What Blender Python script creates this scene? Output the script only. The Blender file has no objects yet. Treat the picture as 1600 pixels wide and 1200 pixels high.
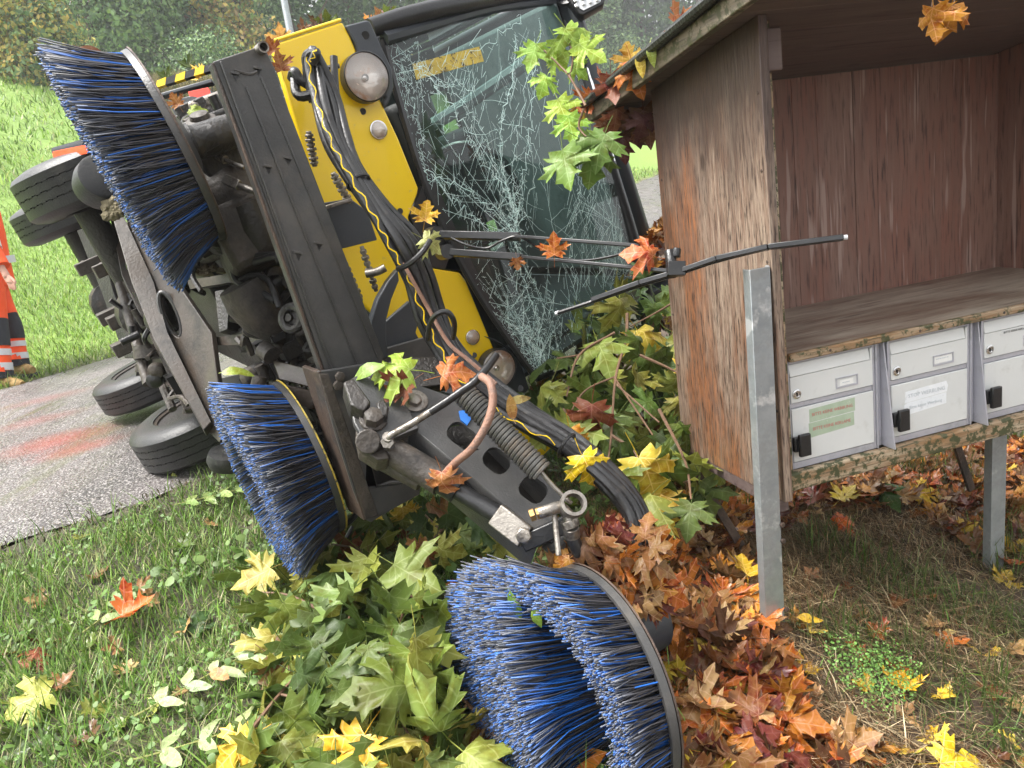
import bpy, bmesh, math, random
import numpy as np
from mathutils import Vector, Matrix, noise
from mathutils.geometry import tessellate_polygon

random.seed(7); rng = np.random.default_rng(7)
S = bpy.context.scene
COL = S.collection

# ------------------------------------------------------------------ camera
F = 1202.0; SP = .240; CP = math.sqrt(1-SP*SP); SR = .142; CR = math.sqrt(1-SR*SR)
FW = Vector((0, CP, -SP)); U0 = Vector((0, SP, CP)); R0 = Vector((1, 0, 0))
CRt = R0*CR - U0*SR; CUp = U0*CR + R0*SR; CP0 = Vector((0, 0, 1.55))
cd = bpy.data.cameras.new('camera'); cam = bpy.data.objects.new('camera', cd); COL.objects.link(cam)
cd.sensor_width = 36; cd.lens = 36*F/1600; cd.clip_start = .02; cd.clip_end = 600
M = Matrix((( CRt.x, CUp.x, -FW.x, CP0.x), (CRt.y, CUp.y, -FW.y, CP0.y), (CRt.z, CUp.z, -FW.z, CP0.z), (0, 0, 0, 1)))
cam.matrix_world = M; S.camera = cam
# ------------------------------------------------------------------ light
SUN_EL, SUN_AZ = 62, -95      # degrees; azimuth from +Y towards +X
wd = bpy.data.worlds.new('World'); S.world = wd; wd.use_nodes = True
nt = wd.node_tree; bg = nt.nodes['Background']
sky = nt.nodes.new('ShaderNodeTexSky'); sky.sky_type = 'NISHITA'; sky.sun_disc = False
sky.sun_elevation = math.radians(SUN_EL); sky.sun_rotation = math.radians(SUN_AZ)
sky.air_density = 1.0; sky.dust_density = 5.0; sky.ozone_density = 1.0
hs = nt.nodes.new('ShaderNodeHueSaturation'); hs.inputs['Saturation'].default_value = .08
nt.links.new(sky.outputs[0], hs.inputs['Color']); nt.links.new(hs.outputs[0], bg.inputs[0])
bg.inputs[1].default_value = .15
sl = bpy.data.lights.new('sun', 'SUN'); sl.energy = 1.5; sl.angle = math.radians(22); sl.color = (1, .95, .87)
so = bpy.data.objects.new('sun', sl); COL.objects.link(so)
sdir = Vector((math.sin(math.radians(SUN_AZ))*math.cos(math.radians(SUN_EL)), math.cos(math.radians(SUN_AZ))*math.cos(math.radians(SUN_EL)), math.sin(math.radians(SUN_EL))))
so.rotation_euler = sdir.to_track_quat('Z', 'Y').to_euler()
vs = S.view_settings; vs.view_transform = 'Standard'; vs.look = 'None'; vs.gamma = 1; vs.use_curve_mapping = False
vs.exposure = 1.72
try:
    S.cycles.max_bounces = 6; S.cycles.transparent_max_bounces = 12
except Exception: pass

# ------------------------------------------------------------------ geometry helpers
def ray(x, y): return CRt*((x-800)/F) + CUp*((600-y)/F) + FW
def W(x, y, d): return CP0 + ray(x, y)*d          # a world point seen at (x,y), d metres along the view axis
def onplane(x, y, p, n):
    r = ray(x, y); return CP0 + r*((p-CP0).dot(n)/r.dot(n))
def project(P):
    v = P-CP0; d = v.dot(FW); return 800+F*v.dot(CRt)/d, 600-F*v.dot(CUp)/d, d
# vehicle frame: b = backwards, d = towards the side it lies on, r = towards its roof
VB = Vector((-.503, .864, 0)).normalized()
VD = Vector((.27, .068, -.976)); VD = (VD-VB*VD.dot(VB)).normalized(); VR = VD.cross(VB)
VO = W(573, 120, 2.35)
def V(b, d, r): return VO + VB*b + VD*d + VR*r
def onb(x, y, b): return onplane(x, y, V(b, 0, 0), VB)
def onr(x, y, r): return onplane(x, y, V(0, 0, r), VR)

BASE = {}
def linko(name, data, parent=None):
    o = bpy.data.objects.new(name, data); COL.objects.link(o)
    if parent: o.parent = parent
    return o
def thing(name, loc, label, cat, group=None, rz=0, kind=None, local=False):
    o = linko(name, None); o.location = loc; o.rotation_euler.z = rz
    o.empty_display_size = .1
    BASE[o.name] = Vector((0, 0, 0)) if local else Vector(loc)
    tag(o, label, cat, group, kind); return o
def tag(o, label=None, cat=None, group=None, kind=None):
    if label: o['label'] = label
    if cat: o['category'] = cat
    if group: o['group'] = group
    if kind: o['kind'] = kind
    return o

class MB:
    def __init__(s): s.v = []; s.f = []
    def add(s, vs, fs):
        n = len(s.v); s.v += [Vector(v) for v in vs]; s.f += [tuple(i+n for i in f) for f in fs]; return s
    def box(s, c, ax, ay, az, hx, hy, hz):
        c = Vector(c); vs = []
        for k in (-1, 1):
            for j in (-1, 1):
                for i in (-1, 1): vs.append(c+ax*(hx*i)+ay*(hy*j)+az*(hz*k))
        return s.add(vs, [(0,2,3,1),(4,5,7,6),(0,1,5,4),(2,6,7,3),(0,4,6,2),(1,3,7,5)])
    def lbox(s, x0, x1, y0, y1, z0, z1):
        return s.box(((x0+x1)/2,(y0+y1)/2,(z0+z1)/2), Vector((1,0,0)), Vector((0,1,0)), Vector((0,0,1)), abs(x1-x0)/2, abs(y1-y0)/2, abs(z1-z0)/2)
    def beam(s, p, q, w, h, up=Vector((0,0,1))):
        p = Vector(p); q = Vector(q); z = (q-p); L = z.length; z.normalize()
        x = up.cross(z).normalized(); y = z.cross(x)
        return s.box((p+q)/2, x, y, z, w/2, h/2, L/2)
    def tube(s, pts, r, n=8, smooth=True, cap=True):
        pts = [Vector(p) for p in pts]
        if smooth and len(pts) > 2: pts = spline(pts)
        m = len(pts); rr = r if isinstance(r, (list, tuple)) else None; rs = list(np.interp(np.linspace(0, 1, m), np.linspace(0, 1, len(rr)), rr)) if rr else None
        t0 = (pts[1]-pts[0]).normalized(); a = t0.orthogonal().normalized(); base = len(s.v)
        for i, p in enumerate(pts):
            t = (pts[min(i+1, m-1)]-pts[max(i-1, 0)])
            if t.length < 1e-9: t = t0.copy()
            t.normalize(); a = (a-t*a.dot(t)).normalized(); b = t.cross(a)
            ri = r if rr is None else rs[i]
            for k in range(n):
                an = 2*math.pi*k/n; s.v.append(p+a*(math.cos(an)*ri)+b*(math.sin(an)*ri))
        for i in range(m-1):
            for k in range(n):
                k2 = (k+1) % n; s.f.append((base+i*n+k, base+i*n+k2, base+(i+1)*n+k2, base+(i+1)*n+k))
        if cap:
            s.f.append(tuple(base+k for k in reversed(range(n)))); s.f.append(tuple(base+(m-1)*n+k for k in range(n)))
        return s
    def lathe(s, c, axis, prof, n=24, capa=True, capb=True):
        """prof: list of (distance along axis, radius)"""
        axis = Vector(axis).normalized(); a = axis.orthogonal().normalized(); b = axis.cross(a); base = len(s.v); c = Vector(c)
        for (h, r) in prof:
            for k in range(n):
                an = 2*math.pi*k/n; s.v.append(c+axis*h+a*(math.cos(an)*r)+b*(math.sin(an)*r))
        for i in range(len(prof)-1):
            for k in range(n):
                k2 = (k+1) % n; s.f.append((base+i*n+k, base+i*n+k2, base+(i+1)*n+k2, base+(i+1)*n+k))
        if capa: s.f.append(tuple(base+k for k in reversed(range(n))))
        if capb: s.f.append(tuple(base+(len(prof)-1)*n+k for k in range(n)))
        return s
    def cyl(s, p, q, r, n=16, r2=None):
        p = Vector(p); q = Vector(q); return s.lathe(p, q-p, [(0, r), ((q-p).length, r if r2 is None else r2)], n)
    def torus(s, c, axis, R, r, n=28, m=8, a0=0, a1=2*math.pi):
        axis = Vector(axis).normalized(); a = axis.orthogonal().normalized(); b = axis.cross(a)
        full = abs(a1-a0-2*math.pi) < 1e-6
        pts = [Vector(c)+(a*math.cos(t)+b*math.sin(t))*R for t in [a0+(a1-a0)*i/n for i in range(n+1)]]
        return s.tube(pts, r, m, smooth=False, cap=not full)
    def poly(s, pts, thick, nrm, holes=()):
        """extruded polygon (pts in space, thickness goes along -nrm); holes are loops inside it"""
        loops = [[Vector(p) for p in pts]]+[[Vector(p) for p in h] for h in holes]
        allp = [p for l in loops for p in l]; tris = tessellate_polygon(loops); n = len(allp); off = -Vector(nrm)*thick
        fs = [tuple(t) for t in tris]+[tuple(i+n for i in reversed(t)) for t in tris]
        k = 0
        for l in loops:
            m = len(l)
            for i in range(m): fs.append((k+i, k+(i+1) % m, k+(i+1) % m+n, k+i+n))
            k += m
        return s.add(allp+[p+off for p in allp], fs)
    def build(s, name, mat, parent=None, at=None, bevel=0, smooth=False, local=False, fixn=True):
        base = Vector(at) if at is not None else (BASE.get(parent.name, Vector()) if parent else Vector())
        me = bpy.data.meshes.new(name)
        me.from_pydata([tuple(v-base) for v in s.v], [], s.f); me.update()
        if fixn:
            bm = bmesh.new(); bm.from_mesh(me); bmesh.ops.recalc_face_normals(bm, faces=bm.faces); bm.to_mesh(me); bm.free()
        o = linko(name, me, parent)
        if at is not None and not parent: o.location = base
        BASE[o.name] = base
        if mat: me.materials.append(mat)
        if smooth:
            me.polygons.foreach_set('use_smooth', [True]*len(me.polygons))
            try: me.set_sharp_from_angle(angle=math.radians(40))
            except Exception: pass
        if bevel:
            m = o.modifiers.new('bevel', 'BEVEL'); m.width = bevel; m.segments = 2; m.limit_method = 'ANGLE'; m.angle_limit = math.radians(35)
            if not smooth:
                me.polygons.foreach_set('use_smooth', [True]*len(me.polygons))
                try: me.set_sharp_from_angle(angle=math.radians(50))
                except Exception: pass
        return o
def spline(pts, k=6):
    out = []; P = [pts[0]*2-pts[1]]+pts+[pts[-1]*2-pts[-2]]
    for i in range(1, len(P)-2):
        a, b, c, d = P[i-1:i+3]
        for j in range(k):
            t = j/k; out.append(.5*((2*b)+(c-a)*t+(2*a-5*b+4*c-d)*t*t+(3*b-a-3*c+d)*t*t*t))
    out.append(pts[-1].copy()); return out
def Wp(*a): return [W(*p) for p in a]
def PB(b, *a): return [onb(x, y, b) for x, y in a]
def rrect(cx, cy, w, h, r, n=5):
    o = []
    for (sx, sy, a0) in ((1,1,0),(-1,1,90),(-1,-1,180),(1,-1,270)):
        for i in range(n):
            a = math.radians(a0+90*i/(n-1)); o.append((cx+sx*(w/2-r)+r*math.cos(a), cy+sy*(h/2-r)+r*math.sin(a)))
    return o

# ------------------------------------------------------------------ materials
MC = {}
def newmat(name):
    m = bpy.data.materials.new(name); m.use_nodes = True; m.node_tree.nodes.clear(); MC[name] = m
    return m, m.node_tree.nodes, m.node_tree.links
def N(nodes, t, **kw):
    n = nodes.new(t)
    for k, v in kw.items():
        if k == 'inp':
            for a, b in v.items(): n.inputs[a].default_value = b
        else: setattr(n, k, v)
    return n
def c4(c): return (c[0], c[1], c[2], 1)
def noisemix(nd, lk, co, scale, a, b, lo=.4, hi=.6, detail=5, rough=.6, out=True):
    n = N(nd, 'ShaderNodeTexNoise', inp={'Scale': scale, 'Detail': detail, 'Roughness': rough}); lk.new(co, n.inputs['Vector'])
    m = N(nd, 'ShaderNodeMapRange', inp={'From Min': lo, 'From Max': hi}); lk.new(n.outputs[0], m.inputs[0])
    x = N(nd, 'ShaderNodeMix', data_type='RGBA'); lk.new(m.outputs[0], x.inputs['Factor'])
    for i, c in ((6, a), (7, b)):
        if isinstance(c, (tuple, list)): x.inputs[i].default_value = c4(c)
        else: lk.new(c, x.inputs[i])
    return x.outputs[2], m.outputs[0]
def surf(name, c1, c2, scale=8, dirt=None, dscale=3, dlo=.5, dhi=.65, rough=.5, metal=0, bump=.1, bscale=60, stretch=(1,1,1), spec=.5, c3=None, c3s=40, c3lo=.6, c3hi=.7, rough2=None, rot=None, coat=0, uvdirt=None):
    m, nd, lk = newmat(name)
    tc = N(nd, 'ShaderNodeTexCoord'); mp = N(nd, 'ShaderNodeMapping'); lk.new(tc.outputs['Object'], mp.inputs[0]); mp.inputs['Scale'].default_value = stretch
    if rot: mp.inputs['Rotation'].default_value = rot
    co = mp.outputs[0]
    c, f = noisemix(nd, lk, co, scale, c1, c2, .3, .7)
    if c3: c, _ = noisemix(nd, lk, co, c3s, c, c3, c3lo, c3hi)
    ro = None
    if dirt: c, f = noisemix(nd, lk, tc.outputs['Object'], dscale, c, dirt, dlo, dhi, detail=8, rough=.7)
    b = N(nd, 'ShaderNodeBsdfPrincipled'); lk.new(c, b.inputs['Base Color'])
    b.inputs['Metallic'].default_value = metal; b.inputs['Specular IOR Level'].default_value = spec; b.inputs['Coat Weight'].default_value = coat
    r2 = rough2 if rough2 is not None else min(1, rough+.3)
    mr = N(nd, 'ShaderNodeMapRange', inp={'To Min': rough, 'To Max': r2}); lk.new(f, mr.inputs[0]); lk.new(mr.outputs[0], b.inputs['Roughness'])
    if bump:
        n = N(nd, 'ShaderNodeTexNoise', inp={'Scale': bscale, 'Detail': 6}); lk.new(co, n.inputs['Vector'])
        bp = N(nd, 'ShaderNodeBump', inp={'Strength': bump, 'Distance': .02}); lk.new(n.outputs[0], bp.inputs['Height']); lk.new(bp.outputs[0], b.inputs['Normal'])
    o = N(nd, 'ShaderNodeOutputMaterial'); lk.new(b.outputs[0], o.inputs[0]); return m

m_steel = surf('beam_steel', (.038,.038,.038), (.070,.068,.066), 9, dirt=(.10,.088,.075), dscale=5, dlo=.5, dhi=.75, rough=.30, bump=.12, bscale=180, rough2=.6)
m_rust = surf('rusty_steel', (.055,.036,.028), (.10,.066,.048), 20, dirt=(.035,.03,.027), dscale=8, rough=.6, bump=.25, bscale=120)
m_grime = surf('grimy_underbody', (.036,.030,.025), (.085,.068,.054), 10, dirt=(.016,.014,.013), dscale=6, dlo=.5, dhi=.68, rough=.5, bump=.3, bscale=70, rough2=.7)
m_grimed = surf('dark_grimy_metal', (.014,.013,.012), (.034,.029,.025), 12, dirt=(.075,.058,.044), dscale=9, dlo=.58, dhi=.72, rough=.42, bump=.3, bscale=90, rough2=.7)
m_frame = surf('chassis_paint', (.046,.035,.027), (.078,.060,.046), 7, dirt=(.022,.019,.016), dscale=7, dlo=.42, dhi=.62, rough=.36, bump=.08, bscale=90, c3=(.09,.095,.04), c3s=3, c3lo=.6, c3hi=.8, rough2=.55)
m_galvfit = surf('fitting_metal', (.22,.20,.18), (.35,.32,.28), 30, dirt=(.08,.065,.05), dscale=25, rough=.35, metal=.8, bump=.15, bscale=150)
m_yellow = surf('yellow_paint', (.90,.62,.010), (.86,.57,.008), 3, dirt=(.50,.34,.03), dscale=24, dlo=.62, dhi=.74, rough=.26, bump=.06, bscale=260, coat=.3, rough2=.5)
m_yworn = surf('worn_yellow_edge', (.55,.40,.04), (.38,.28,.05), 30, dirt=(.05,.045,.04), dscale=60, dlo=.55, dhi=.6, rough=.5, bump=.2)
m_slate = surf('slate_plastic', (.035,.04,.047), (.045,.05,.058), 5, dirt=(.07,.07,.068), dscale=60, dlo=.62, dhi=.7, rough=.42, bump=.08, bscale=300)
m_black = surf('black_plastic', (.012,.012,.013), (.022,.022,.023), 12, dirt=(.05,.046,.04), dscale=20, dlo=.6, dhi=.75, rough=.3, bump=.08, bscale=150, rough2=.6)
m_hose = surf('hose_rubber', (.010,.010,.011), (.020,.019,.019), 12, dirt=(.075,.062,.05), dscale=14, dlo=.58, dhi=.75, rough=.3, bump=.1, bscale=120, rough2=.65)
m_hoserust = surf('rusty_hose', (.20,.10,.065), (.30,.17,.12), 20, dirt=(.12,.09,.08), dscale=40, rough=.6, bump=.25, bscale=200)
m_tyre = surf('tyre_rubber', (.009,.0095,.010), (.018,.018,.018), 6, dirt=(.06,.056,.048), dscale=5, dlo=.58, dhi=.8, rough=.42, bump=.15, bscale=120, rough2=.65)
m_galv = surf('galvanised_steel', (.28,.31,.33), (.40,.43,.45), 22, dirt=(.30,.31,.31), dscale=6, dlo=.5, dhi=.62, rough=.35, metal=.55, bump=.06, bscale=80, c3=(.62,.64,.65), c3s=9, c3lo=.6, c3hi=.66)
m_alu = surf('white_mailbox_metal', (.60,.61,.60), (.65,.66,.65), 5, dirt=(.46,.46,.43), dscale=14, dlo=.56, dhi=.8, rough=.38, bump=.03, bscale=60, metal=.0)
m_aluf = surf('mailbox_profile', (.44,.44,.49), (.50,.50,.55), 5, dirt=(.36,.36,.38), dscale=9, rough=.4, bump=.03, metal=.35)
m_ibeam = surf('sign_blank', (.8,.8,.78), (.72,.72,.7), 40, rough=.4, bump=0)
m_green_st = surf('faded_green_sticker', (.33,.42,.30), (.42,.50,.38), 30, dirt=(.55,.58,.5), dscale=50, dlo=.6, rough=.5, bump=0)
m_white_st = surf('faded_white_sticker', (.72,.75,.78), (.80,.82,.84), 30, dirt=(.62,.64,.66), dscale=40, dlo=.55, rough=.5, bump=0)
m_redtxt = surf('red_lettering', (.55,.16,.15), (.5,.2,.18), 40, rough=.5, bump=0)
m_gtxt = surf('grey_lettering', (.50,.53,.56), (.46,.5,.53), 40, rough=.5, bump=0)
m_btxt = surf('black_lettering', (.05,.05,.05), (.08,.08,.08), 40, rough=.5, bump=0)
m_chrome = surf('chrome', (.6,.6,.6), (.65,.65,.65), 10, rough=.12, metal=1, bump=0, rough2=.2)
m_reflector = surf('headlight_reflector', (.98,.95,.93), (.97,.88,.82), 22, rough=.12, metal=.35, bump=.25, bscale=30, rough2=.3, c3=(.85,.50,.30), c3s=14, c3lo=.55, c3hi=.70)  # white and warm patches paint bright and orange reflections into the bowl
m_orange = surf('hi_vis_orange', (.90,.10,.015), (.80,.075,.01), 6, rough=.75, bump=.25, bscale=30, dirt=(.55,.08,.02), dscale=9, dlo=.6, dhi=.8)
m_refl = surf('reflective_tape', (.52,.53,.55), (.62,.63,.65), 30, rough=.5, bump=.1)
m_navy = surf('dark_cloth', (.016,.018,.022), (.03,.032,.038), 20, rough=.8, bump=.25, bscale=120)
m_skin = surf('skin', (.52,.30,.22), (.46,.25,.18), 20, rough=.5, bump=.05)
m_boot = surf('boot_leather', (.34,.22,.07), (.22,.14,.05), 20, rough=.6, bump=.2)
m_hair = surf('hair', (.05,.03,.02), (.08,.05,.03), 60, rough=.6, bump=.2)
m_bark = surf('bark', (.08,.06,.045), (.13,.10,.075), 8, stretch=(1,1,.25), rough=.85, bump=.5, bscale=20)
m_twig = surf('twig_bark', (.20,.11,.06), (.13,.075,.045), 14, rough=.5, bump=.15)
m_seat = surf('seat_fabric', (.03,.035,.04), (.05,.055,.06), 9, rough=.8, bump=.1)
m_headliner = surf('cab_lining', (.20,.23,.24), (.26,.29,.30), 3, rough=.6, bump=.05, dirt=(.14,.17,.18), dscale=3)
m_cabdark = surf('cab_interior_plastic', (.018,.022,.022), (.035,.042,.042), 4, rough=.5, bump=.05)
m_straw = surf('dry_debris', (.24,.20,.13), (.14,.12,.07), 40, rough=.9, bump=.6)
m_bitumen = surf('bitumen_roofing', (.022,.023,.022), (.04,.042,.038), 9, dirt=(.06,.07,.035), dscale=14, dlo=.55, dhi=.7, rough=.3, bump=.3, bscale=90, rough2=.8)

def wood(name, base, light, red, dark, axis='z', gs=45, peel=.5, rough=.6, moss=None, topdark=None, grainc=None, speck=(.5,.62)):
    """weathered board: fine grain stretched along one local axis, with reddish stain left in patches"""
    m, nd, lk = newmat(name)
    tc = N(nd, 'ShaderNodeTexCoord'); mp = N(nd, 'ShaderNodeMapping'); lk.new(tc.outputs['Object'], mp.inputs[0])
    st = {'z': (1,1,.07), 'x': (.07,1,1), 'y': (1,.07,1)}[axis]; mp.inputs['Scale'].default_value = st
    co = mp.outputs[0]
    c, _ = noisemix(nd, lk, co, gs, base, light, .38, .62, detail=8, rough=.7)
    mp2 = N(nd, 'ShaderNodeMapping'); lk.new(tc.outputs['Object'], mp2.inputs[0]); mp2.inputs['Scale'].default_value = {'z': (1,1,.3), 'x': (.3,1,1), 'y': (1,.3,1)}[axis]
    c2, _ = noisemix(nd, lk, co, gs*1.4, base, red, .42, .58, detail=8, rough=.75)
    n = N(nd, 'ShaderNodeTexNoise', inp={'Scale': 4.5, 'Detail': 5, 'Roughness': .6}); lk.new(mp2.outputs[0], n.inputs['Vector'])
    mr = N(nd, 'ShaderNodeMapRange', inp={'From Min': peel-.06, 'From Max': peel+.08}); lk.new(n.outputs[0], mr.inputs[0])
    x = N(nd, 'ShaderNodeMix', data_type='RGBA'); lk.new(mr.outputs[0], x.inputs['Factor']); lk.new(c, x.inputs[6]); lk.new(c2, x.inputs[7]); c = x.outputs[2]
    # peeled pale flecks and dark cracks along the grain
    c, _ = noisemix(nd, lk, co, gs*3, c, dark, speck[0]+.04, speck[1]+.06, detail=4)
    if grainc: c, _ = noisemix(nd, lk, co, gs*.9, c, grainc, .60, .66, detail=2)
    if moss: c, _ = noisemix(nd, lk, tc.outputs['Object'], 38, c, moss, .49, .56, detail=6, rough=.7)
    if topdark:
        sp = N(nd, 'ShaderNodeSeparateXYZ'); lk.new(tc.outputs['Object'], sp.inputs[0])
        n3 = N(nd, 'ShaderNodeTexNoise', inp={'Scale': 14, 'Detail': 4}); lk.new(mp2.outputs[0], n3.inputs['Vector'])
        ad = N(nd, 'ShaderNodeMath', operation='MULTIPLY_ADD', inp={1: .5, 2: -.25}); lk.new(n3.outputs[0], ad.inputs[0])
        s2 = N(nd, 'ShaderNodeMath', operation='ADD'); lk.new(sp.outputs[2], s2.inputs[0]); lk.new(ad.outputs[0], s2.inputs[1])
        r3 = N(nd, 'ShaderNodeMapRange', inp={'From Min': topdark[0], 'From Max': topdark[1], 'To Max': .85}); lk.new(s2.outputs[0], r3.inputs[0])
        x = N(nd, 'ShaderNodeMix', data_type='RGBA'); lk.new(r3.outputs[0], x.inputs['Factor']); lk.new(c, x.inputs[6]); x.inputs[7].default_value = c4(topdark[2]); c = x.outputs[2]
    kn = N(nd, 'ShaderNodeMapping'); lk.new(tc.outputs['Object'], kn.inputs[0]); kn.inputs['Scale'].default_value = {'z': (1,1,.5), 'x': (.5,1,1), 'y': (1,.5,1)}[axis]
    vk = N(nd, 'ShaderNodeTexVoronoi', inp={'Scale': 6.5}); lk.new(kn.outputs[0], vk.inputs['Vector']); rk = N(nd, 'ShaderNodeMapRange', inp={'From Min': .05, 'From Max': .09, 'To Min': .75, 'To Max': 0.}); lk.new(vk.outputs['Distance'], rk.inputs[0])
    x = N(nd, 'ShaderNodeMix', data_type='RGBA'); lk.new(rk.outputs[0], x.inputs['Factor']); lk.new(c, x.inputs[6]); x.inputs[7].default_value = c4(dark); c = x.outputs[2]
    b = N(nd, 'ShaderNodeBsdfPrincipled', inp={'Roughness': rough}); lk.new(c, b.inputs['Base Color'])
    n = N(nd, 'ShaderNodeTexNoise', inp={'Scale': gs*1.5, 'Detail': 6}); lk.new(co, n.inputs['Vector'])
    bp = N(nd, 'ShaderNodeBump', inp={'Strength': .5, 'Distance': .004}); lk.new(n.outputs[0], bp.inputs['Height']); lk.new(bp.outputs[0], b.inputs['Normal'])
    o = N(nd, 'ShaderNodeOutputMaterial'); lk.new(b.outputs[0], o.inputs[0]); return m
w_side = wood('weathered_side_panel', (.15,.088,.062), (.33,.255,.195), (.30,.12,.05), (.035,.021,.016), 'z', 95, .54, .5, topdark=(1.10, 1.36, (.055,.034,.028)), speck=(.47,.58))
w_back = wood('stained_back_board', (.205,.11,.083), (.26,.155,.12), (.24,.11,.08), (.085,.047,.037), 'z', 40, .5, .55, grainc=(.36,.25,.21))
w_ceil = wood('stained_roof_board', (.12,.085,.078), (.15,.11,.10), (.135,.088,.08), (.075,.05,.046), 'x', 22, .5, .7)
w_shelf = wood('wet_shelf_board', (.27,.22,.17), (.44,.39,.32), (.17,.115,.085), (.08,.055,.042), 'x', 30, .5, .3, moss=None)
w_edge = wood('peeling_edge_board', (.22,.125,.06), (.50,.42,.30), (.26,.14,.055), (.05,.045,.02), 'x', 60, .5, .6, moss=(.055,.06,.022))
w_edgez = wood('peeling_stile', (.22,.125,.06), (.50,.42,.30), (.26,.14,.055), (.05,.045,.02), 'z', 60, .5, .6, moss=(.06,.062,.022))
w_fascia = wood('wet_fascia', (.13,.105,.075), (.26,.21,.15), (.09,.06,.045), (.04,.035,.025), 'y', 40, .5, .45, moss=(.06,.06,.025))

def attr_mat(name, rough=.5, trans=.25, src='attr', vein=False, spec=.5, blotch=None, bump=0, wet=0):
    m, nd, lk = newmat(name)
    if src == 'attr': a = N(nd, 'ShaderNodeAttribute', attribute_name='Col'); c = a.outputs['Color']
    else: a = N(nd, 'ShaderNodeObjectInfo'); c = a.outputs['Color']
    tc = N(nd, 'ShaderNodeTexCoord')
    if vein:
        uv = N(nd, 'ShaderNodeUVMap', uv_map='UVMap'); sp = N(nd, 'ShaderNodeSeparateXYZ'); lk.new(uv.outputs[0], sp.inputs[0])
        at = N(nd, 'ShaderNodeMath', operation='ARCTAN2'); lk.new(sp.outputs[0], at.inputs[0]); lk.new(sp.outputs[1], at.inputs[1])
        m3 = N(nd, 'ShaderNodeMath', operation='MULTIPLY', inp={1: vein}); lk.new(at.outputs[0], m3.inputs[0])
        si = N(nd, 'ShaderNodeMath', operation='SINE'); lk.new(m3.outputs[0], si.inputs[0]); ab = N(nd, 'ShaderNodeMath', operation='ABSOLUTE'); lk.new(si.outputs[0], ab.inputs[0])
        ln = N(nd, 'ShaderNodeVectorMath', operation='LENGTH'); lk.new(uv.outputs[0], ln.inputs[0])
        mu = N(nd, 'ShaderNodeMath', operation='MULTIPLY'); lk.new(ab.outputs[0], mu.inputs[0]); lk.new(ln.outputs['Value'], mu.inputs[1])
        mr = N(nd, 'ShaderNodeMapRange', inp={'From Min': .0, 'From Max': .05, 'To Min': .55, 'To Max': 0.}); lk.new(mu.outputs[0], mr.inputs[0])
        an2 = N(nd, 'ShaderNodeMath', operation='PINGPONG', inp={1: math.pi/vein/2}); aa = N(nd, 'ShaderNodeMath', operation='ABSOLUTE'); lk.new(at.outputs[0], aa.inputs[0]); lk.new(aa.outputs[0], an2.inputs[0])
        s2 = N(nd, 'ShaderNodeMath', operation='MULTIPLY_ADD', inp={1: -9.}); l2 = N(nd, 'ShaderNodeMath', operation='MULTIPLY', inp={1: 26.}); lk.new(ln.outputs['Value'], l2.inputs[0]); lk.new(an2.outputs[0], s2.inputs[0]); lk.new(l2.outputs[0], s2.inputs[2])
        s3 = N(nd, 'ShaderNodeMath', operation='SINE'); lk.new(s2.outputs[0], s3.inputs[0]); s4 = N(nd, 'ShaderNodeMapRange', inp={'From Min': .86, 'From Max': 1., 'To Max': .3}); lk.new(s3.outputs[0], s4.inputs[0])
        mx_ = N(nd, 'ShaderNodeMath', operation='MAXIMUM'); lk.new(mr.outputs[0], mx_.inputs[0]); lk.new(s4.outputs[0], mx_.inputs[1]); mr = mx_
        # blotches: each leaf turns differently
        nz = N(nd, 'ShaderNodeTexNoise', inp={'Scale': 9, 'Detail': 5, 'Roughness': .7}); lk.new(tc.outputs['Object'], nz.inputs['Vector'])
        if src != 'attr':
            oi = N(nd, 'ShaderNodeObjectInfo'); va = N(nd, 'ShaderNodeVectorMath', operation='ADD'); cx = N(nd, 'ShaderNodeCombineXYZ')
            ml = N(nd, 'ShaderNodeMath', operation='MULTIPLY', inp={1: 40.}); lk.new(oi.outputs['Random'], ml.inputs[0]); lk.new(ml.outputs[0], cx.inputs[0]); lk.new(ml.outputs[0], cx.inputs[1])
            lk.new(tc.outputs['Object'], va.inputs[0]); lk.new(cx.outputs[0], va.inputs[1]); lk.new(va.outputs[0], nz.inputs['Vector']); nz.inputs['Scale'].default_value = 2.6
        r1 = N(nd, 'ShaderNodeMapRange', inp={'From Min': .48, 'From Max': .62, 'To Max': .85}); lk.new(nz.outputs[0], r1.inputs[0])
        hsv = N(nd, 'ShaderNodeHueSaturation', inp={'Hue': .465, 'Saturation': 1.1, 'Value': .62}); lk.new(c, hsv.inputs['Color'])
        x = N(nd, 'ShaderNodeMix', data_type='RGBA'); lk.new(r1.outputs[0], x.inputs['Factor']); lk.new(c, x.inputs[6]); lk.new(hsv.outputs[0], x.inputs[7]); c1 = x.outputs[2]
        hv = N(nd, 'ShaderNodeHueSaturation', inp={'Hue': .49, 'Saturation': .75, 'Value': 1.9}); lk.new(c, hv.inputs['Color'])
        x = N(nd, 'ShaderNodeMix', data_type='RGBA'); lk.new(mr.outputs[0], x.inputs['Factor']); lk.new(c1, x.inputs[6]); lk.new(hv.outputs[0], x.inputs[7]); c = x.outputs[2]
    b = N(nd, 'ShaderNodeBsdfPrincipled', inp={'Roughness': rough, 'Specular IOR Level': spec}); lk.new(c, b.inputs['Base Color'])
    if vein or bump:
        n = N(nd, 'ShaderNodeTexNoise', inp={'Scale': 60 if src == 'attr' else 10, 'Detail': 4}); lk.new(tc.outputs['Object'], n.inputs['Vector'])
        bp = N(nd, 'ShaderNodeBump', inp={'Strength': .35, 'Distance': .004}); lk.new(n.outputs[0], bp.inputs['Height']); lk.new(bp.outputs[0], b.inputs['Normal'])
    o = N(nd, 'ShaderNodeOutputMaterial')
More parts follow.
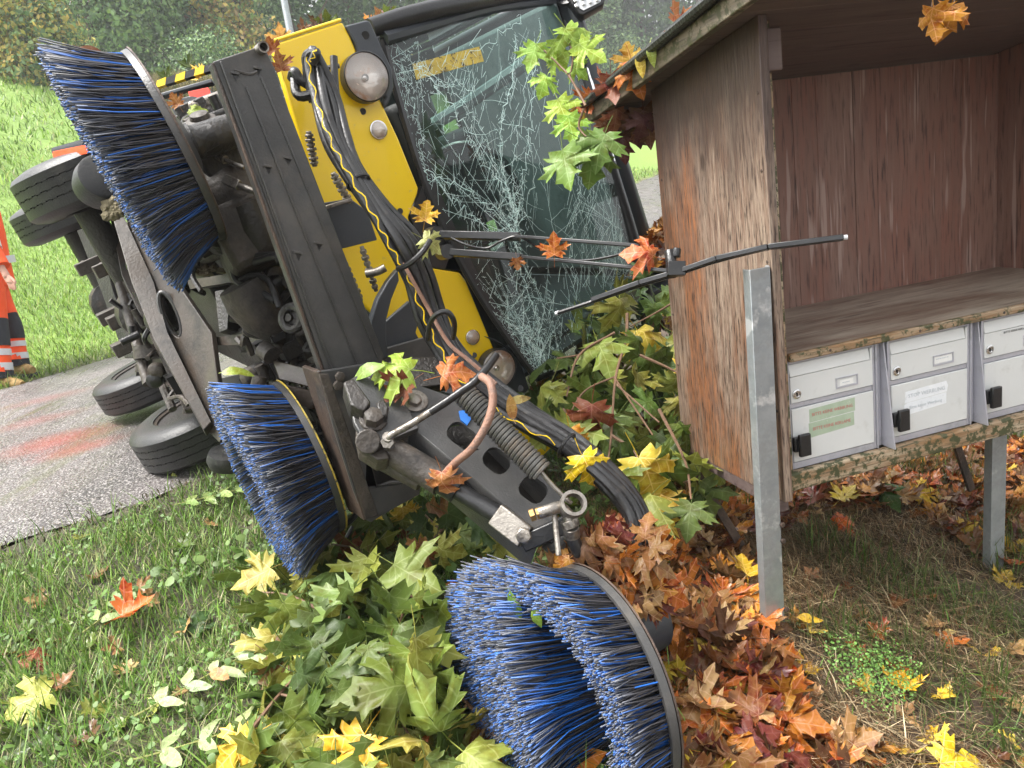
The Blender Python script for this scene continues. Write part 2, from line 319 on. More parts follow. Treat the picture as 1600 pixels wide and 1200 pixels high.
    if trans:
        t = N(nd, 'ShaderNodeBsdfTranslucent'); lk.new(c, t.inputs[0]); mx = N(nd, 'ShaderNodeMixShader', inp={0: trans}); lk.new(b.outputs[0], mx.inputs[1]); lk.new(t.outputs[0], mx.inputs[2]); lk.new(mx.outputs[0], o.inputs[0])
    else: lk.new(b.outputs[0], o.inputs[0])
    return m
m_leaf = attr_mat('maple_leaf_surface', .42, .25, 'obj', 3.0, spec=.28)
m_leafA = attr_mat('leaf_litter_surface', .28, .12, 'attr', 3.0, spec=.35)
m_leaflet = attr_mat('leaflet_surface', .45, .2, 'obj', 14.0)
m_grass = attr_mat('grass_blade_surface', .5, .3, 'attr')
m_crown = attr_mat('tree_foliage_surface', .6, .25, 'attr')
m_brist = attr_mat('bristle_plastic', .42, 0, 'attr')

def glassmat(name, tint, alpha, rough=.05):
    m, nd, lk = newmat(name)
    t = N(nd, 'ShaderNodeBsdfTransparent'); t.inputs[0].default_value = c4(tint)
    g = N(nd, 'ShaderNodeBsdfPrincipled', inp={'Base Color': c4((.20,.25,.24)), 'Roughness': rough, 'Specular IOR Level': .6})  # milky grey film puts pane reflections into the glass colour
    tc = N(nd, 'ShaderNodeTexCoord'); mp = N(nd, 'ShaderNodeMapping'); lk.new(tc.outputs['Object'], mp.inputs[0])
    nz = N(nd, 'ShaderNodeTexNoise', inp={'Scale': 3.2, 'Detail': 7, 'Roughness': .65}); lk.new(mp.outputs[0], nz.inputs['Vector'])
    mr = N(nd, 'ShaderNodeMapRange', inp={'From Min': .35, 'From Max': .75, 'To Min': alpha*.5, 'To Max': alpha*1.6}); lk.new(nz.outputs[0], mr.inputs[0])
    mx = N(nd, 'ShaderNodeMixShader'); lk.new(mr.outputs[0], mx.inputs[0]); lk.new(t.outputs[0], mx.inputs[1]); lk.new(g.outputs[0], mx.inputs[2])
    gl = N(nd, 'ShaderNodeBsdfGlossy', inp={'Roughness': rough}); gl.inputs[0].default_value = (1,1,1,1)
    lw = N(nd, 'ShaderNodeFresnel', inp={'IOR': 1.5}); mx2 = N(nd, 'ShaderNodeMixShader'); lk.new(lw.outputs[0], mx2.inputs[0]); lk.new(mx.outputs[0], mx2.inputs[1]); lk.new(gl.outputs[0], mx2.inputs[2])
    o = N(nd, 'ShaderNodeOutputMaterial'); lk.new(mx2.outputs[0], o.inputs[0]); return m
m_glass = glassmat('windscreen_glass', (.52,.68,.63), .075, .04)
m_sideglass = glassmat('side_window_glass', (.75,.82,.80), .06)
m_lens = glassmat('lens_glass', (.97,.95,.92), .03, .03)
m_lens.node_tree.nodes['Fresnel'].inputs[0].default_value = 2.0
m_crack = surf('crushed_glass', (.48,.72,.67), (.74,.90,.86), 60, rough=.3, bump=0)

# ------------------------------------------------------------------ terrain
NEAR = [(-9,-4.5),(-4.2,0.6),(-2.95,1.85),(-2.03,2.78),(-1.55,3.10),(-1.2,3.50),(-.5,4.9),(2.86,12.75),(7,22),(14,37),(26,60),(40,85)]
FAR = [(-14,-8),(-7.2,1.4),(-4.01,6.03),(-3.45,6.92),(-1.9,10.2),(1.2,18.0),(5.55,28.3),(11.5,42),(22,64),(34,88)]
def sdist(X, Y, L):
    """signed distance to a polyline: positive to its right"""
    best = np.full(X.shape, 1e9); sg = np.ones(X.shape)
    for (a, b) in zip(L[:-1], L[1:]):
        ax, ay = a; dx, dy = b[0]-ax, b[1]-ay; l2 = dx*dx+dy*dy
        t = np.clip(((X-ax)*dx+(Y-ay)*dy)/l2, 0, 1); ex = X-ax-t*dx; ey = Y-ay-t*dy; d = np.hypot(ex, ey)
        s = np.sign(ex*dy-ey*dx); m = d < best-1e-9; best = np.where(m, d, best); sg = np.where(m, np.where(s == 0, 1, s), sg)
    return best*sg
def gz(X, Y, base=False):
    X = np.asarray(X, float); Y = np.asarray(Y, float)
    zr = np.interp(Y, [-5,0,3,6.5,12.7,28,40,90], [.35,.45,.52,.60,.75,1.25,1.7,4])
    qn = sdist(X, Y, NEAR); qf = -sdist(X, Y, FAR)
    q = np.maximum(qn, 0)
    drop = np.interp(q, [0,.25,1,1.9,2.5,3.3,5,12,60], [-.005,.03,.09,.13,.19,.42,.62,.8,1.0])
    k = np.interp(Y, [0,8,30], [1,1,1.25])
    up = k*np.interp(np.maximum(qf, 0), [0,.4,1.5,6,14.5,20,45,90], [0,.05,.28,1.5,4.5,5.1,6,7])
    z = np.where(qn > 0, zr-drop, zr-.03)
    z = z+np.where(qf > 0, up+.03, 0)
    if not base:
        w = np.clip(np.maximum(qn, qf)*3, 0, 1)
        z = z+w*(.018*np.sin(X*3.1+1)*np.cos(Y*2.7)+.008*np.sin(X*9.3)*np.sin(Y*8.1+2))
    return z
GX = np.arange(-8, 7, .05); GY = np.arange(-1, 12, .05); GT = gz(*np.meshgrid(GX, GY)).tolist()
def g1(x, y):
    fx = (x+8)/.05; fy = (y+1)/.05; i = int(fx); j = int(fy)
    if fx < 0 or fy < 0 or i >= len(GX)-1 or j >= len(GY)-1: return float(gz(np.array([x]), np.array([y]))[0])
    a = fx-i; b = fy-j; r0 = GT[j]; r1 = GT[j+1]
    return (r0[i]*(1-a)+r0[i+1]*a)*(1-b)+(r1[i]*(1-a)+r1[i+1]*a)*b
def onground(px, py, h=0.0):
    """walk along the view ray until it meets the terrain raised by h"""
    r = ray(px, py); t = 1.0
    for _ in range(400):
        P = CP0+r*t
        if P.z <= g1(P.x, P.y)+h: return P
        t += max(.01, (P.z-g1(P.x, P.y)-h)*.4)
        if t > 90: break
    return P

def mesh_np(name, verts, faces, mat, cols=None, uvs=None, at=None, parent=None, smooth=False):
    verts = np.asarray(verts, np.float32); faces = np.asarray(faces, np.int32)
    base = Vector(at) if at is not None else (BASE.get(parent.name, Vector()) if parent else Vector())
    verts = verts-np.array(base, np.float32)
    me = bpy.data.meshes.new(name); nf, k = faces.shape
    me.vertices.add(len(verts)); me.vertices.foreach_set('co', verts.ravel())
    me.loops.add(nf*k); me.loops.foreach_set('vertex_index', faces.ravel())
    me.polygons.add(nf); me.polygons.foreach_set('loop_start', np.arange(0, nf*k, k, dtype=np.int32))
    try: me.polygons.foreach_set('loop_total', np.full(nf, k, np.int32))
    except Exception: pass
    if smooth: me.polygons.foreach_set('use_smooth', np.ones(nf, bool))
    me.update(calc_edges=True); me.validate()
    if cols is not None:
        ca = me.color_attributes.new('Col', 'FLOAT_COLOR', 'POINT'); c = np.ones((len(verts), 4), np.float32); c[:, :3] = cols; ca.data.foreach_set('color', c.ravel())
    if uvs is not None:
        ul = me.uv_layers.new(name='UVMap'); ul.data.foreach_set('uv', np.asarray(uvs, np.float32)[faces.ravel()].ravel())
    me.materials.append(mat); o = linko(name, me, parent)
    if at is not None and not parent: o.location = base
    BASE[o.name] = base; return o
def scatter(name, bv, bf, mats, cols, mat, uvs=None, **kw):
    """one mesh out of many transformed copies of a small shape; mats: (n,3,4)"""
    bv = np.asarray(bv, float); n = len(mats); k = len(bv)
    v = np.einsum('nij,kj->nki', mats[:, :, :3], bv)+mats[:, None, :, 3]
    f = (np.asarray(bf)[None]+(np.arange(n)*k)[:, None, None]).reshape(-1, len(bf[0]))
    c = np.repeat(np.asarray(cols), k, axis=0)
    u = None if uvs is None else np.tile(np.asarray(uvs), (n, 1))
    return mesh_np(name, v.reshape(-1, 3), f, mat, c, u, **kw)

def axis_pts(lo, hi, c0, c1, fine, grow=1.13):
    a = list(np.arange(c0, c1, fine)); s = fine; x = c1
    while x < hi: a.append(x); s *= grow; x += s
    a.append(hi); s = fine; x = c0-fine; pre = []
    while x > lo: pre.append(x); s *= grow; x -= s
    pre.append(lo); return np.array(pre[::-1]+a)
xs = axis_pts(-110, 110, -4.5, 3, .05); ys = axis_pts(-30, 140, .6, 7.5, .05)
XX, YY = np.meshgrid(xs, ys); ZZ = gz(XX, YY)
nx, ny = len(xs), len(ys)
idx = np.arange(nx*ny).reshape(ny, nx)
fq = np.stack([idx[:-1,:-1], idx[:-1,1:], idx[1:,1:], idx[1:,:-1]], -1).reshape(-1, 4)
# ground tint: soil and moss under the near grass, green on the far bank, brown bank by the posts (where the soil itself is brown)
QN = sdist(XX, YY, NEAR); QF = -sdist(XX, YY, FAR)
def vnoise(X, Y, s, seed=0): return .5+.5*np.sin(X*s+1.7*np.sin(Y*s*.8+seed))*np.cos(Y*s*1.1+1.3*np.sin(X*s*.7+seed*2))
gcol = np.zeros((ny, nx, 3)); soil = np.array([.075,.068,.038]); soil2 = np.array([.085,.058,.038]); grs = np.array([.14,.24,.035]); grs2 = np.array([.20,.31,.05])
nn = vnoise(XX, YY, 3.3)[..., None]; bankw = np.clip((XX-.1)*1.4, 0, 1)[..., None]
near_c = (soil*(1-bankw)+soil2*bankw)*(.8+.4*nn)
far_c = grs*(1-vnoise(XX, YY, .7, 3)[..., None])+grs2*vnoise(XX, YY, .7, 3)[..., None]
wf = np.clip(QF*2, 0, 1)[..., None]; gcol = near_c*(1-wf)+far_c*wf
wq = np.clip((QN-6)/6, 0, 1)[..., None]*np.clip((YY-5)/5, 0, 1)[..., None]; gcol = gcol*(1-wq)+far_c*wq
m_ground, nd, lk = newmat('soil_and_turf')
a = N(nd, 'ShaderNodeAttribute', attribute_name='Col'); tc = N(nd, 'ShaderNodeTexCoord')
n1 = N(nd, 'ShaderNodeTexNoise', inp={'Scale': 26, 'Detail': 8, 'Roughness': .75}); lk.new(tc.outputs['Object'], n1.inputs['Vector'])
mr = N(nd, 'ShaderNodeMapRange', inp={'From Min': .3, 'From Max': .7, 'To Min': .5, 'To Max': 1.5}); lk.new(n1.outputs[0], mr.inputs[0])
vm = N(nd, 'ShaderNodeVectorMath', operation='SCALE'); lk.new(a.outputs['Color'], vm.inputs[0]); lk.new(mr.outputs[0], vm.inputs['Scale'])
b = N(nd, 'ShaderNodeBsdfPrincipled', inp={'Roughness': .75}); lk.new(vm.outputs[0], b.inputs['Base Color'])
bp = N(nd, 'ShaderNodeBump', inp={'Strength': .8, 'Distance': .03}); lk.new(n1.outputs[0], bp.inputs['Height']); lk.new(bp.outputs[0], b.inputs['Normal'])
o = N(nd, 'ShaderNodeOutputMaterial'); lk.new(b.outputs[0], o.inputs[0])
g = mesh_np('ground', np.stack([XX, YY, ZZ], -1).reshape(-1, 3), fq, m_ground, gcol.reshape(-1, 3), at=(0, 0, 0), smooth=True)
tag(g, 'grassy ground and earth bank rising to a green hillside', kind='structure')

# road: a sheet between its two edges
def resample(L, n):
    L = np.array(L, float); d = np.r_[0, np.cumsum(np.hypot(*np.diff(L, axis=0).T))]; return d, L
tY = np.r_[np.arange(-4, 9, .06), np.arange(9, 86, .5)]
def xat(L, y): a = np.array(L); return np.interp(y, a[:, 1], a[:, 0])
rows = 44; xn = xat(NEAR, tY); xf = xat(FAR, tY)
jag = .045*np.sin(tY*6)+.035*np.sin(tY*17+1)+.02*np.sin(tY*41)
xn = xn+jag
U = np.linspace(0, 1, rows)[None]; RX = xf[:, None]*(1-U)+xn[:, None]*U; RY = np.repeat(tY[:, None], rows, 1)
RZ = gz(RX, RY, True)*0+np.interp(RY, [-5,0,3,6.5,12.7,28,40,90], [.35,.45,.52,.60,.75,1.25,1.7,4])+.012-.02*np.clip((U-.9)*10, 0, 1)+.004*np.sin(RX*5)*np.sin(RY*4)
ri = np.arange(len(tY)*rows).reshape(len(tY), rows)
rf = np.stack([ri[:-1,:-1], ri[:-1,1:], ri[1:,1:], ri[1:,:-1]], -1).reshape(-1, 4)
m_road, nd, lk = newmat('wet_asphalt')
tc = N(nd, 'ShaderNodeTexCoord'); co = tc.outputs['Object']
vo = N(nd, 'ShaderNodeTexVoronoi', inp={'Scale': 95}); lk.new(co, vo.inputs['Vector'])
c, _ = noisemix(nd, lk, co, 1.3, (.05,.046,.046), (.115,.10,.098), .38, .62)
c, _ = noisemix(nd, lk, co, 90, c, (.30,.28,.27), .50, .60, detail=2)
c, _ = noisemix(nd, lk, co, 120, c, (.04,.035,.03), .54, .62, detail=2)
mpr = N(nd, 'ShaderNodeMapping', inp={'Rotation': (0, 0, .55), 'Scale': (2.2, .5, 1)}); lk.new(co, mpr.inputs[0])
c, _ = noisemix(nd, lk, mpr.outputs[0], 1.6, c, (.095,.10,.045), .54, .74, detail=7, rough=.7)
# red scuffs left by the sweeper's paint
def scuff(cx, cy, rx, ry, rot, amt):
    global c
    mp_ = N(nd, 'ShaderNodeMapping', inp={'Location': (0, 0, 0)}); mp_.vector_type = 'TEXTURE'; mp_.inputs['Location'].default_value = (cx, cy, 0); mp_.inputs['Rotation'].default_value = (0, 0, rot); mp_.inputs['Scale'].default_value = (rx, ry, 100)
    lk.new(co, mp_.inputs[0]); ln = N(nd, 'ShaderNodeVectorMath', operation='LENGTH'); lk.new(mp_.outputs[0], ln.inputs[0])
    nz = N(nd, 'ShaderNodeTexNoise', inp={'Scale': 60, 'Detail': 8, 'Roughness': .95}); lk.new(mpr.outputs[0], nz.inputs['Vector'])
    ad = N(nd, 'ShaderNodeMath', operation='MULTIPLY_ADD', inp={1: 4.2, 2: -2.1}); lk.new(nz.outputs[0], ad.inputs[0])
    sm = N(nd, 'ShaderNodeMath', operation='ADD'); lk.new(ln.outputs['Value'], sm.inputs[0]); lk.new(ad.outputs[0], sm.inputs[1])
    mr_ = N(nd, 'ShaderNodeMapRange', inp={'From Min': .3, 'From Max': 1.2, 'To Min': amt, 'To Max': 0.}); lk.new(sm.outputs[0], mr_.inputs[0])
    x_ = N(nd, 'ShaderNodeMix', data_type='RGBA'); lk.new(mr_.outputs[0], x_.inputs['Factor']); lk.new(c, x_.inputs[6]); x_.inputs[7].default_value = (.26,.05,.035,1); c = x_.outputs[2]
for (px, py, rx, ry, am) in ((95, 700, .30, .20, .62), (125, 712, .22, .14, .55), (60, 668, .28, .14, .28), (75, 632, .3, .14, .25)):
    q = onground(px, py); scuff(q.x, q.y, rx, ry, .6, am)
b = N(nd, 'ShaderNodeBsdfPrincipled'); lk.new(c, b.inputs['Base Color'])
n2 = N(nd, 'ShaderNodeTexNoise', inp={'Scale': 2.2, 'Detail': 6, 'Roughness': .6}); lk.new(mpr.outputs[0], n2.inputs['Vector'])
mr = N(nd, 'ShaderNodeMapRange', inp={'From Min': .35, 'From Max': .65, 'To Min': .20, 'To Max': .55}); lk.new(n2.outputs[0], mr.inputs[0]); lk.new(mr.outputs[0], b.inputs['Roughness']); b.inputs['Specular IOR Level'].default_value = .4
bp = N(nd, 'ShaderNodeBump', inp={'Strength': .55, 'Distance': .006}); lk.new(vo.outputs['Distance'], bp.inputs['Height']); lk.new(bp.outputs[0], b.inputs['Normal'])
o = N(nd, 'ShaderNodeOutputMaterial'); lk.new(b.outputs[0], o.inputs[0])
r = mesh_np('road', np.stack([RX, RY, RZ], -1).reshape(-1, 3), rf, m_road, at=(0, 0, 0), smooth=True)
tag(r, 'narrow wet asphalt lane with red paint scuffs', kind='structure')
def roadz(y): return float(np.interp(y, [-5,0,3,6.5,12.7,28,40,90], [.35,.45,.52,.60,.75,1.25,1.7,4]))+.012

# ------------------------------------------------------------------ mailbox shelter (local axes: x along the front, y to the back, z up)
SE = ray(5600, -391); SE.z = 0; SE.normalize(); SN = Vector((-SE.y, SE.x, 0)); SP0 = W(1240, 762, 2.05)
GROUND_Z = SP0.z-.37
def SL(e, n, h): return SP0+SE*e+SN*n+Vector((0, 0, h))
H0 = .37                                   # the box bottom above the shelter's foot
sh = thing('mailbox_shelter', (SP0.x, SP0.y, GROUND_Z), 'weathered brown wooden mailbox shelter on galvanised posts beside the lane', 'shelter', rz=math.atan2(SE.y, SE.x), local=True)
RS = .1366
def cz(n): return H0+1.160-RS*n            # ceiling height
def spart(name, mat, fn, bevel=.002, parent=None):
    m = MB(); fn(m); return m.build(name, mat, parent or sh, bevel=bevel)
def prism(m, x0, x1, prof):                # prof in (y,z), extruded along x
    n = len(prof); m.add([(x0, y, z) for y, z in prof]+[(x1, y, z) for y, z in prof], [tuple(range(n)), tuple(reversed(range(n, 2*n)))]+[(i, (i+1) % n, (i+1) % n+n, i+n) for i in range(n)])
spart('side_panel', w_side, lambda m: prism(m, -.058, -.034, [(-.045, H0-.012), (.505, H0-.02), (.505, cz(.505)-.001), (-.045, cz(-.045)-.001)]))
spart('side_panel', w_back, lambda m: prism(m, 1.245, 1.27, [(-.02, H0-.012), (.56, H0-.02), (.56, cz(.56)-.001), (-.02, cz(-.02)-.001)]))['label'] = 'dark right side panel'
spart('stile', w_edgez, lambda m: prism(m, -.030, 0.0, [(-.004, H0+.001), (.05, H0+.001), (.05, cz(.05)-.001), (-.004, cz(-.004)-.001)]), .003)
for k in range(3):                          # strip of bare timber standing proud along the front edge
    pass
spart('edge_strip', w_fascia, lambda m: prism(m, -.0335, -.026, [(-.0125, H0+.36), (-.0045, H0+.36), (-.0045, cz(-.008)-.002), (-.0125, cz(-.008)-.002)]), .001)
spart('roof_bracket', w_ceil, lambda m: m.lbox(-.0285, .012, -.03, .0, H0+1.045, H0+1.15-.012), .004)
# tongued boards of the back wall, each its own plank
bw = [0.0]
while bw[-1] < 1.245: bw.append(min(1.245, bw[-1]+random.choice((.088,.105,.12,.12,.138))))
for a, b_ in zip(bw[:-1], bw[1:]):
    dy = random.uniform(-.0012, .0012)
    o = spart('plank', w_back, lambda m: m.lbox(a+.0006, b_-.0006, .532+dy, .552+dy, H0-.01, cz(.55)-.004), .0015)
spart('shelf_board', w_shelf, lambda m: m.lbox(.001, 1.244, .006, .530, H0+.344, H0+.363), .002)
spart('edge_board', w_edge, lambda m: m.lbox(.0015, 1.243, -.014, .005, H0+.345, H0+.3665), .004)
spart('bottom_board', w_edge, lambda m: m.lbox(.001, 1.243, .012, .530, H0-.008, H0+.030), .003)
spart('bottom_rail', w_edge, lambda m: m.lbox(-.0295, 1.243, -.017, .010, H0-.004, H0+.047), .006)
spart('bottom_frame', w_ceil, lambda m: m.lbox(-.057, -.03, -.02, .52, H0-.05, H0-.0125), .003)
# roof: underside boards, fascia, wet bitumen sheet
NF, NB = -.215, .80
prs = [NF]
while prs[-1] < NB-.01: prs.append(min(NB, prs[-1]+.152))
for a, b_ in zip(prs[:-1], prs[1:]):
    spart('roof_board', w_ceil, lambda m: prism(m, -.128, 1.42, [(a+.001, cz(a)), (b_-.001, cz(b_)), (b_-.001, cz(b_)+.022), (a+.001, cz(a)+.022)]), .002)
spart('fascia_board', w_fascia, lambda m: prism(m, -.152, -.130, [(NF, cz(NF)-.012), (NB, cz(NB)-.012), (NB, cz(NB)+.034), (NF, cz(NF)+.034)]), .003)
spart('roofing_sheet', m_bitumen, lambda m: prism(m, -.17, 1.45, [(NF-.02, cz(NF)+.036), (NB+.02, cz(NB)+.036), (NB+.02, cz(NB)+.048), (NF-.02, cz(NF)+.048)]), .003)
spart('roofing_lap', m_bitumen, lambda m: m.tube([(-.168, y, cz(y)+.043) for y in np.linspace(NF, NB+.01, 9)], .013, 8), 0)
# galvanised posts: folded channel section
def post(name, x, y, zt, zb, lean):
    def f(m):
        sec = [(-.029,0),(.026,0),(.038,.022),(.038,.030),(.032,.030),(.022,.006),(-.025,.006),(-.025,.030),(-.029,.030)]
        n = len(sec); m.add([(x+a, y+b_, zt) for a, b_ in sec]+[(x+a+lean, y+b_, zb) for a, b_ in sec], [tuple(range(n)), tuple(reversed(range(n, 2*n)))]+[(i, (i+1) % n, (i+1) % n+n, i+n) for i in range(n)])
    return spart(name, m_galv, f, .0015)
p1 = post('post', -.096, -.055, H0+.605, -.14, -.020)
p2 = post('post', .80, .10, H0-.012, -.25, -.005)
p3 = post('post', 1.50, -.055, H0+.6, -.25, -.02)
for zz in (.305, .26, .06):
    m = MB(); m.lathe((-.070-.012*(1-zz), -.0555, zz), (0, -1, 0), [(0,.0075),(.004,.0075),(.005,.004)], 6); b_ = m.build('bolt', m_rust, p1)
# thin dark struts slanting back from the box to the ground
for (x0, y0, z0, x1, y1, z1) in ((-.10, .34, H0-.05, .05, .30, -.02), (.785, .30, H0-.01, .93, .33, .02)):
    spart('strut', m_rust, lambda m: m.beam((x0, y0, z0), (x1, y1, z1), .026, .012, Vector((0,1,0))), .001)
for zz in (.45, .62, .80, 1.0, 1.2, 1.38):
    for yy in (-.028, .488): spart('nail_head', m_rust, lambda m: m.lathe((-.0585, yy+random.uniform(-.006,.006), zz+random.uniform(-.02,.02)), (-1,0,0), [(0,.0045),(.0012,.0035)], 8), 0)
for xx in (.12, .40, .68, .96): spart('nail_head', m_rust, lambda m: m.lathe((xx, -.0145, H0+.356), (0,-1,0), [(0,.004),(.001,.003)], 8), 0)
# mailboxes
def text(s, size, mat, parent, x, y, z, sx=1, name='lettering'):
    cu = bpy.data.curves.new(name, 'FONT'); cu.body = s; cu.size = size; cu.extrude = .00015; cu.align_x = 'CENTER'; cu.align_y = 'CENTER'; cu.resolution_u = 2
    t = bpy.data.objects.new(name, cu); COL.objects.link(t); dg = bpy.context.evaluated_depsgraph_get()
    me = bpy.data.meshes.new_from_object(t.evaluated_get(dg)); bpy.data.objects.remove(t)
    Mx = Matrix(((sx,0,0,x),(0,0,-1,y),(0,1,0,z),(0,0,0,1))); me.transform(Mx)
    me.materials.clear(); me.materials.append(mat); o = linko(name, me, parent); return o
def mailbox(i, x0, label):
    t = thing('mailbox', (0, 0, 0), label, 'mailbox', 'white metal mailboxes under the shelf', local=True)
    t.location = SL(x0, 0, 0) ; t.rotation_euler.z = math.atan2(SE.y, SE.x)
    def p(name, mat, fn, bevel=.0012, par=None):
        m = MB(); fn(m); return m.build(name, mat, par or t, bevel=bevel)
    f0 = .010
    p('body', m_aluf, lambda m: m.lbox(.003, .268, f0+.003, .33, .0485, .3425))
    p('frame', m_aluf, lambda m: (m.lbox(.0005,.0085,f0-.004,f0+.02,.048,.343), m.lbox(.2635,.2705,f0-.004,f0+.02,.048,.343), m.lbox(.009,.263,f0-.004,f0+.02,.3355,.3428), m.lbox(.009,.263,f0-.004,f0+.02,.048,.066), m.lbox(.009,.263,f0-.002,f0+.02,.2165,.2285)))
    p('side_fin', m_aluf, lambda m: prism(m, .2985, .3025, [(-.030,.0475),(.05,.0475),(.05,.3435),(f0-.004,.3435)]), .0008)
    p('side_channel', m_aluf, lambda m: m.lbox(.271, .298, f0+.008, .05, .048, .343), .001)
    p('side_fin', m_aluf, lambda m: m.lbox(.2715, .2745, f0-.009, f0+.006, .0485, .3425), .0008)
    fl = p('letter_flap', m_alu, lambda m: prism(m, .0095, .2545, [(f0-.007,.3025),(f0+.001,.3025),(f0+.003,.333),(f0-.001,.334)]), .0012)
    ld = p('letter_door', m_alu, lambda m: m.poly([(.0095,f0-.006,.2305),(.2620,f0-.006,.2305),(.2620,f0-.006,.3335),(.2565,f0-.006,.3335),(.2565,f0-.006,.3010),(.0095,f0-.006,.3010)], .006, Vector((0,-1,0))), .0012)
    pd = p('parcel_door', m_alu, lambda m: m.lbox(.0095, .2620, f0-.0065, f0, .068, .2145), .0015)
    hd = p('handle', m_black, lambda m: (m.lbox(.011, .0445, f0-.034, f0-.022, .089, .150), m.lbox(.004, .026, f0-.021, f0-.007, .100, .140)), .003)
    lkk = MB(); lkk.lathe((.0262, f0-.006, .2545), (0,-1,0), [(0,.0125),(.003,.0125),(.0045,.010),(.0045,.0085),(.0025,.008)], 20); lkk.build('lock', m_chrome, t, smooth=True)
    lkk = MB(); lkk.lbox(.0252,.0272,f0-.0112,f0-.0085,.250,.259); lkk.build('key_slot', m_black, t)
    # name window: recessed frame with a paper slip
    nx0, nx1, nz0, nz1 = .146, .214, .243, .272
    p('name_window', m_aluf, lambda m: m.poly([(nx0,f0-.0085,nz0),(nx1,f0-.0085,nz0),(nx1,f0-.0085,nz1),(nx0,f0-.0085,nz1)], .0025, Vector((0,-1,0)), [[(nx0+.003,f0-.0085,nz0+.004),(nx1-.003,f0-.0085,nz0+.004),(nx1-.003,f0-.0085,nz1-.003),(nx0+.003,f0-.0085,nz1-.003)]]), 0)
    if i == 0: p('name_slip', m_ibeam, lambda m: m.lbox(nx0+.012, nx1-.014, f0-.0072, f0-.0065, .249, .264), 0); p('printed_line', m_gtxt, lambda m: [m.lbox(.166+.006*k, .1705+.006*k, f0-.0076, f0-.0072, .2555, .2578) for k in range(4)], 0)
    else: p('name_slip', m_ibeam, lambda m: m.lbox(nx0+.004, nx1-.005, f0-.0072, f0-.0065, .250, .268), 0); p('printed_line', m_gtxt, lambda m: [m.lbox(.156+.006*k, .1605+.006*k, f0-.0076, f0-.0072, .2600+.0004*(k%2), .2630) for k in range(7)], 0)
    return t
MBS = [('leftmost white mailbox, with a faded green sticker with red letters on its door', 0.0), ('white mailbox in the middle with a torn whitish sticker on its lower door', .312), ('white mailbox with a printed paper strip above its lock, at the right picture edge', .624), ('fourth white mailbox at the far right end of the shelter', .936)]
boxes = [mailbox(i, x, l) for i, (l, x) in enumerate(MBS)]
y0 = .010-.0068
def sticker(t, mat, pts, name='sticker', dy=0):
    m = MB(); m.poly([(x, y0-dy, z) for x, z in pts], .0004, Vector((0,-1,0))); return m.build(name, mat, t)
s1 = sticker(boxes[0], m_green_st, [(.061,.168),(.203,.172),(.203,.2085),(.061,.2045)]); s2 = sticker(boxes[0], m_green_st, [(.058,.126),(.199,.1325),(.199,.1695),(.058,.1665)])
text('BITTE KEINE WERBUNG', .0125, m_redtxt, boxes[0], .132, y0-.0005, .188, .95); text('BITTE KEINE REKLAME', .0125, m_redtxt, boxes[0], .129, y0-.0005, .148, .95)
sticker(boxes[1], m_white_st, [(.052,.158),(.192,.163),(.196,.180),(.190,.194),(.054,.189)]); sticker(boxes[1], m_white_st, [(.050,.122),(.190,.130),(.190,.161),(.060,.157),(.049,.152)])
text('STOP WERBUNG', .0155, m_gtxt, boxes[1], .124, y0-.0005, .175, 1.05); text('Bitte keine Werbung', .013, m_gtxt, boxes[1], .120, y0-.0005, .142)
sticker(boxes[2], m_alu, [(.064,.2865),(.190,.2865),(.190,.3005),(.064,.3005)], 'paper_strip', dy=-.0002); text('BITTE KEINE REKLAME', .0085, m_btxt, boxes[2], .118, y0-.0007, .2935, 1.05)

# ------------------------------------------------------------------ street lamp post beyond the sweeper
lp = onground(452, 130)
P0 = W(436, -40, 26.); lz = g1(P0.x, P0.y)
lamp = thing('street_lamp', (P0.x, P0.y, lz), 'grey steel lamp post standing on the grass behind the sweeper', 'street lamp')
m = MB(); m.lathe((P0.x, P0.y, lz-.1), (0,0,1), [(0,.17),(.9,.17),(.95,.14),(6.5,.10),(8.2,.09)], 16); m.build('pole', m_galv, lamp, smooth=True)
m = MB(); m.tube([(P0.x, P0.y, lz+8), (P0.x, P0.y, lz+8.5), (P0.x-.5, P0.y-.5, lz+8.8), (P0.x-1.0, P0.y-1.0, lz+8.85)], .05, 8); m.build('arm', m_galv, lamp, smooth=True)
m = MB(); m.box((P0.x-1.3, P0.y-1.3, lz+8.85), Vector((.7,.7,0)), Vector((-.7,.7,0)), Vector((0,0,1)), .4, .14, .06); m.build('lamp_head', m_galv, lamp, bevel=.03)

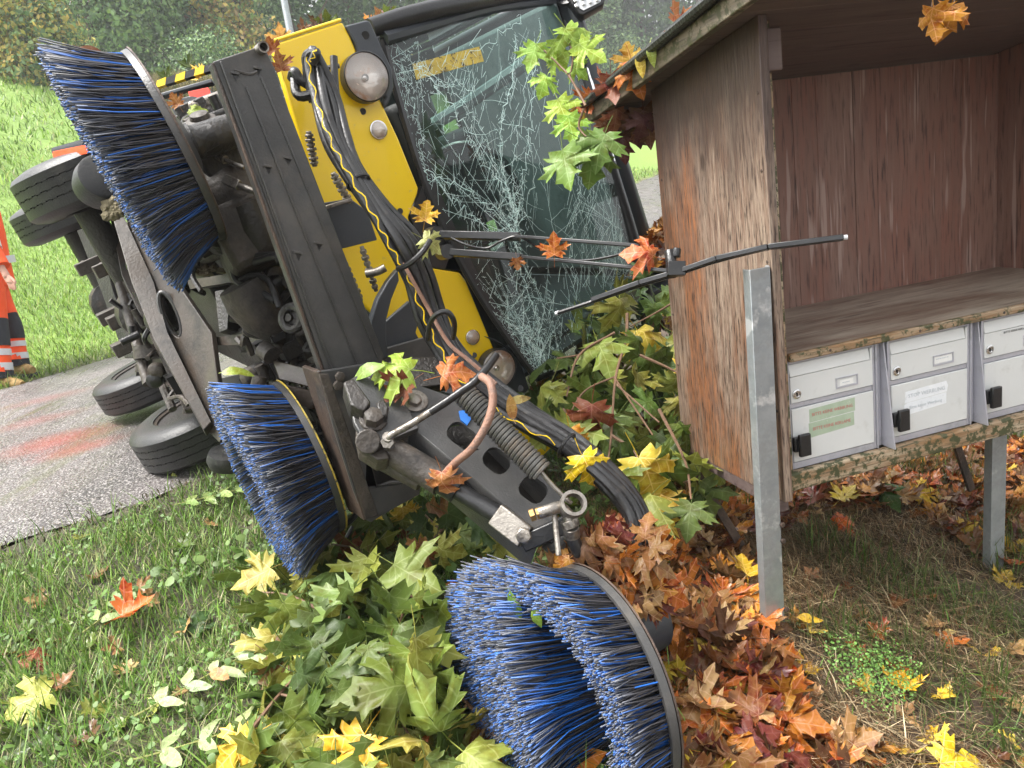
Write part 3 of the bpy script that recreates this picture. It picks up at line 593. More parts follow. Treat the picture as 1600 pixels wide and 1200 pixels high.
# ------------------------------------------------------------------ trees and bushes
def tree(name, x, y, h, w, cols, label, n=3200, cb=.1, leaf=.16, lobes=9, group='trees at the top of the green bank', cat='tree', seed=0):
    rg = np.random.default_rng(seed+11); z0 = g1(x, y)-.1
    t = thing(name, (x, y, z0), label, cat, group)
    m = MB(); m.tube([(x, y, z0), (x+.1*w*rg.normal()*.3, y, z0+h*.35), (x+.05*w*rg.normal(), y+.1, z0+h*.85)], [.035*h*.6, .008*h], 8, smooth=True)
    for k in range(7):
        a = rg.uniform(0, 6.28); hh = rg.uniform(.2, .7)*h; L = w*rg.uniform(.25, .45)
        m.tube([(x, y, z0+hh), (x+L*.5*math.cos(a), y+L*.5*math.sin(a), z0+hh+L*.4), (x+L*math.cos(a), y+L*math.sin(a), z0+hh+L*.9)], [.012*h*.6, .003*h], 5)
    m.build('trunk', m_bark, t, smooth=True)
    n = int(n*2.4); leaf *= .62; C = []; R = []
    for k in range(lobes):
        a = rg.uniform(0, 6.28); q = rg.uniform(0, .33)*w; zz = z0+h*(cb+(.93-cb)*((k+.5)/lobes)); s = .55+.45*math.sin(math.pi*min(1, (k+.8)/lobes))
        C.append((x+q*math.cos(a)*s, y+q*math.sin(a)*s, zz)); R.append(w*rg.uniform(.24, .38)*s)
    C = np.array(C); R = np.array(R); ci = rg.integers(0, lobes, n)
    d = rg.normal(size=(n, 3)); d /= np.linalg.norm(d, axis=1)[:, None]
    rr = R[ci]*rg.uniform(.55, 1.08, n)**.6*(1+.22*np.sin(d[:, 0]*7+ci)*np.cos(d[:, 2]*6+ci*2))
    P = C[ci]+d*rr[:, None]*np.array([1, 1, .85])
    nr = d+rg.normal(size=(n, 3))*.55; nr /= np.linalg.norm(nr, axis=1)[:, None]
    a1 = np.cross(nr, rg.normal(size=(n, 3))); a1 /= np.linalg.norm(a1, axis=1)[:, None]; a2 = np.cross(nr, a1)
    s = leaf*rg.uniform(.5, 1.5, n)
    Mx = np.zeros((n, 3, 4)); Mx[:, :, 0] = a1*s[:, None]; Mx[:, :, 1] = a2*s[:, None]; Mx[:, :, 2] = nr*s[:, None]; Mx[:, :, 3] = P
    ca = np.array(cols)*1.35; pick = rg.integers(0, len(ca), n); c = ca[pick]*rg.uniform(.7, 1.3, n)[:, None]
    bv = [(-.7,0,0),(.05,-.42,.12),(.75,.05,0),(.0,.45,.12)]; bf = [(0,1,2),(0,2,3)]
    scatter('crown', bv, bf, Mx, c, m_crown, parent=t)
    return t
DG = [(.045,.09,.033),(.065,.12,.042),(.032,.065,.028),(.085,.14,.05)]
MG = [(.12,.20,.085),(.16,.25,.10),(.10,.16,.075),(.20,.28,.10)]
YG = [(.30,.29,.08),(.42,.37,.10),(.20,.24,.08),(.46,.34,.09)]
BR = [(.36,.25,.12),(.44,.28,.12),(.24,.20,.09),(.22,.24,.09)]
def tpd(px, q): return (q+6.24)/(.418-.908*(px-800)/1202)
def tp(px, d): P = W(px, 200, d); return P.x, P.y
TR = [ # px, metres behind the road, height, width (as at 25 m), colours, label, leaves
 (20, 16, 4.6, 4.6, YG, 'yellowing bushy tree at the top left corner of the bank', 5200),
 (100, 15, 2.6, 3.2, YG+MG, 'low yellow-green shrub right of the yellowing corner tree', 2600),
 (95, 24, 7.5, 5., BR, 'tall brownish tree behind the yellowing corner tree', 4500),
 (175, 20, 7.5, 5.5, MG, 'mid green tree above the dry grass mound, left one', 5200),
 (245, 19, 5.6, 5.2, MG, 'rounded mid green tree behind the dry grass mound', 5200),
 (325, 19, 6.5, 5.2, MG, 'mid green tree between the mound and the lamp post', 5200),
 (400, 17, 5.6, 3.4, BR+YG, 'brown and orange tinged tree left of the lamp post', 4200),
 (490, 18, 6.5, 5., DG, 'dark green tree right of the lamp post', 5200),
 (580, 18, 6.5, 5., DG, 'dark tree above the yellow front of the sweeper', 4200),
 (670, 18, 6.5, 5., DG, 'dark tree behind the top of the cab', 4200),
 (770, 18, 6.5, 5., DG, 'dark tree behind the upper right of the windscreen', 4200),
 (870, 17, 6.2, 4., DG, 'dark evergreen tree behind the work light', 5200),
 (935, 17, 6.2, 4., DG+MG, 'dark green tree seen between work light and shelter roof', 5600),
 (1010, 17, 6.5, 4.5, DG, 'dark tree just left of the shelter roof edge', 5200),
 (1100, 17, 7., 5., DG, 'dark tree hidden mostly behind the shelter', 3000),
]
for i, (px, q, h, w, cc, lab, n) in enumerate(TR):
    d = min(75, tpd(px, q)); k = d/25; x, y = tp(px, d); tree('tree' if h > 3 else 'shrub', x, y, h*k, w*k, cc, lab, n, cb=.03, leaf=.17*k, seed=i, cat='tree' if h > 3 else 'shrub', lobes=11)
for i in range(9):        # second row closing the wood behind
    px = -60+150*i; d = min(85, tpd(px, 28)); x, y = tp(px, d); k = d/35; tree('tree', x, y, (11+1.5*math.sin(i*2))*k, 8.5*k, DG+MG, 'tall tree in the back row of the wood', 3600, cb=.02, leaf=.28*k, seed=40+i, group='back row of the wood')
# low bushes along the wood edge, on the right between cab and shelter
for i, (px, d, lab) in enumerate(((905, 57, 'low dark bush at the wood edge left of the shelter'), (985, 64, 'low green bush at the wood edge beside the shelter roof'), (335, 24, 'low bush right of the dry grass mound'))):
    x, y = tp(px, d); tree('bush', x, y, 2.0*d/25, 4.4*d/25, DG+MG, lab, 2600, cb=.0, leaf=.12*d/25, lobes=7, seed=70+i, cat='bush', group='bushes at the wood edge')
# ------------------------------------------------------------------ the overturned sweeper
sw = thing('road_sweeper', V(1.5, 1.15, 0), 'small yellow road sweeper tipped on its side with a shattered windscreen', 'road sweeper')
def part(name, mat, fn, parent=None, bevel=0, smooth=False, label=None):
    m = MB(); fn(m); o = m.build(name, mat, parent or sw, bevel=bevel, smooth=smooth)
    if label: o['label'] = label
    return o
def vbox(m, b0, b1, d0, d1, r0, r1): m.box(V((b0+b1)/2, (d0+d1)/2, (r0+r1)/2), VB, VD, VR, abs(b1-b0)/2, abs(d1-d0)/2, abs(r1-r0)/2)
# hull and engine housing
part('engine_housing', m_black, lambda m: vbox(m, 1.35, 3.3, -.10, 1.10, -.30, .92), bevel=.03)
part('belly_plate', m_grimed, lambda m: vbox(m, .30, 1.36, -.02, 1.06, -.42, -.36), bevel=.01)
part('subframe_panel', m_grimed, lambda m: vbox(m, 1.36, 3.0, .12, .95, -.50, -.34), bevel=.02)
part('hopper', surf('hopper_paint', (.80,.52,.02), (.76,.48,.02), 3, dirt=(.4,.3,.05), dscale=8, rough=.35, bump=.05), lambda m: vbox(m, 1.45, 3.2, -.13, 1.0, .10, .98), bevel=.05, label='yellow hopper body behind the cab')
# cab shell
cab = part('cab_floor', m_cabdark, lambda m: vbox(m, .06, 1.25, -.08, 1.12, -.02, .04), bevel=.01)
part('cab_rear_wall', m_cabdark, lambda m: (vbox(m, 1.22, 1.27, -.08, 1.12, .04, .34), vbox(m, 1.22, 1.27, -.08, .12, .34, .95), vbox(m, 1.22, 1.27, .95, 1.12, .34, .95)), bevel=.01)
part('cab_roof', m_slate, lambda m: vbox(m, .16, 1.32, -.08, 1.14, .965, 1.02), bevel=.025)
part('roof_lining', m_headliner, lambda m: vbox(m, .22, 1.2, -.03, 1.08, .925, .96), bevel=.02)  # pale grey stands in for the band of sky light on the windscreen
part('rear_window', m_sideglass, lambda m: vbox(m, 1.235, 1.245, .121, .949, .341, .949))
part('side_window', m_sideglass, lambda m: vbox(m, .30, 1.18, -.105, -.098, .22, .92), label='side window on the upper side of the cab')
part('door', m_slate, lambda m: (vbox(m, .22, 1.22, -.12, -.085, .04, .215), vbox(m, 1.185, 1.24, -.12, -.085, .216, .95), vbox(m, .19, 1.24, -.12, -.085, .925, .96)), bevel=.01)
part('lower_door', m_slate, lambda m: vbox(m, .2, 1.24, 1.122, 1.15, .04, .95), bevel=.01)
part('light_gap_plate', m_slate, lambda m: vbox(m, .10, 1.30, 1.155, 1.17, -.05, 1.03))  # added plate, keeps light from leaking in past the lower door
part('driver_seat', m_seat, lambda m: (vbox(m, .62, 1.02, .30, .75, .22, .34), vbox(m, .95, 1.08, .30, .75, .30, .85)), bevel=.04)
st = part('steering_column', m_cabdark, lambda m: m.cyl(V(.22, .52, .10), V(.46, .52, .42), .035, 12), smooth=True)
part('steering_wheel', m_black, lambda m: (m.torus(V(.47,.52,.44), VB*.6+VR*.8, .20, .014), m.cyl(V(.46,.34,.44)-VR*0, V(.46,.70,.44), .012, 8)), st, smooth=True)
part('dashboard', m_cabdark, lambda m: vbox(m, .07, .30, .10, 1.02, .05, .20), bevel=.03)
part('cab_pillar', m_headliner, lambda m: m.tube([V(1.18, .30, .10), V(.75, .22, .62), V(.34, .12, .93)], .028, 8), smooth=True, label='pale grey cab pillar inside')
# windscreen: a gently bowed laminated pane
TL = W(598, 60, 2.43); TRp = W(868, 6, 2.92); BRp = W(1012, 520, 3.08); BLp = W(838, 592, 2.74)
def ws(u, v, off=0):     # u 0..1 from the bonnet edge to the roof edge, v 0..1 from the upper to the lower side
    p = TL.lerp(TRp, u).lerp(BLp.lerp(BRp, u), v)
    bow = .05*math.sin(math.pi*v)*u+.02*math.sin(math.pi*u)
    return p-VB*(bow+off)-VR*(.085*math.sin(math.pi*v)*(1-u))
NU, NV = 22, 26
def grid(m, off, flip=False):
    vs = [ws(i/NU, j/NV, off) for j in range(NV+1) for i in range(NU+1)]
    m.add(vs, [(j*(NU+1)+i, j*(NU+1)+i+1, (j+1)*(NU+1)+i+1, (j+1)*(NU+1)+i) for j in range(NV) for i in range(NU)])
glass = part('windscreen', m_glass, lambda m: grid(m, 0), smooth=True, label='shattered laminated windscreen')
part('windscreen_seal', m_black, lambda m: m.tube([ws(0, v) for v in np.linspace(0, 1, 12)], .012, 6), smooth=True)
part('windscreen_seal', m_black, lambda m: m.tube([ws(u, 1) for u in np.linspace(0, 1, 10)], .012, 6), smooth=True)
part('tinted_border', m_black, lambda m: [m.add([ws(u0, v0, .003), ws(u1, v0, .003), ws(u1, v1, .003), ws(u0, v1, .003)], [(0,1,2,3)]) for u0, u1, v0, v1 in [(0, .05, k/14, (k+1)/14) for k in range(14)]])
part('yellow_strip', m_yworn, lambda m: [m.add([ws(u, .065+.012*(1-u), .004), ws(u+.035, .065+.012*(1-u), .004), ws(u+.035, .105+.012*(1-u), .004), ws(u, .105+.012*(1-u), .004)], [(0,1,2,3)]) for u in np.arange(.10, .45, .035)])  # yellow strip across the upper end of the pane
# cracks: raised white-green fracture lines spreading from the impacts, and crushed patches
def crackmesh():
    rd = random.Random(3); V_, F_ = [], []
    def seg(a, b_, w):
        n = len(V_); du, dv = b_[0]-a[0], b_[1]-a[1]; l = math.hypot(du, dv)+1e-9; w *= .8; px, py = -dv/l*w, du/l*w
        for (u, v) in ((a[0]+px, a[1]+py), (a[0]-px, a[1]-py), (b_[0]-px, b_[1]-py), (b_[0]+px, b_[1]+py)):
            V_.append(ws(min(1, max(0, u)), min(1, max(0, v)), .0045))
        F_.append((n, n+1, n+2, n+3))
    def walk(u, v, ang, L, w, wob=.08, br=.06, depth=0, step=.022, fuzz=.0, bend=0):
        l = 0
        while l < L:
            ang += rd.gauss(0, wob)+bend; s = step*rd.uniform(.6, 1.3); u2 = u+math.cos(ang)*s; v2 = v+math.sin(ang)*s
            if not (0.01 < u2 < .99 and .01 < v2 < .99): break
            seg((u, v), (u2, v2), w*(1-.6*l/L))
            if rd.random() < br and depth < 2: walk(u2, v2, ang+rd.choice((-1, 1))*rd.uniform(.4, 1.1), L*.35*rd.random(), w*.6, wob, br, depth+1, step)
            if fuzz:
                for _ in range(int(fuzz)): 
                    a = rd.uniform(0, 6.28); ll = rd.uniform(.004, .016); ox, oy = rd.gauss(0, .006), rd.gauss(0, .006)
                    seg((u2+ox, v2+oy), (u2+ox+math.cos(a)*ll, v2+oy+math.sin(a)*ll), .0005)
            u, v = u2, v2; l += s
    inv = lambda px, py: invws(px, py)
    def star(px, py, n, L, w, a0=0, a1=6.28, wob=.10, br=.10, fuzz=0, bend=0):
        u, v = inv(px, py)
        n = int(n*.42); wob *= .35; br *= .4
        for k in range(n): walk(u+rd.gauss(0, .004), v+rd.gauss(0, .004), a0+(a1-a0)*(k+rd.random()*.8)/n, L*rd.uniform(.4, 1.1), w*rd.uniform(.5, 1.1), wob, br, fuzz=fuzz, bend=bend)
    def path(pts, w, fuzz=1, jit=.006, br=.2, bL=.12):
        q = [inv(*p) for p in pts]; q = [Vector((a, b_, 0)) for a, b_ in q]; q = spline(q, 9); prev = None
        for p in q:
            c = (p.x+rd.gauss(0, jit), p.y+rd.gauss(0, jit))
            if prev:
                seg(prev, c, w)
                for _ in range(fuzz):
                    a = rd.uniform(0, 6.28); ll = rd.uniform(.005, .022); ox, oy = rd.gauss(0, .007), rd.gauss(0, .007)
                    seg((c[0]+ox, c[1]+oy), (c[0]+ox+math.cos(a)*ll, c[1]+oy+math.sin(a)*ll), .0006)
                if rd.random() < br: walk(c[0], c[1], rd.uniform(0, 6.28), bL, w*.6, .12, .03)
            prev = c
    # long fracture bundles as they run over the pane
    path([(648,95),(690,150),(740,215),(790,290),(803,335)], .0012, 3); path([(655,100),(700,140),(745,190),(775,260)], .0009, 2)
    path([(735,110),(725,150),(700,190),(690,205)], .0006, 0)
    path([(805,335),(782,250),(785,180),(800,120),(805,60)], .0014, 4); path([(808,350),(800,260),(815,170),(835,60)], .001, 2)
    path([(806,365),(812,300),(825,230),(832,150),(842,30)], .0012, 2); path([(808,360),(790,300),(760,260),(735,215)], .001, 3)
    path([(640,252),(700,285),(750,315),(790,350),(806,366)], .0013, 3); path([(640,250),(690,295),(730,330),(770,365)], .001, 3)
    path([(808,365),(835,270),(822,210),(845,260),(865,360),(885,440),(895,520)], .0008, 0)
    path([(800,360),(815,430),(835,490),(850,560),(845,585)], .0012, 3); path([(800,365),(820,420),(860,500),(868,540)], .0008, 1)
    path([(905,260),(900,330),(890,400),(900,470)], .0009, 2); path([(925,265),(915,350),(905,440)], .0008, 1); path([(940,280),(960,360),(975,430)], .001, 2)
    path([(672,145),(705,128),(740,138)], .0006, 1); path([(720,95),(780,55),(815,28)], .0008, 1); path([(660,268),(655,200),(625,120)], .0007, 3)
    # sprays
    star(806, 372, 16, .40, .0010, 3.3, 4.6, .05, .06, 1); star(806, 350, 12, .5, .0007, 2.6, 5.2, .03, .03); star(612, 95, 26, .14, .0007, 0, 6.28, .15, .2, 1)
    star(640, 255, 18, .20, .0008, 0, 6.28, .12, .15, 1); star(625, 210, 22, .15, .0007, 0, 6.28, .15, .2, 1); star(655, 110, 14, .22, .0008, 0, 6.28, .1, .1, 1)
    star(845, 555, 46, .28, .0009, 2.4, 6.0, .10, .12, 2); star(815, 520, 34, .22, .0008, 0, 6.28, .12, .15, 2); star(795, 480, 26, .20, .0008, 0, 6.28, .12, .15, 1); star(850, 470, 18, .24, .0007, 0, 6.28, .12, .1, 1)
    star(905, 330, 12, .3, .0007, 0, 6.28, .08, .1); star(955, 350, 26, .28, .0009, 1.0, 5.4, .10, .15, 1); star(960, 420, 22, .22, .0008, 0, 6.28, .15, .15, 1)
    # short vertical dashes: the parallel craze between the long cracks
    for (x0, y0, x1, y1, n) in ((700,40,850,330,110),(620,70,760,260,45),(890,260,985,440,190),(640,240,800,380,30),(700,400,860,560,90),(860,380,930,520,20),(850,60,900,250,12)):
        for _ in range(n):
            px, py = rd.uniform(x0, x1), rd.uniform(y0, y1); L = rd.uniform(6, 38); an = math.radians(rd.choice((95, 100, 85, 108, 60))+rd.gauss(0, 9))
            a = inv(px, py); b_ = inv(px+math.cos(an)*L, py+math.sin(an)*L)
            if .02 < a[0] < .98 and .02 < a[1] < .98 and .02 < b_[0] < .98 and .02 < b_[1] < .98: seg(a, b_, rd.uniform(.0003, .0009))
    # crushed glass at the lower corner
    for (cx, cy, sx, sy, n) in ((800,520,40,32,520),(848,560,22,28,380),(806,345,10,30,260),(620,215,14,30,180),(640,120,24,26,170),(965,395,16,40,200)):
        for _ in range(n):
            a = inv(rd.gauss(cx, sx), rd.gauss(cy, sy)); an = rd.uniform(0, 6.28); L = rd.uniform(.004, .02)
            if .01 < a[0] < .99 and .01 < a[1] < .99: seg(a, (a[0]+math.cos(an)*L, a[1]+math.sin(an)*L), rd.uniform(.0003, .0008))
    m = MB(); m.v = V_; m.f = F_; return m
_tab = [(project(ws(i/40, j/40)), i/40, j/40) for i in range(41) for j in range(41)]
_tp = np.array([[t[0][0], t[0][1]] for t in _tab]); _tu = np.array([[t[1], t[2]] for t in _tab])
def invws(px, py):
    """the point of the pane under a picture point, refined from a table"""
    k = int(np.argmin(((_tp-np.array([px, py]))**2).sum(1))); u, v = _tu[k]
    for _ in range(3):
        e = 1e-3; p0 = project(ws(u, v)); pu = project(ws(u+e, v)); pv = project(ws(u, v+e))
        J = np.array([[(pu[0]-p0[0])/e, (pv[0]-p0[0])/e], [(pu[1]-p0[1])/e, (pv[1]-p0[1])/e]]); s = np.linalg.solve(J, np.array([px-p0[0], py-p0[1]])); u += s[0]; v += s[1]
    return float(u), float(v)
ck = crackmesh().build('crack_lines', m_crack, glass, fixn=False); ck['kind'] = 'stuff'
# pillars and rims of the cab
part('cab_rim', m_black, lambda m: m.tube(Wp((578,44,2.40),(640,24,2.47),(720,6,2.6),(800,-6,2.78),(872,-10,2.95)), [.030,.030], 10), smooth=True, label='black pillar along the upper side of the cab')
part('cab_rim', m_slate, lambda m: m.tube(Wp((600,60,2.42),(680,38,2.55),(770,14,2.72),(868,2,2.93)), [.022,.014], 8), smooth=True)
part('roof_rim', m_black, lambda m: m.tube(Wp((872,-8,2.96),(893,60,2.98),(925,165,3.02),(958,275,3.06),(990,380,3.1),(1020,500,3.15)), [.026,.030], 10), smooth=True, label='black rim along the roof edge of the windscreen')
part('roof_trim', m_chrome, lambda m: m.tube(Wp((905,60,2.98),(935,165,3.0),(966,275,3.05),(996,372,3.09)), .006, 6), smooth=True, label='bright drip rail')
part('roof_spoiler', m_slate, lambda m: m.poly(Wp((866,-14,2.97),(884,-14,2.99),(905,50,3.02),(890,54,3.0)), .05, -VB), bevel=.004)
# work light on a bracket above the cab
wl = part('work_light', m_black, lambda m: m.poly([W(x, y, 2.86) for x, y in ((884,-18),(935,-30),(947,-8),(944,6),(912,24),(903,21),(886,-4))], .05, -FW), bevel=.006, label='square LED work light on the cab roof')
part('lens', m_refl, lambda m: m.poly([W(x, y, 2.855) for x, y in ((891,-14),(932,-24),(941,-8),(938,3),(912,16),(906,13))], .004, -FW), wl)
for i in range(4):
    for j in range(3):
        a = i/3; q0 = (898+a*32, -8-a*9+j*8); part('led', m_chrome, lambda m: m.lathe(W(q0[0]+j*1.5, q0[1]+1, 2.853), -FW, [(0,.008),(.002,.008),(.004,.004)], 8), wl)
part('bracket', m_black, lambda m: m.tube(Wp((868,0,2.95),(880,6,2.9),(893,4,2.88)), .012, 6), wl, smooth=True)

# ---- front panels
FN = -VB
yl = part('front_panel', m_yellow, lambda m: m.poly(PB(0, (424,70),(535,34),(548,58),(562,92),(600,168),(622,215),(654,294),(653,302),(638,340),(668,418),(719,426),(728,438),(770,540),(790,590),(770,615),(730,600),(640,540),(560,470),(505,330),(470,220)), .03, FN), bevel=.006, label='yellow front panel')
part('panel_fold', m_yellow, lambda m: m.poly([onb(424,68,.0), onb(535,33,.0), onb(535,33,.0)+VB*.35-VD*.03, onb(424,68,.0)+VB*.35-VD*.03], .01, VD), bevel=.004, label='yellow panel side folding back')
part('lower_valance', m_yellow, lambda m: m.poly(PB(-.012, (655,700),(700,700),(830,640),(860,700),(800,760),(700,760)), .02, FN), bevel=.004, label='yellow lower valance behind the arm')
part('cowl', m_black, lambda m: m.poly(PB(.012, (640,335),(662,290),(700,330),(790,520),(745,520),(722,424),(668,417)), .03, FN), bevel=.004)
gp = part('lamp_surround', m_slate, lambda m: m.poly(PB(-.008, (540,40),(574,31),(579,34),(598,76),(613,108),(616,135),(609,158),(602,170),(598,160),(604,152),(560,90),(556,68)), .03, FN), bevel=.005, label='slate grey surround of the upper headlight')
part('bolt', m_black, lambda m: m.cyl(onb(571,55,-.008), onb(571,55,-.012), .012, 12), gp)
gp2 = part('lamp_surround', m_slate, lambda m: m.poly(PB(-.008, (757,525),(775,530),(806,550),(822,590),(827,607),(822,614),(800,612),(787,598),(800,590),(808,570),(795,545)), .03, FN), bevel=.005, label='slate grey surround of the lower headlight')
part('bolt', m_black, lambda m: m.cyl(onb(813,607,-.008), onb(813,607,-.012), .012, 12), gp2)
def headlight(px, py, r, label, b=-.046):
    c = onb(px, py, b); ax = -VB
    h = part('headlight', m_black, lambda m: m.lathe(c, ax, [(-.03,r*1.06),(.006,r*1.06),(.008,r*1.02),(.004,r*.99)], 36, capa=False, capb=False), smooth=True, label=label)
    part('reflector', m_reflector, lambda m: m.lathe(c, ax, [(.004,r*.985),(-.003,r*.90),(-.012,r*.70),(-.018,r*.42),(-.020,r*.001)], 36, capa=False), h, smooth=True)
    part('bulb_cap', m_chrome, lambda m: m.lathe(c, ax, [(-.019,r*.16),(-.010,r*.16),(-.007,r*.10)], 16), h, smooth=True)
    part('lens', m_lens, lambda m: m.lathe(c, ax, [(.005,r*.985),(.011,r*.8),(.016,r*.5),(.018,r*.2)], 36, capa=False), h, smooth=True)
    0 and part('lens_rib', m_lens, lambda m: [m.tube([c+ax*.0155*(1-(k/5)**2*.6)+VR*(k*r*.17)+VD*(t*r*math.sqrt(max(0, 1-(k*.17)**2))*.93) for t in (-1,-.5,0,.5,1)], .0012, 4) for k in range(-5, 6)], h)
    return h
headlight(573, 120, .069, 'round upper headlight with pinkish reflector'); headlight(779, 576, .066, 'round lower headlight half behind the hoses')
def lamp2(px, py, r, label):
    c = onb(px, py, -.002); ax = -VB
    h = part('indicator', m_chrome, lambda m: m.lathe(c, ax, [(0,r*1.12),(.005,r*1.12),(.006,r)], 24), smooth=True, label=label)
    part('reflector', m_reflector, lambda m: m.lathe(c, ax, [(.0065,r*.98),(.0068,.001)], 24, capa=False), h, smooth=True)
    part('lens', m_lens, lambda m: m.lathe(c, ax, [(.007,r*.98),(.013,r*.6),(.015,r*.2)], 24, capa=False), h, smooth=True)
lamp2(591, 203, .0255, 'small round indicator lamp below the upper headlight'); lamp2(738, 527, .024, 'small round indicator lamp above the lower headlight')
for q in ((567,174),(741,555),(625,330),(632,420)): part('screw_hole', m_black, lambda m: m.cyl(onb(*q,-.0005), onb(*q,-.003), .010, 12))

# ---- the main cross beam: folded steel channel with embossed lines
BB = -.30
def pbm(*a): return PB(BB, *a)
beam = part('cross_beam', m_steel, lambda m: m.poly(pbm((333,96),(412,70),(430,108),(445,155),(600,556),(596,572),(507,582),(420,320)), .012, FN), bevel=.003, label='dark steel cross beam')
part('beam_flange', m_steel, lambda m: m.poly([onb(*q, BB)+VB*o for q, o in (((333,96),.004),((507,582),.004),((507,582),.06),((333,96),.06))], .010, -VR), beam, bevel=.002)
part('beam_edge', m_rust, lambda m: m.beam(onb(332,98,BB+.004), onb(506,584,BB+.004), .007, .012, VB), beam, bevel=.003, label='rust-worn edge of the beam')
part('beam_fold', m_steel, lambda m: m.beam(onb(345,96,BB-.004), onb(520,582,BB-.004), .006, .006, VB), beam, bevel=.002)
part('beam_fold', m_steel, lambda m: m.beam(onb(385,135,BB-.003), onb(560,575,BB-.003), .005, .005, VB), beam, bevel=.002)
part('beam_fold', m_steel, lambda m: m.tube(pbm((366,110),(390,116),(402,112))+[], .004, 6), beam, smooth=True)
part('beam_fold', m_steel, lambda m: m.beam(onb(408,120,BB-.002), onb(590,560,BB-.002), .005, .005, VB), beam, bevel=.002)
for q in ((368,120),(403,112),(419,265),(450,252),(466,400),(498,385)):
    part('punched_slot', m_black, lambda m: m.poly(pbm((q[0]-6,q[1]-6),(q[0]+5,q[1]-3),(q[0]+1,q[1]+8)), .004, FN), beam)
    beam.children[-1].location = -VB*.002
    part('slot_lip', m_steel, lambda m: m.beam(onb(q[0]-7,q[1]-7,BB-.004), onb(q[0]+6,q[1]-4,BB-.004), .006, .004, VB), beam, bevel=.001)
part('pipe_stub', m_galvfit, lambda m: (m.lathe(onb(412,73,BB-.03), VB, [(0,.014),(.05,.014)], 16, capa=False, capb=False), m.lathe(onb(412,73,BB-.03), VB, [(0,.010),(0.0005,.014)], 16, capa=False, capb=False), m.lathe(onb(412,73,BB-.0295), VB, [(0,.010),(.05,.010)], 16, capa=False, capb=False)), beam, smooth=True)
# ---- lower mounting frame below the beam (around the arm pivot)
mf = part('mounting_frame', m_steel, lambda m: m.poly(PB(-.335, (497,580),(520,577),(560,570),(650,565),(662,590),(620,600),(560,640),(590,760),(612,752),(660,752),(655,772),(580,816),(570,812),(552,765),(525,680)), .014, FN), bevel=.003, label='dark steel mounting frame under the beam')
part('frame_edge', m_rust, lambda m: m.poly([onb(x, y, -.335)+VB*o for (x, y), o in (((496,582),0),((569,814),0),((569,814),.14),((496,582),.14))], .012, -VR), mf, bevel=.002)
part('frame_face', m_grime, lambda m: m.poly(PB(-.338, (498,584),(513,584),(592,806),(572,812)), .006, FN), mf, bevel=.002)
part('foot_plate', m_steel, lambda m: m.poly([onb(578,815,-.335), onb(657,772,-.335), onb(664,768,-.335)+VB*.18, onb(585,805,-.335)+VB*.18], .012, VD), mf, bevel=.002)
part('web', m_grimed, lambda m: m.poly(PB(-.26, (520,590),(640,590),(650,770),(590,795),(540,700)), .02, FN), mf, bevel=.003)
for q in ((530,588),(527,602),(608,668),(600,650)): part('bolt_head', m_grime, lambda m: m.lathe(onb(*q,-.338), FN, [(0,.014),(.012,.014),(.013,.010)], 6), mf, bevel=.001)

# ---- brackets and hydraulics between the beam and the yellow panel
part('bracket_plate', m_slate, lambda m: m.poly(PB(-.14, (498,318),(548,310),(575,330),(590,375),(520,392),(512,372)), .02, FN), bevel=.004)
part('bracket_edge', m_galvfit, lambda m: m.beam(onb(503,326,-.165), onb(548,312,-.165), .010, .02, VB), bevel=.002)
part('bracket_plate', m_slate, lambda m: m.poly(PB(-.12, (582,520),(640,470),(655,500),(650,520),(672,560),(610,580)), .02, FN), bevel=.004)
part('bracket_plate', m_steel, lambda m: m.poly(PB(-.16, (590,548),(690,520),(700,560),(640,590),(598,585)), .02, FN), bevel=.004)
part('hook_bracket', m_slate, lambda m: m.poly(PB(-.22, (622,420),(606,440),(590,468),(580,500),(580,530),(588,565),(608,560),(604,530),(604,500),(612,468),(624,438)), .03, FN), bevel=.004, label='curved dark hook bracket')
for p in (((536,405),(565,470),.010),((565,385),(588,455),.011),((482,205),(492,260),.013),((520,270),(548,320),.013)):
    a = onb(*p[0], -.15); b_ = onb(*p[1], -.13); dd = (b_-a)
    def fit(m):
        m.cyl(a, b_, p[2]*.6, 10)
        for k in range(7):
            q0 = a+dd*(.08+.13*k); m.lathe(q0, dd, [(0, p[2]*(.9+.25*(k % 2))), (dd.length*.07, p[2]*(.9+.25*(k % 2)))], 6 if k % 2 else 12)
    part('hydraulic_fitting', m_galvfit, fit, bevel=.001)
part('fitting_elbow', m_galvfit, lambda m: m.tube([onb(572,428,-.17), onb(590,424,-.19), onb(602,418,-.2)], .012, 10), smooth=True)
part('hook_pin', m_black, lambda m: m.cyl(onb(512,106,-.10), onb(530,103,-.12), .007, 8), smooth=True)

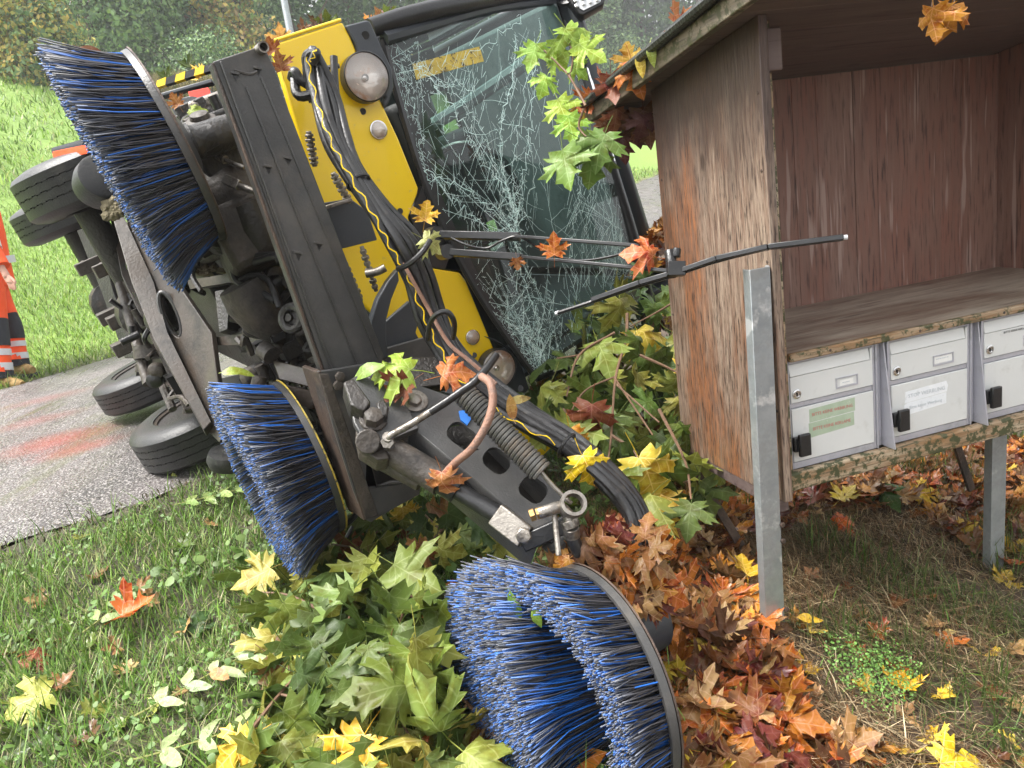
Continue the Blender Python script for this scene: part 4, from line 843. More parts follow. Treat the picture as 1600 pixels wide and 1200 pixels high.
# ---- hose bundle
HC = [(497,92,2.10),(505,150,2.08),(525,215,2.05),(553,270,2.02),(592,330,2.0),(625,380,2.0),(650,430,2.02),(672,490,2.05),(700,545,2.06),(736,592,2.03),(806,646,1.98),(880,690,1.93),(945,740,1.88),(990,790,1.85),(1010,850,1.82)]
def hose(off, r, i0=0, i1=None, name='hose', mat=None, wob=.006, seed=0, label=None, pre=None, post=None):
    rd = random.Random(seed); pts = []
    for k, (x, y, d) in enumerate(HC[i0:i1]):
        j = k+i0; t = Vector((HC[min(j+1, len(HC)-1)][0]-HC[max(j-1,0)][0], HC[min(j+1, len(HC)-1)][1]-HC[max(j-1,0)][1], 0)).normalized()
        sp = 1.0+.25*math.sin(j*1.3+seed); spread = (.9 if j < 3 else (.62 if j < 5 else 1.0 if j < 8 else .8))
        nx_, ny_ = -t.y, t.x
        o1 = off[0]*sp*spread; pts.append(W(x+nx_*o1, y+ny_*o1, d+off[1]+rd.gauss(0, wob)))
    if pre: pts = Wp(*pre)+pts
    if post: pts = pts+Wp(*post)
    return part(name, mat or m_hose, lambda m: m.tube(pts, r, 9), smooth=True, label=label), pts
hs_ = [(-17,.02,.0125,[(497,150,2.12),(478,96,2.1),(486,82,2.08),(494,84,2.08)]),(-9,.0,.0135,[(490,160,2.14),(480,110,2.12),(487,95,2.1)]),(0,-.014,.0125,None),(9,.0,.0145,None),(17,.02,.0125,None),(-13,.045,.014,[(460,118,2.15),(468,150,2.13)]),(3,.05,.014,[(456,122,2.16),(460,112,2.13),(470,125,2.13)]),(13,.05,.0115,None),(-22,.05,.011,None)]
for i, (o1, o2, rr, pre) in enumerate(hs_): hose((o1, o2), rr, 0 if not pre else 1, None if i < 5 else 12, seed=i, pre=pre)
_, zp = hose((13, -.022), .013, 0, None, 'hose', seed=21, label='hose with a yellow zigzag stripe', pre=[(488,100,2.06),(494,82,2.05)])
def zig(m):
    sp = spline(zp, 10); q = []
    for k, p in enumerate(sp[:130]):
        t = (sp[min(k+1, len(sp)-1)]-sp[max(k-1, 0)]).normalized(); sd = t.cross(FW).normalized(); q.append(p-FW*.0125+sd*(.0055*math.sin(k*1.15)))
    m.tube(q, .0017, 4, smooth=False)
part('zigzag_stripe', m_yellow, zig, smooth=True)
part('hose', m_hoserust, lambda m: m.tube(Wp((612,380,2.0),(640,430,1.985),(668,480,2.0),(700,535,2.0),(735,565,1.985),(775,600,1.96)), .0055, 6), smooth=True, label='thin rust coloured cable in the hose bundle')
for (x, y, d, s) in ((560,285,2.0,32),(885,696,1.88,36)):
    k = min(range(len(HC)), key=lambda i: (HC[i][0]-x)**2+(HC[i][1]-y)**2); a = HC[max(0, k-1)]; b_ = HC[min(len(HC)-1, k+1)]
    ax = W(*b_)-W(*a); r = s*.5/F*d*1.15
    part('cable_tie', m_black, lambda m: m.torus(W(x, y, d+.02), ax, r, .0045, 24, 6), smooth=True)
# loose loops
part('hose', m_hose, lambda m: m.tube(Wp((622,420,1.98),(640,412,1.93),(660,394,1.92),(672,376,1.94)), .0075, 8), smooth=True, label='short hose looping to the leaf on the panel')
part('hose', m_hose, lambda m: m.tube(Wp((668,530,1.98),(672,505,1.93),(684,490,1.90),(700,488,1.90),(710,505,1.92),(708,528,1.98)), .007, 8), smooth=True, label='thin hose standing up in a loop')
part('hydraulic_hose', m_hose, lambda m: m.tube(Wp((775,555,1.86),(758,578,1.82),(740,598,1.80),(720,612,1.80),(700,626,1.80),(672,644,1.80)), [.010,.010], 10), smooth=True)
part('hydraulic_pipe', m_galvfit, lambda m: m.tube(Wp((672,644,1.80),(640,664,1.80),(618,676,1.80),(609,682,1.80),(607,692,1.81)), .0085, 10), smooth=True)
part('hydraulic_hose', m_hoserust, lambda m: m.tube(Wp((752,588,1.80),(766,600,1.77),(770,628,1.75),(760,664,1.74),(738,700,1.75),(715,720,1.77),(700,735,1.79)), .0095, 10), smooth=True, label='rusty curved hydraulic hose over the arm')

# ---- the sweeping arm: box channel with three oval windows
A0 = [(612,606,2.02),(690,560,2.06)]; 
ap = lambda x, y: None
pa, pb, pc = W(640,640,1.93), W(880,860,1.76), W(800,690,1.93)
AN = (pb-pa).cross(pc-pa).normalized(); AN = -AN if AN.dot(FW) > 0 else AN
def PA(*a, lift=0): return [onplane(x, y, pa+AN*lift, AN) for x, y in a]
def ovalh(cx, cy, w, h, ang, r):
    c_, s_ = math.cos(math.radians(ang)), math.sin(math.radians(ang)); return [(cx+x*c_-y*s_, cy+x*s_+y*c_) for x, y in rrect(0, 0, w, h, r, 5)]
arm = part('sweeping_arm', m_steel, lambda m: m.poly(PA((612,622),(632,604),(648,600),(700,618),(735,628),(748,640),(865,755),(878,772),(870,800),(845,838),(640,668)), .012, AN, [PA(*ovalh(722,681,50,32,36,14)), PA(*ovalh(776,720,44,34,38,14)), PA(*ovalh(833,765,44,36,36,14))]), bevel=.003, label='dark grey sweeping arm with three oval windows')
part('arm_side', m_steel, lambda m: m.poly([p for p in PA((640,669),(845,839))]+[p-AN*.12+CUp*-.02 for p in reversed(PA((640,669),(845,839)))], .010, -CUp), arm, bevel=.002)
part('arm_inside', m_grimed, lambda m: m.poly([p-AN*.10 for p in PA((640,640),(735,628),(870,770),(845,835))], .01, AN), arm)
part('arm_side', m_steel, lambda m: m.poly([p for p in PA((735,629),(877,772))]+[p-AN*.11 for p in reversed(PA((735,629),(877,772)))], .010, CUp), arm, bevel=.002)
part('pivot_plate', m_steel, lambda m: m.poly(PA((538,598),(560,585),(612,606),(640,640),(655,668),(600,690),(570,690),(553,660), lift=.02), .02, AN), arm, bevel=.003)
part('pivot_washer', m_galvfit, lambda m: m.lathe(PA((648,627), lift=.001)[0], AN, [(0,.034),(.004,.034),(.005,.031),(.005,.017)], 28), arm, smooth=True)
part('pivot_bolt', m_galvfit, lambda m: m.lathe(PA((648,627), lift=.006)[0], AN, [(0,.018),(.012,.018),(.014,.014)], 6), arm, bevel=.001)
part('pivot_bolt', m_grime, lambda m: (m.lathe(PA((583,657), lift=.02)[0], AN, [(0,.034),(.008,.034),(.010,.030)], 24), m.lathe(PA((583,657), lift=.03)[0], AN, [(0,.024),(.024,.024),(.027,.018)], 6)), arm, bevel=.001)
part('clamp_block', m_grimed, lambda m: (m.poly(PA((536,596),(552,590),(580,628),(568,642),(548,632), lift=.06), .06, AN), m.poly(PA((588,628),(600,622),(608,636),(606,650),(592,650), lift=.055), .05, AN)), arm, bevel=.005)
part('bracket_side', m_grimed, lambda m: m.poly(PA((560,585),(620,560),(690,556),(700,600),(640,606),(612,606), lift=-.02), .03, AN), arm, bevel=.003)
part('hinge_lug', m_grime, lambda m: (m.poly(PA((556,670),(600,690),(608,716),(590,718),(562,700), lift=.0), .05, AN), m.cyl(PA((575,690), lift=.03)[0], PA((575,690), lift=-.08)[0], .03, 14)), arm, bevel=.003)
part('hydraulic_ram', m_grime, lambda m: (m.cyl(W(604,700,1.88), W(690,752,1.84), .036, 20), m.cyl(W(590,712,1.92), W(660,750,1.90), .030, 16)), arm, smooth=True)
part('ram_port', m_galvfit, lambda m: (m.cyl(W(607,700,1.85), W(606,682,1.80), .013, 10), m.lathe(W(606,690,1.81), -FW, [(-.01,.016),(.01,.016)], 6)), arm, smooth=True)
part('ram_rod', m_black, lambda m: (m.cyl(W(700,758,1.84), W(790,812,1.79), .022, 16), m.cyl(W(692,751,1.84), W(715,766,1.835), .034, 16)), arm, smooth=True)
part('ram_end', m_galvfit, lambda m: (m.beam(W(775,803,1.79), W(822,840,1.76), .055, .03, FW), m.lathe(W(818,836,1.74), -FW, [(0,.020),(.012,.020),(.013,.016)], 6)), arm, bevel=.004)
part('link_bar', m_black, lambda m: (m.beam(W(705,744,1.87), W(870,842,1.80), .03, .02, FW), m.beam(W(815,850,1.76), W(900,812,1.76), .04, .02, FW)), arm, bevel=.004)
# tension spring along the upper side of the arm
def spring(m):
    a, b_ = W(722,612,1.86), W(846,738,1.80); dd = b_-a; L = dd.length; dd.normalize(); u = dd.orthogonal().normalized(); v = dd.cross(u); n = 26
    pts = [a+dd*(L*k/(n*10))+(u*math.cos(k*.6283)+v*math.sin(k*.6283))*.026 for k in range(n*10+1)]
    m.tube(pts, .0052, 6, smooth=False)
part('tension_spring', surf('spring_steel', (.10,.10,.095), (.16,.155,.145), 20, dirt=(.13,.10,.07), dscale=20, rough=.35, metal=.5, bump=.1), spring, arm, smooth=True)
part('spring_rod', m_galvfit, lambda m: m.tube(Wp((846,738,1.80),(862,757,1.795),(880,775,1.79),(893,787,1.785)), .0055, 8), arm, smooth=True)
part('grease_mark', surf('blue_tape', (.02,.16,.55), (.02,.14,.48), 20, rough=.5, bump=0), lambda m: m.poly(PA((717,642),(730,640),(738,652),(730,664),(720,656), lift=.006), .004, AN), arm)
part('yellow_band', m_yellow, lambda m: m.poly([W(x, y, 1.96) for x, y in ((648,706),(656,703),(682,726),(676,732))], .01, -FW), arm)
# elbow with ring at the end of the arm: the water nozzle
nz = part('water_nozzle', m_galvfit, lambda m: (m.lathe(W(895,788,1.72), (CRt*.15-FW+CUp*.5).normalized(), [(-.012,.022),(-.012,.030),(.012,.030),(.012,.022)], 28, capa=False, capb=False), m.lathe(W(895,788,1.72), (CRt*.15-FW+CUp*.5).normalized(), [(.012,.022),(-.012,.022)], 28, capa=False, capb=False)), smooth=True)
part('elbow', m_galvfit, lambda m: m.tube(Wp((842,802,1.72),(858,797,1.72),(874,793,1.73),(886,802,1.74),(890,815,1.74)), .014, 10), nz, smooth=True)
part('brass_nut', surf('brass', (.32,.19,.07), (.38,.24,.10), 20, dirt=(.12,.09,.06), dscale=30, rough=.4, metal=.7, bump=.1), lambda m: (m.cyl(W(828,806,1.72), W(836,803,1.72), .015, 6), m.cyl(W(838,803,1.72), W(850,799,1.72), .014, 6)), nz, bevel=.001)
part('union_nut', m_galvfit, lambda m: (m.cyl(W(888,812,1.74), W(893,824,1.74), .022, 6), m.cyl(W(892,824,1.74), W(894,838,1.75), .019, 14)), nz, bevel=.001)
part('support_rod', m_galvfit, lambda m: m.cyl(W(866,800,1.73), W(873,868,1.70), .0065, 8), nz, smooth=True)
part('hydraulic_hose', m_hose, lambda m: m.tube(Wp((893,832,1.75),(898,850,1.75),(908,868,1.76),(926,885,1.80)), .017, 10), nz, smooth=True)
part('motor_housing', m_slate, lambda m: m.cyl(W(975,985,1.92), W(1012,965,1.97), .085, 24), smooth=True)
part('arm_end', m_steel, lambda m: m.tube(Wp((868,840,1.80),(905,880,1.84),(950,935,1.88),(985,978,1.92)), .04, 10), smooth=True)

# ---- brushes
def brush(c, n, R, Lb, flare, nb, seed, label, rimmat, core=.62, rimw=.03, tipvar=.02, twist=.15, rows=5, thick=.0021, gap=None, lobes=False):
    """disc at c, bristles along n flaring outwards"""
    n = Vector(n).normalized(); a = n.orthogonal().normalized(); b_ = n.cross(a); c = Vector(c); rd = np.random.default_rng(seed)
    br = part('side_brush', m_steel, lambda m: m.lathe(c, -n, [(0,R*.98),(0.012,R),(.016,R*.8),(.03,R*.45),(.05,R*.25)], 40), smooth=True, label=label)
    part('rim', m_steel, lambda m: m.lathe(c, -n, [(-.009,R*1.0),(-.009,R*1.03),(.008,R*1.04)], 64, capa=False, capb=False), br, smooth=True)
    part('rim_edge', rimmat, lambda m: m.lathe(c, -n, [(.0085,R*1.05),(.013,R*1.052),(.015,R*1.02),(.012,R*.97)], 64, capa=False, capb=False), br, smooth=True)
    part('hub', m_grimed, lambda m: m.lathe(c, -n, [(-.02,R*.16),(.06,R*.2),(.08,R*.14),(.12,R*.12)], 20), br, smooth=True)
    N_ = nb; an_t = rd.integers(0, 64, N_)/64*2*math.pi+rd.normal(0, .022, N_); row = rd.integers(0, rows, N_)
    rr = R*(core+(.97-core)*row/(rows-1))+rd.normal(0, .004, N_)
    A = np.array(a); Bv = np.array(b_); Nn = np.array(n); Cc = np.array(c)
    e = np.cos(an_t)[:, None]*A+np.sin(an_t)[:, None]*Bv; tn = -np.sin(an_t)[:, None]*A+np.cos(an_t)[:, None]*Bv
    fl = flare*((1-gap/2+gap*row/(rows-1)) if gap else (.55+.6*row/(rows-1)))+rd.normal(0, .05, N_); L = Lb*(1+rd.normal(0, tipvar, N_))
    if lobes:          # worn unevenly: the ground side is splayed and long, the upper side worn short, the middle matted
        aw = np.array(FW)-Nn*float(np.dot(np.array(FW), Nn)); aw /= np.linalg.norm(aw)
        inner = (rd.random(N_) < .5); rr = np.where(inner, R*rd.uniform(.05, .85, N_), rr); kk = (e@aw)*rr/R
        flip = inner & (kk < -.15); e[flip] *= -1; tn[flip] *= -1; kk = (e@aw)*rr/R
        L = L*np.where(inner, 1.12+.12*kk, .92+.33*kk); fl = np.where(inner, flare*rr/R*.9, flare*(1+.35*kk))+rd.normal(0, .05, N_)
    grav = np.array([0, 0, -1.])
    P0 = Cc+e*rr[:, None]+Nn*.0
    d1 = Nn*np.cos(fl)[:, None]+e*np.sin(fl)[:, None]+tn*(twist+rd.normal(0, .05, N_))[:, None]+rd.normal(0, .025, (N_, 3)); d1 /= np.linalg.norm(d1, axis=1)[:, None]
    d2 = d1+e*rd.normal(.10, .07, N_)[:, None]+tn*rd.normal(.05, .08, N_)[:, None]+grav*.07+rd.normal(0, .02, (N_, 3)); d2 /= np.linalg.norm(d2, axis=1)[:, None]
    P1 = P0+d1*(L*.55)[:, None]; P2 = P1+d2*(L*.45)[:, None]
    s1 = np.cross(d1, Nn+rd.normal(0, .5, (N_, 3))); s1 /= np.linalg.norm(s1, axis=1)[:, None]; s2 = np.cross(d1, s1)
    tri = [(0, 1.), (2.094, 1.), (4.189, 1.)]; V_ = np.zeros((N_, 9, 3))
    for k, (p, w) in enumerate(((P0, 1), (P1, 1), (P2, 1))):
        for j, (t, _) in enumerate(tri): V_[:, k*3+j] = p+(s1*math.cos(t)+s2*math.sin(t))*thick*w
    bf = []
    for k in range(2):
        for j in range(3):
            q, w = k*3+j, k*3+(j+1) % 3; bf += [(q, w, w+3), (q, w+3, q+3)]
    bf += [(6, 7, 8)]
    f = (np.array(bf)[None]+(np.arange(N_)*9)[:, None, None]).reshape(-1, 3)
    tuft = np.sin(an_t*64+seed)+rd.normal(0, .5, N_); blue = (rd.random(N_) < np.where((row % 2) == 1, .68, .20))
    col = np.where(blue[:, None], np.array([.018,.13,.50])*rd.uniform(.45, 1.25, N_)[:, None], np.array([.040,.038,.042])*rd.uniform(.4, 1.7, N_)[:, None])
    cc = np.repeat(col[:, None], 9, 1); worn = np.array([.17,.20,.27])
    tw = rd.uniform(.0, .6, N_)[:, None]; cc[:, 6:] = cc[:, 6:]*(1-tw[:, None])+worn*tw[:, None]; cc[:, :3] *= .8
    o = mesh_np('bristles', V_.reshape(-1, 3), f, m_brist, cc.reshape(-1, 3), parent=br); o['kind'] = 'stuff'
    return br
brush(V(.07, -.005, -.605), -VR*1.0+VB*.10+VD*.0, .262, .20, .30, 7500, 1, 'upper side brush with blue and black bristles', m_rust)
brush(V(-.01, .955, -.705), -VR*1.0+VB*.02-VD*.12, .245, .19, .30, 7000, 2, 'lower side brush with a yellow worn rim', m_yworn)
c3 = W(930, 1074, 1.72); n3 = (CRt*-.88+CUp*-.15-FW*.47).normalized()
brush(c3, n3, .265, .20, .30, 14000, 3, 'front brush on the sweeping arm with blue and grey bristles', m_rust, core=.80, twist=.10, thick=.0018, lobes=True)
part('brush_shaft', m_grimed, lambda m: m.cyl(V(.07,-.005,-.60), V(.15,.0,-.38), .05, 16), smooth=True)
part('brush_shaft', m_grimed, lambda m: m.cyl(V(-.01,.955,-.70), V(.10,.94,-.45), .05, 16), smooth=True)

# ---- wheels
def wheel(b, d, r, R, w, label, inner=1):
    c = V(b, d, r)
    prof = [(-w/2, R*.60), (-w/2-.004, R*.80), (-w/2+.012, R*.95), (-w/2+.03, R)]
    nrib = 4; x = -w/2+.03; span = w-.06; g_ = .006
    for k in range(nrib):
        x1 = -w/2+.03+span*(k+1)/nrib
        prof += [(x1-g_, R), (x1-g_+.001, R-.010), (x1-.001, R-.010), (x1, R)] if k < nrib-1 else [(x1, R)]
    prof += [(w/2-.012, R*.95), (w/2+.004, R*.80), (w/2, R*.60)]
    t = part('wheel', m_grimed, lambda m: m.lathe(c, VD, [(-w/2+.02, R*.6),(-w/2+.05, R*.55),(-.01,R*.5),(0,R*.2),(.01,R*.2),(.02,R*.5),(w/2-.02,R*.58)], 40), smooth=True, label=label)
    part('tyre', m_tyre, lambda m: m.lathe(c, VD, prof, 72, capa=False, capb=False), t, smooth=True)
    def lug(m):                                # sipes: short slanted cuts standing as thin pale blocks between the ribs
        for k in range(nrib-1):
            x1 = -w/2+.03+span*(k+1)/nrib
            for j in range(72):
                a = 2*math.pi*j/72; ax = VD; u = VB*math.cos(a)+VR*math.sin(a); tt = VB*-math.sin(a)+VR*math.cos(a)
                m.box(c+ax*(x1-.003+(.004 if j % 2 else -.003))+u*(R-.003), tt, ax, u, .0125, .0032, .0035)
    part('tread_blocks', m_tyre, lug, t)['kind'] = 'stuff'
    part('rim', m_frame, lambda m: m.lathe(c, VD, [(-w/2+.004, R*.61), (-w/2+.012, R*.56), (-w/2+.06, R*.53), (w/2-.05,R*.53), (w/2-.004, R*.61)], 40, capa=False, capb=False), t, smooth=True)
    part('hub', m_grime, lambda m: (m.lathe(c, -VD, [(0,R*.22),(w/2-.02,R*.20),(w/2,R*.15),(w/2+.02,R*.14)], 20), [m.lathe(c+(VB*math.cos(k*1.047)+VR*math.sin(k*1.047))*R*.34, -VD, [(0,.012),(.03,.012)], 6) for k in range(6)]), t, smooth=True)
    return t
wheel(1.40, -.085, -.675, .315, .20, 'upper front wheel in the air'); wheel(2.57, -.03, -.74, .31, .19, 'upper rear wheel in the air')
wheel(1.50, 1.075, -.80, .325, .20, 'lower front wheel with red paint lying on the road'); wheel(2.72, .99, -.84, .325, .19, 'lower rear wheel lying on the road')
part('paint_scuff', surf('red_scuff', (.5,.06,.05), (.42,.05,.04), 60, dirt=(.03,.03,.03), dscale=60, dlo=.5, dhi=.55, rough=.5, bump=0), lambda m: m.torus(V(1.50,.9725,-.80), VD, .318, .0045, 6, 5, 2.9, 3.35))
part('axle', m_grimed, lambda m: (m.cyl(V(1.38,.02,-.78), V(1.48,1.05,-.78), .055, 14), m.lathe(V(1.42,.5,-.78), VB, [(-.15,.05),(-.1,.12),(.1,.12),(.15,.05)], 16)), smooth=True)
part('axle', m_grimed, lambda m: (m.cyl(V(2.62,.04,-.8), V(2.7,.98,-.82), .055, 14), m.lathe(V(2.66,.5,-.8), VB, [(-.15,.05),(-.1,.13),(.1,.13),(.15,.05)], 16)), smooth=True)
part('castor_wheel', m_tyre, lambda m: m.lathe(W(358,716,3.02), (VD*.8+VB*.2-VR*.3).normalized(), [(-.035,.05),(-.03,.075),(0,.085),(.03,.075),(.035,.05)], 24), smooth=True, label='small castor wheel near the ground')
part('castor_wheel', m_tyre, lambda m: m.lathe(W(158,285,2.75), (VD*.25+VB*.8-VR*.3).normalized(), [(-.05,.075),(-.045,.085),(0,.09),(.045,.085),(.05,.065),(.03,.05)], 28), smooth=True, label='small rubber roller beside the upper front wheel')
part('warning_strip', m_orange, lambda m: m.poly(Wp((82,236,2.95),(140,224,2.9),(142,232,2.9),(86,242,2.95)), .02, CUp), bevel=.003, label='orange strip on the upper wheel')
part('warning_strip', m_navy, lambda m: m.poly(Wp((80,231,2.97),(140,214,2.93),(142,221,2.9),(84,235,2.95)), .02, CUp), bevel=.003, label='dark strip on the upper wheel')

# ---- chassis seen from below
def wplate(name, mat, pts, t=.02, holes=(), label=None, bevel=.003, off=VR):
    P = Wp(*pts); nrm = (P[1]-P[0]).cross(P[2]-P[1]).normalized()
    nrm = nrm if nrm.dot(FW) < 0 else -nrm
    p0 = P[0]; fl = [onplane(x, y, p0, nrm) for x, y, *_ in pts]; hl = [[onplane(x, y, p0, nrm) for x, y in h] for h in holes]
    return part(name, mat, lambda m: m.poly(fl, t, nrm, hl), bevel=bevel, label=label)
def ell(cx, cy, a, b_, ang, n=20):
    c_, s_ = math.cos(math.radians(ang)), math.sin(math.radians(ang)); return [(cx+a*math.cos(t)*c_-b_*math.sin(t)*s_, cy+a*math.cos(t)*s_+b_*math.sin(t)*c_) for t in [2*math.pi*k/n for k in range(n)]]
wplate('frame_plate', m_frame, [(192,318,3.0),(330,520,2.66),(350,670,2.60),(343,692,2.60),(318,668,2.64),(252,500,2.78),(215,420,2.88)], .02, [ell(266,492,38,12,68)], label='brown chassis plate with an oval hole')
wplate('frame_rail', m_frame, [(163,296,3.02),(176,300,3.02),(240,440,2.85),(262,520,2.76),(330,660,2.62),(318,672,2.62),(240,530,2.78),(205,440,2.9)], .05, label='brown chassis rail')
wplate('frame_rail', m_grimed, [(192,300,3.1),(222,300,3.1),(262,440,2.9),(240,440,2.9)], .05)
part('oval_ring', m_steel, lambda m: m.tube([W(x, y, 2.775+.02) for x, y in ell(266,492,38,12,68,24)]+[W(*ell(266,492,38,12,68,24)[0], 2.795)], .008, 6), smooth=True)
wplate('cross_member', m_frame, [(292,438,2.75),(365,426,2.6),(368,440,2.6),(296,452,2.75)], .05); wplate('cross_member', m_frame, [(333,527,2.7),(420,516,2.55),(424,538,2.55),(338,540,2.7)], .06)
wplate('rear_frame', m_grimed, [(120,360,3.9),(150,350,3.8),(175,450,3.8),(215,560,3.9),(195,560,3.9),(160,460,3.9)], .05)
wplate('guard_plate', m_hoserust, [(152,362,3.5),(170,368,3.4),(180,412,3.4),(162,410,3.5)], .03); wplate('frame_rail', m_frame, [(172,340,3.3),(182,345,3.3),(300,640,3.0),(288,640,3.0),(190,430,3.25)], .04)
wplate('oil_tank', m_frame, [(184,440,3.3),(218,432,3.2),(262,520,3.15),(265,560,3.15),(225,600,3.2),(210,520,3.25)], .12, bevel=.012)
part('drive_tube', m_grime, lambda m: (m.cyl(W(188,444,3.3), W(232,600,3.1), .022, 16), m.cyl(W(232,540,3.15), W(234,560,3.15), .06, 16)), smooth=True)
part('tie_rod', m_grime, lambda m: (m.cyl(W(198,470,3.5), W(270,640,3.2), .018, 8), m.cyl(W(180,400,3.5), W(240,600,3.3), .015, 8), m.cyl(W(262,600,3.1), W(330,596,2.9), .012, 8)), smooth=True)
part('brake_drum', m_grimed, lambda m: (m.lathe(W(250,500,3.0), (VB*.4-VR).normalized(), [(-.05,.07),(.02,.075),(.05,.03)], 20)), smooth=True)
for (x, y, d) in ((140,415,3.7),(168,418,3.6),(175,492,3.6),(190,498,3.5),(198,540,3.5)):
    part('shackle', m_grime, lambda m: (m.box(W(x, y, d), VB, VD, VR, .05, .03, .06), m.cyl(W(x-12, y-2, d), W(x+10, y, d), .02, 8), m.cyl(W(x-8, y+9, d), W(x+8, y+6, d), .014, 8)), bevel=.004)
# gears, housings, hoses in the dark gap between upper brush and cross beam
rd_ = random.Random(5)
def blob(name, mat, x, y, d, r, ax, prof, n=18, label=None): return part(name, mat, lambda m: m.lathe(W(x, y, d), ax, [(h*r, q*r) for h, q in prof], n), smooth=True, label=label)
blob('filler_cap', m_grime, 318,198,2.32,.045,(VD*-.9-VB*.4).normalized(), [(-.6,.8),(0,.9),(.2,1),(.5,1),(.6,.7),(.9,.6),(1.0,.3)])
blob('fitting', m_galvfit, 320,222,2.28,.022,(VR*-.9-VB*.2).normalized(), [(-3,1),(-1.5,1),(-1.5,1.3),(-.5,1.3),(-.5,1),(.5,1),(.5,1.3),(1.4,1.3),(1.5,.8)], 8)
part('hose_elbow', m_grime, lambda m: m.tube(Wp((322,216,2.28),(340,210,2.28),(354,204,2.3),(352,192,2.32),(342,190,2.34)), .018, 10), smooth=True)
part('hydraulic_fitting', m_galvfit, lambda m: (m.cyl(W(342,243,2.3), W(352,250,2.29), .014, 8), m.cyl(W(352,250,2.29), W(382,262,2.27), .007, 8)), bevel=.001)
part('clevis', m_galvfit, lambda m: (m.beam(W(352,280,2.28), W(374,290,2.26), .03, .02, FW), m.cyl(W(374,290,2.26), W(398,300,2.24), .010, 8)), bevel=.003)
part('valve_block', m_grimed, lambda m: m.box(W(345,265,2.42), VB, VD, VR, .08, .07, .06), bevel=.01)
part('valve_block', m_grimed, lambda m: m.box(W(330,230,2.46), VB, VD, VR, .08, .09, .09), bevel=.01)
part('bell_housing', m_grime, lambda m: m.lathe(W(362,338,2.42), (VR*-.6+VD*.5-VB*.5).normalized(), [(-.12,.13),(-.02,.13),(.02,.11),(.06,.06),(.08,.03)], 24), smooth=True, label='bowl shaped gearbox housing')
part('gearbox', m_grime, lambda m: m.box(W(385,375,2.42), (VB*.8+VD*.3).normalized(), VD, VR, .10, .10, .09), bevel=.02)
part('casting', m_grime, lambda m: m.box(W(347,385,2.44), (VB*.7-VR*.4).normalized(), (VD*.9+VR*.3).normalized(), VR, .07, .035, .05), bevel=.012)
part('casting', m_grimed, lambda m: m.lathe(W(345,372,2.38), (VD*.8-VR*.5).normalized(), [(-.07,.028),(-.02,.035),(.0,.045),(.03,.045),(.05,.02)], 12), smooth=True)
part('pump_body', m_grimed, lambda m: m.lathe(W(398,352,2.36), VD, [(-.07,.04),(0,.05),(.07,.04)], 14), smooth=True)
part('axle_cone', m_grime, lambda m: m.lathe(W(405,485,2.44), (VD*.95+VR*.1).normalized(), [(-.10,.075),(-.04,.085),(.04,.07),(.12,.02)], 18), smooth=True, label='pear shaped casting')
part('fitting', m_galvfit, lambda m: (m.cyl(W(363,480,2.45), W(385,473,2.42), .016, 8), m.cyl(W(362,474,2.45), W(368,484,2.45), .022, 6)), bevel=.001)
part('rubber_bushing', m_grimed, lambda m: (m.torus(W(456,497,2.28), (-FW*.8-CRt*.3).normalized(), .034, .013), m.lathe(W(456,497,2.30), (-FW*.8-CRt*.3).normalized(), [(-.02,.034),(.004,.03),(.008,.012),(.02,.012)], 20)), smooth=True, label='round rubber bushing')
for pts, r in (([(365,412,2.42),(400,408,2.36),(430,400,2.33),(438,410,2.32)], .012), ([(362,416,2.42),(372,440,2.4),(400,452,2.38),(430,470,2.36)], .012), ([(360,420,2.43),(366,405,2.4),(400,400,2.36),(440,398,2.33)], .011), ([(372,440,2.4),(395,430,2.38),(420,440,2.36),(436,480,2.35)], .009), ([(340,200,2.34),(360,240,2.4),(350,330,2.45)], .010), ([(300,180,2.42),(306,215,2.4),(298,240,2.42)], .005), ([(380,300,2.4),(400,330,2.4),(430,350,2.4)], .012), ([(500,640,2.45),(505,680,2.42),(530,720,2.42)], .014), ([(500,560,2.4),(498,600,2.38),(520,650,2.38)], .010)):
    part('hose', m_hose if r > .006 else m_hoserust, lambda m: m.tube(Wp(*pts), r, 8), smooth=True)
wplate('guard_arm', m_frame, [(424,562,2.44),(498,580,2.34),(488,606,2.34),(434,592,2.44)], .05, bevel=.006); wplate('guard_arm', m_frame, [(422,596,2.42),(492,612,2.32),(486,640,2.32),(434,622,2.42)], .05, bevel=.006)
part('link_joint', m_grime, lambda m: (m.cyl(W(412,545,2.44), W(425,556,2.42), .03, 12), m.cyl(W(406,588,2.44), W(400,612,2.44), .022, 10), m.cyl(W(402,610,2.44), W(414,620,2.42), .02, 10)), smooth=True)
wplate('bearing_bracket', m_grimed, [(335,455,2.66),(350,452,2.64),(358,480,2.62),(355,515,2.62),(342,520,2.64)], .05)
part('chain_links', m_grimed, lambda m: [m.box(W(498+k*5+rd_.uniform(-4,4), 628+k*13, 2.40), VB, VD, VR, .02, .02, .025) for k in range(9)], bevel=.004)
part('track_rod', m_grime, lambda m: (m.cyl(W(505,735,2.42), W(545,722,2.34), .012, 10), m.cyl(W(502,738,2.42), W(512,734,2.42), .02, 8)), smooth=True)
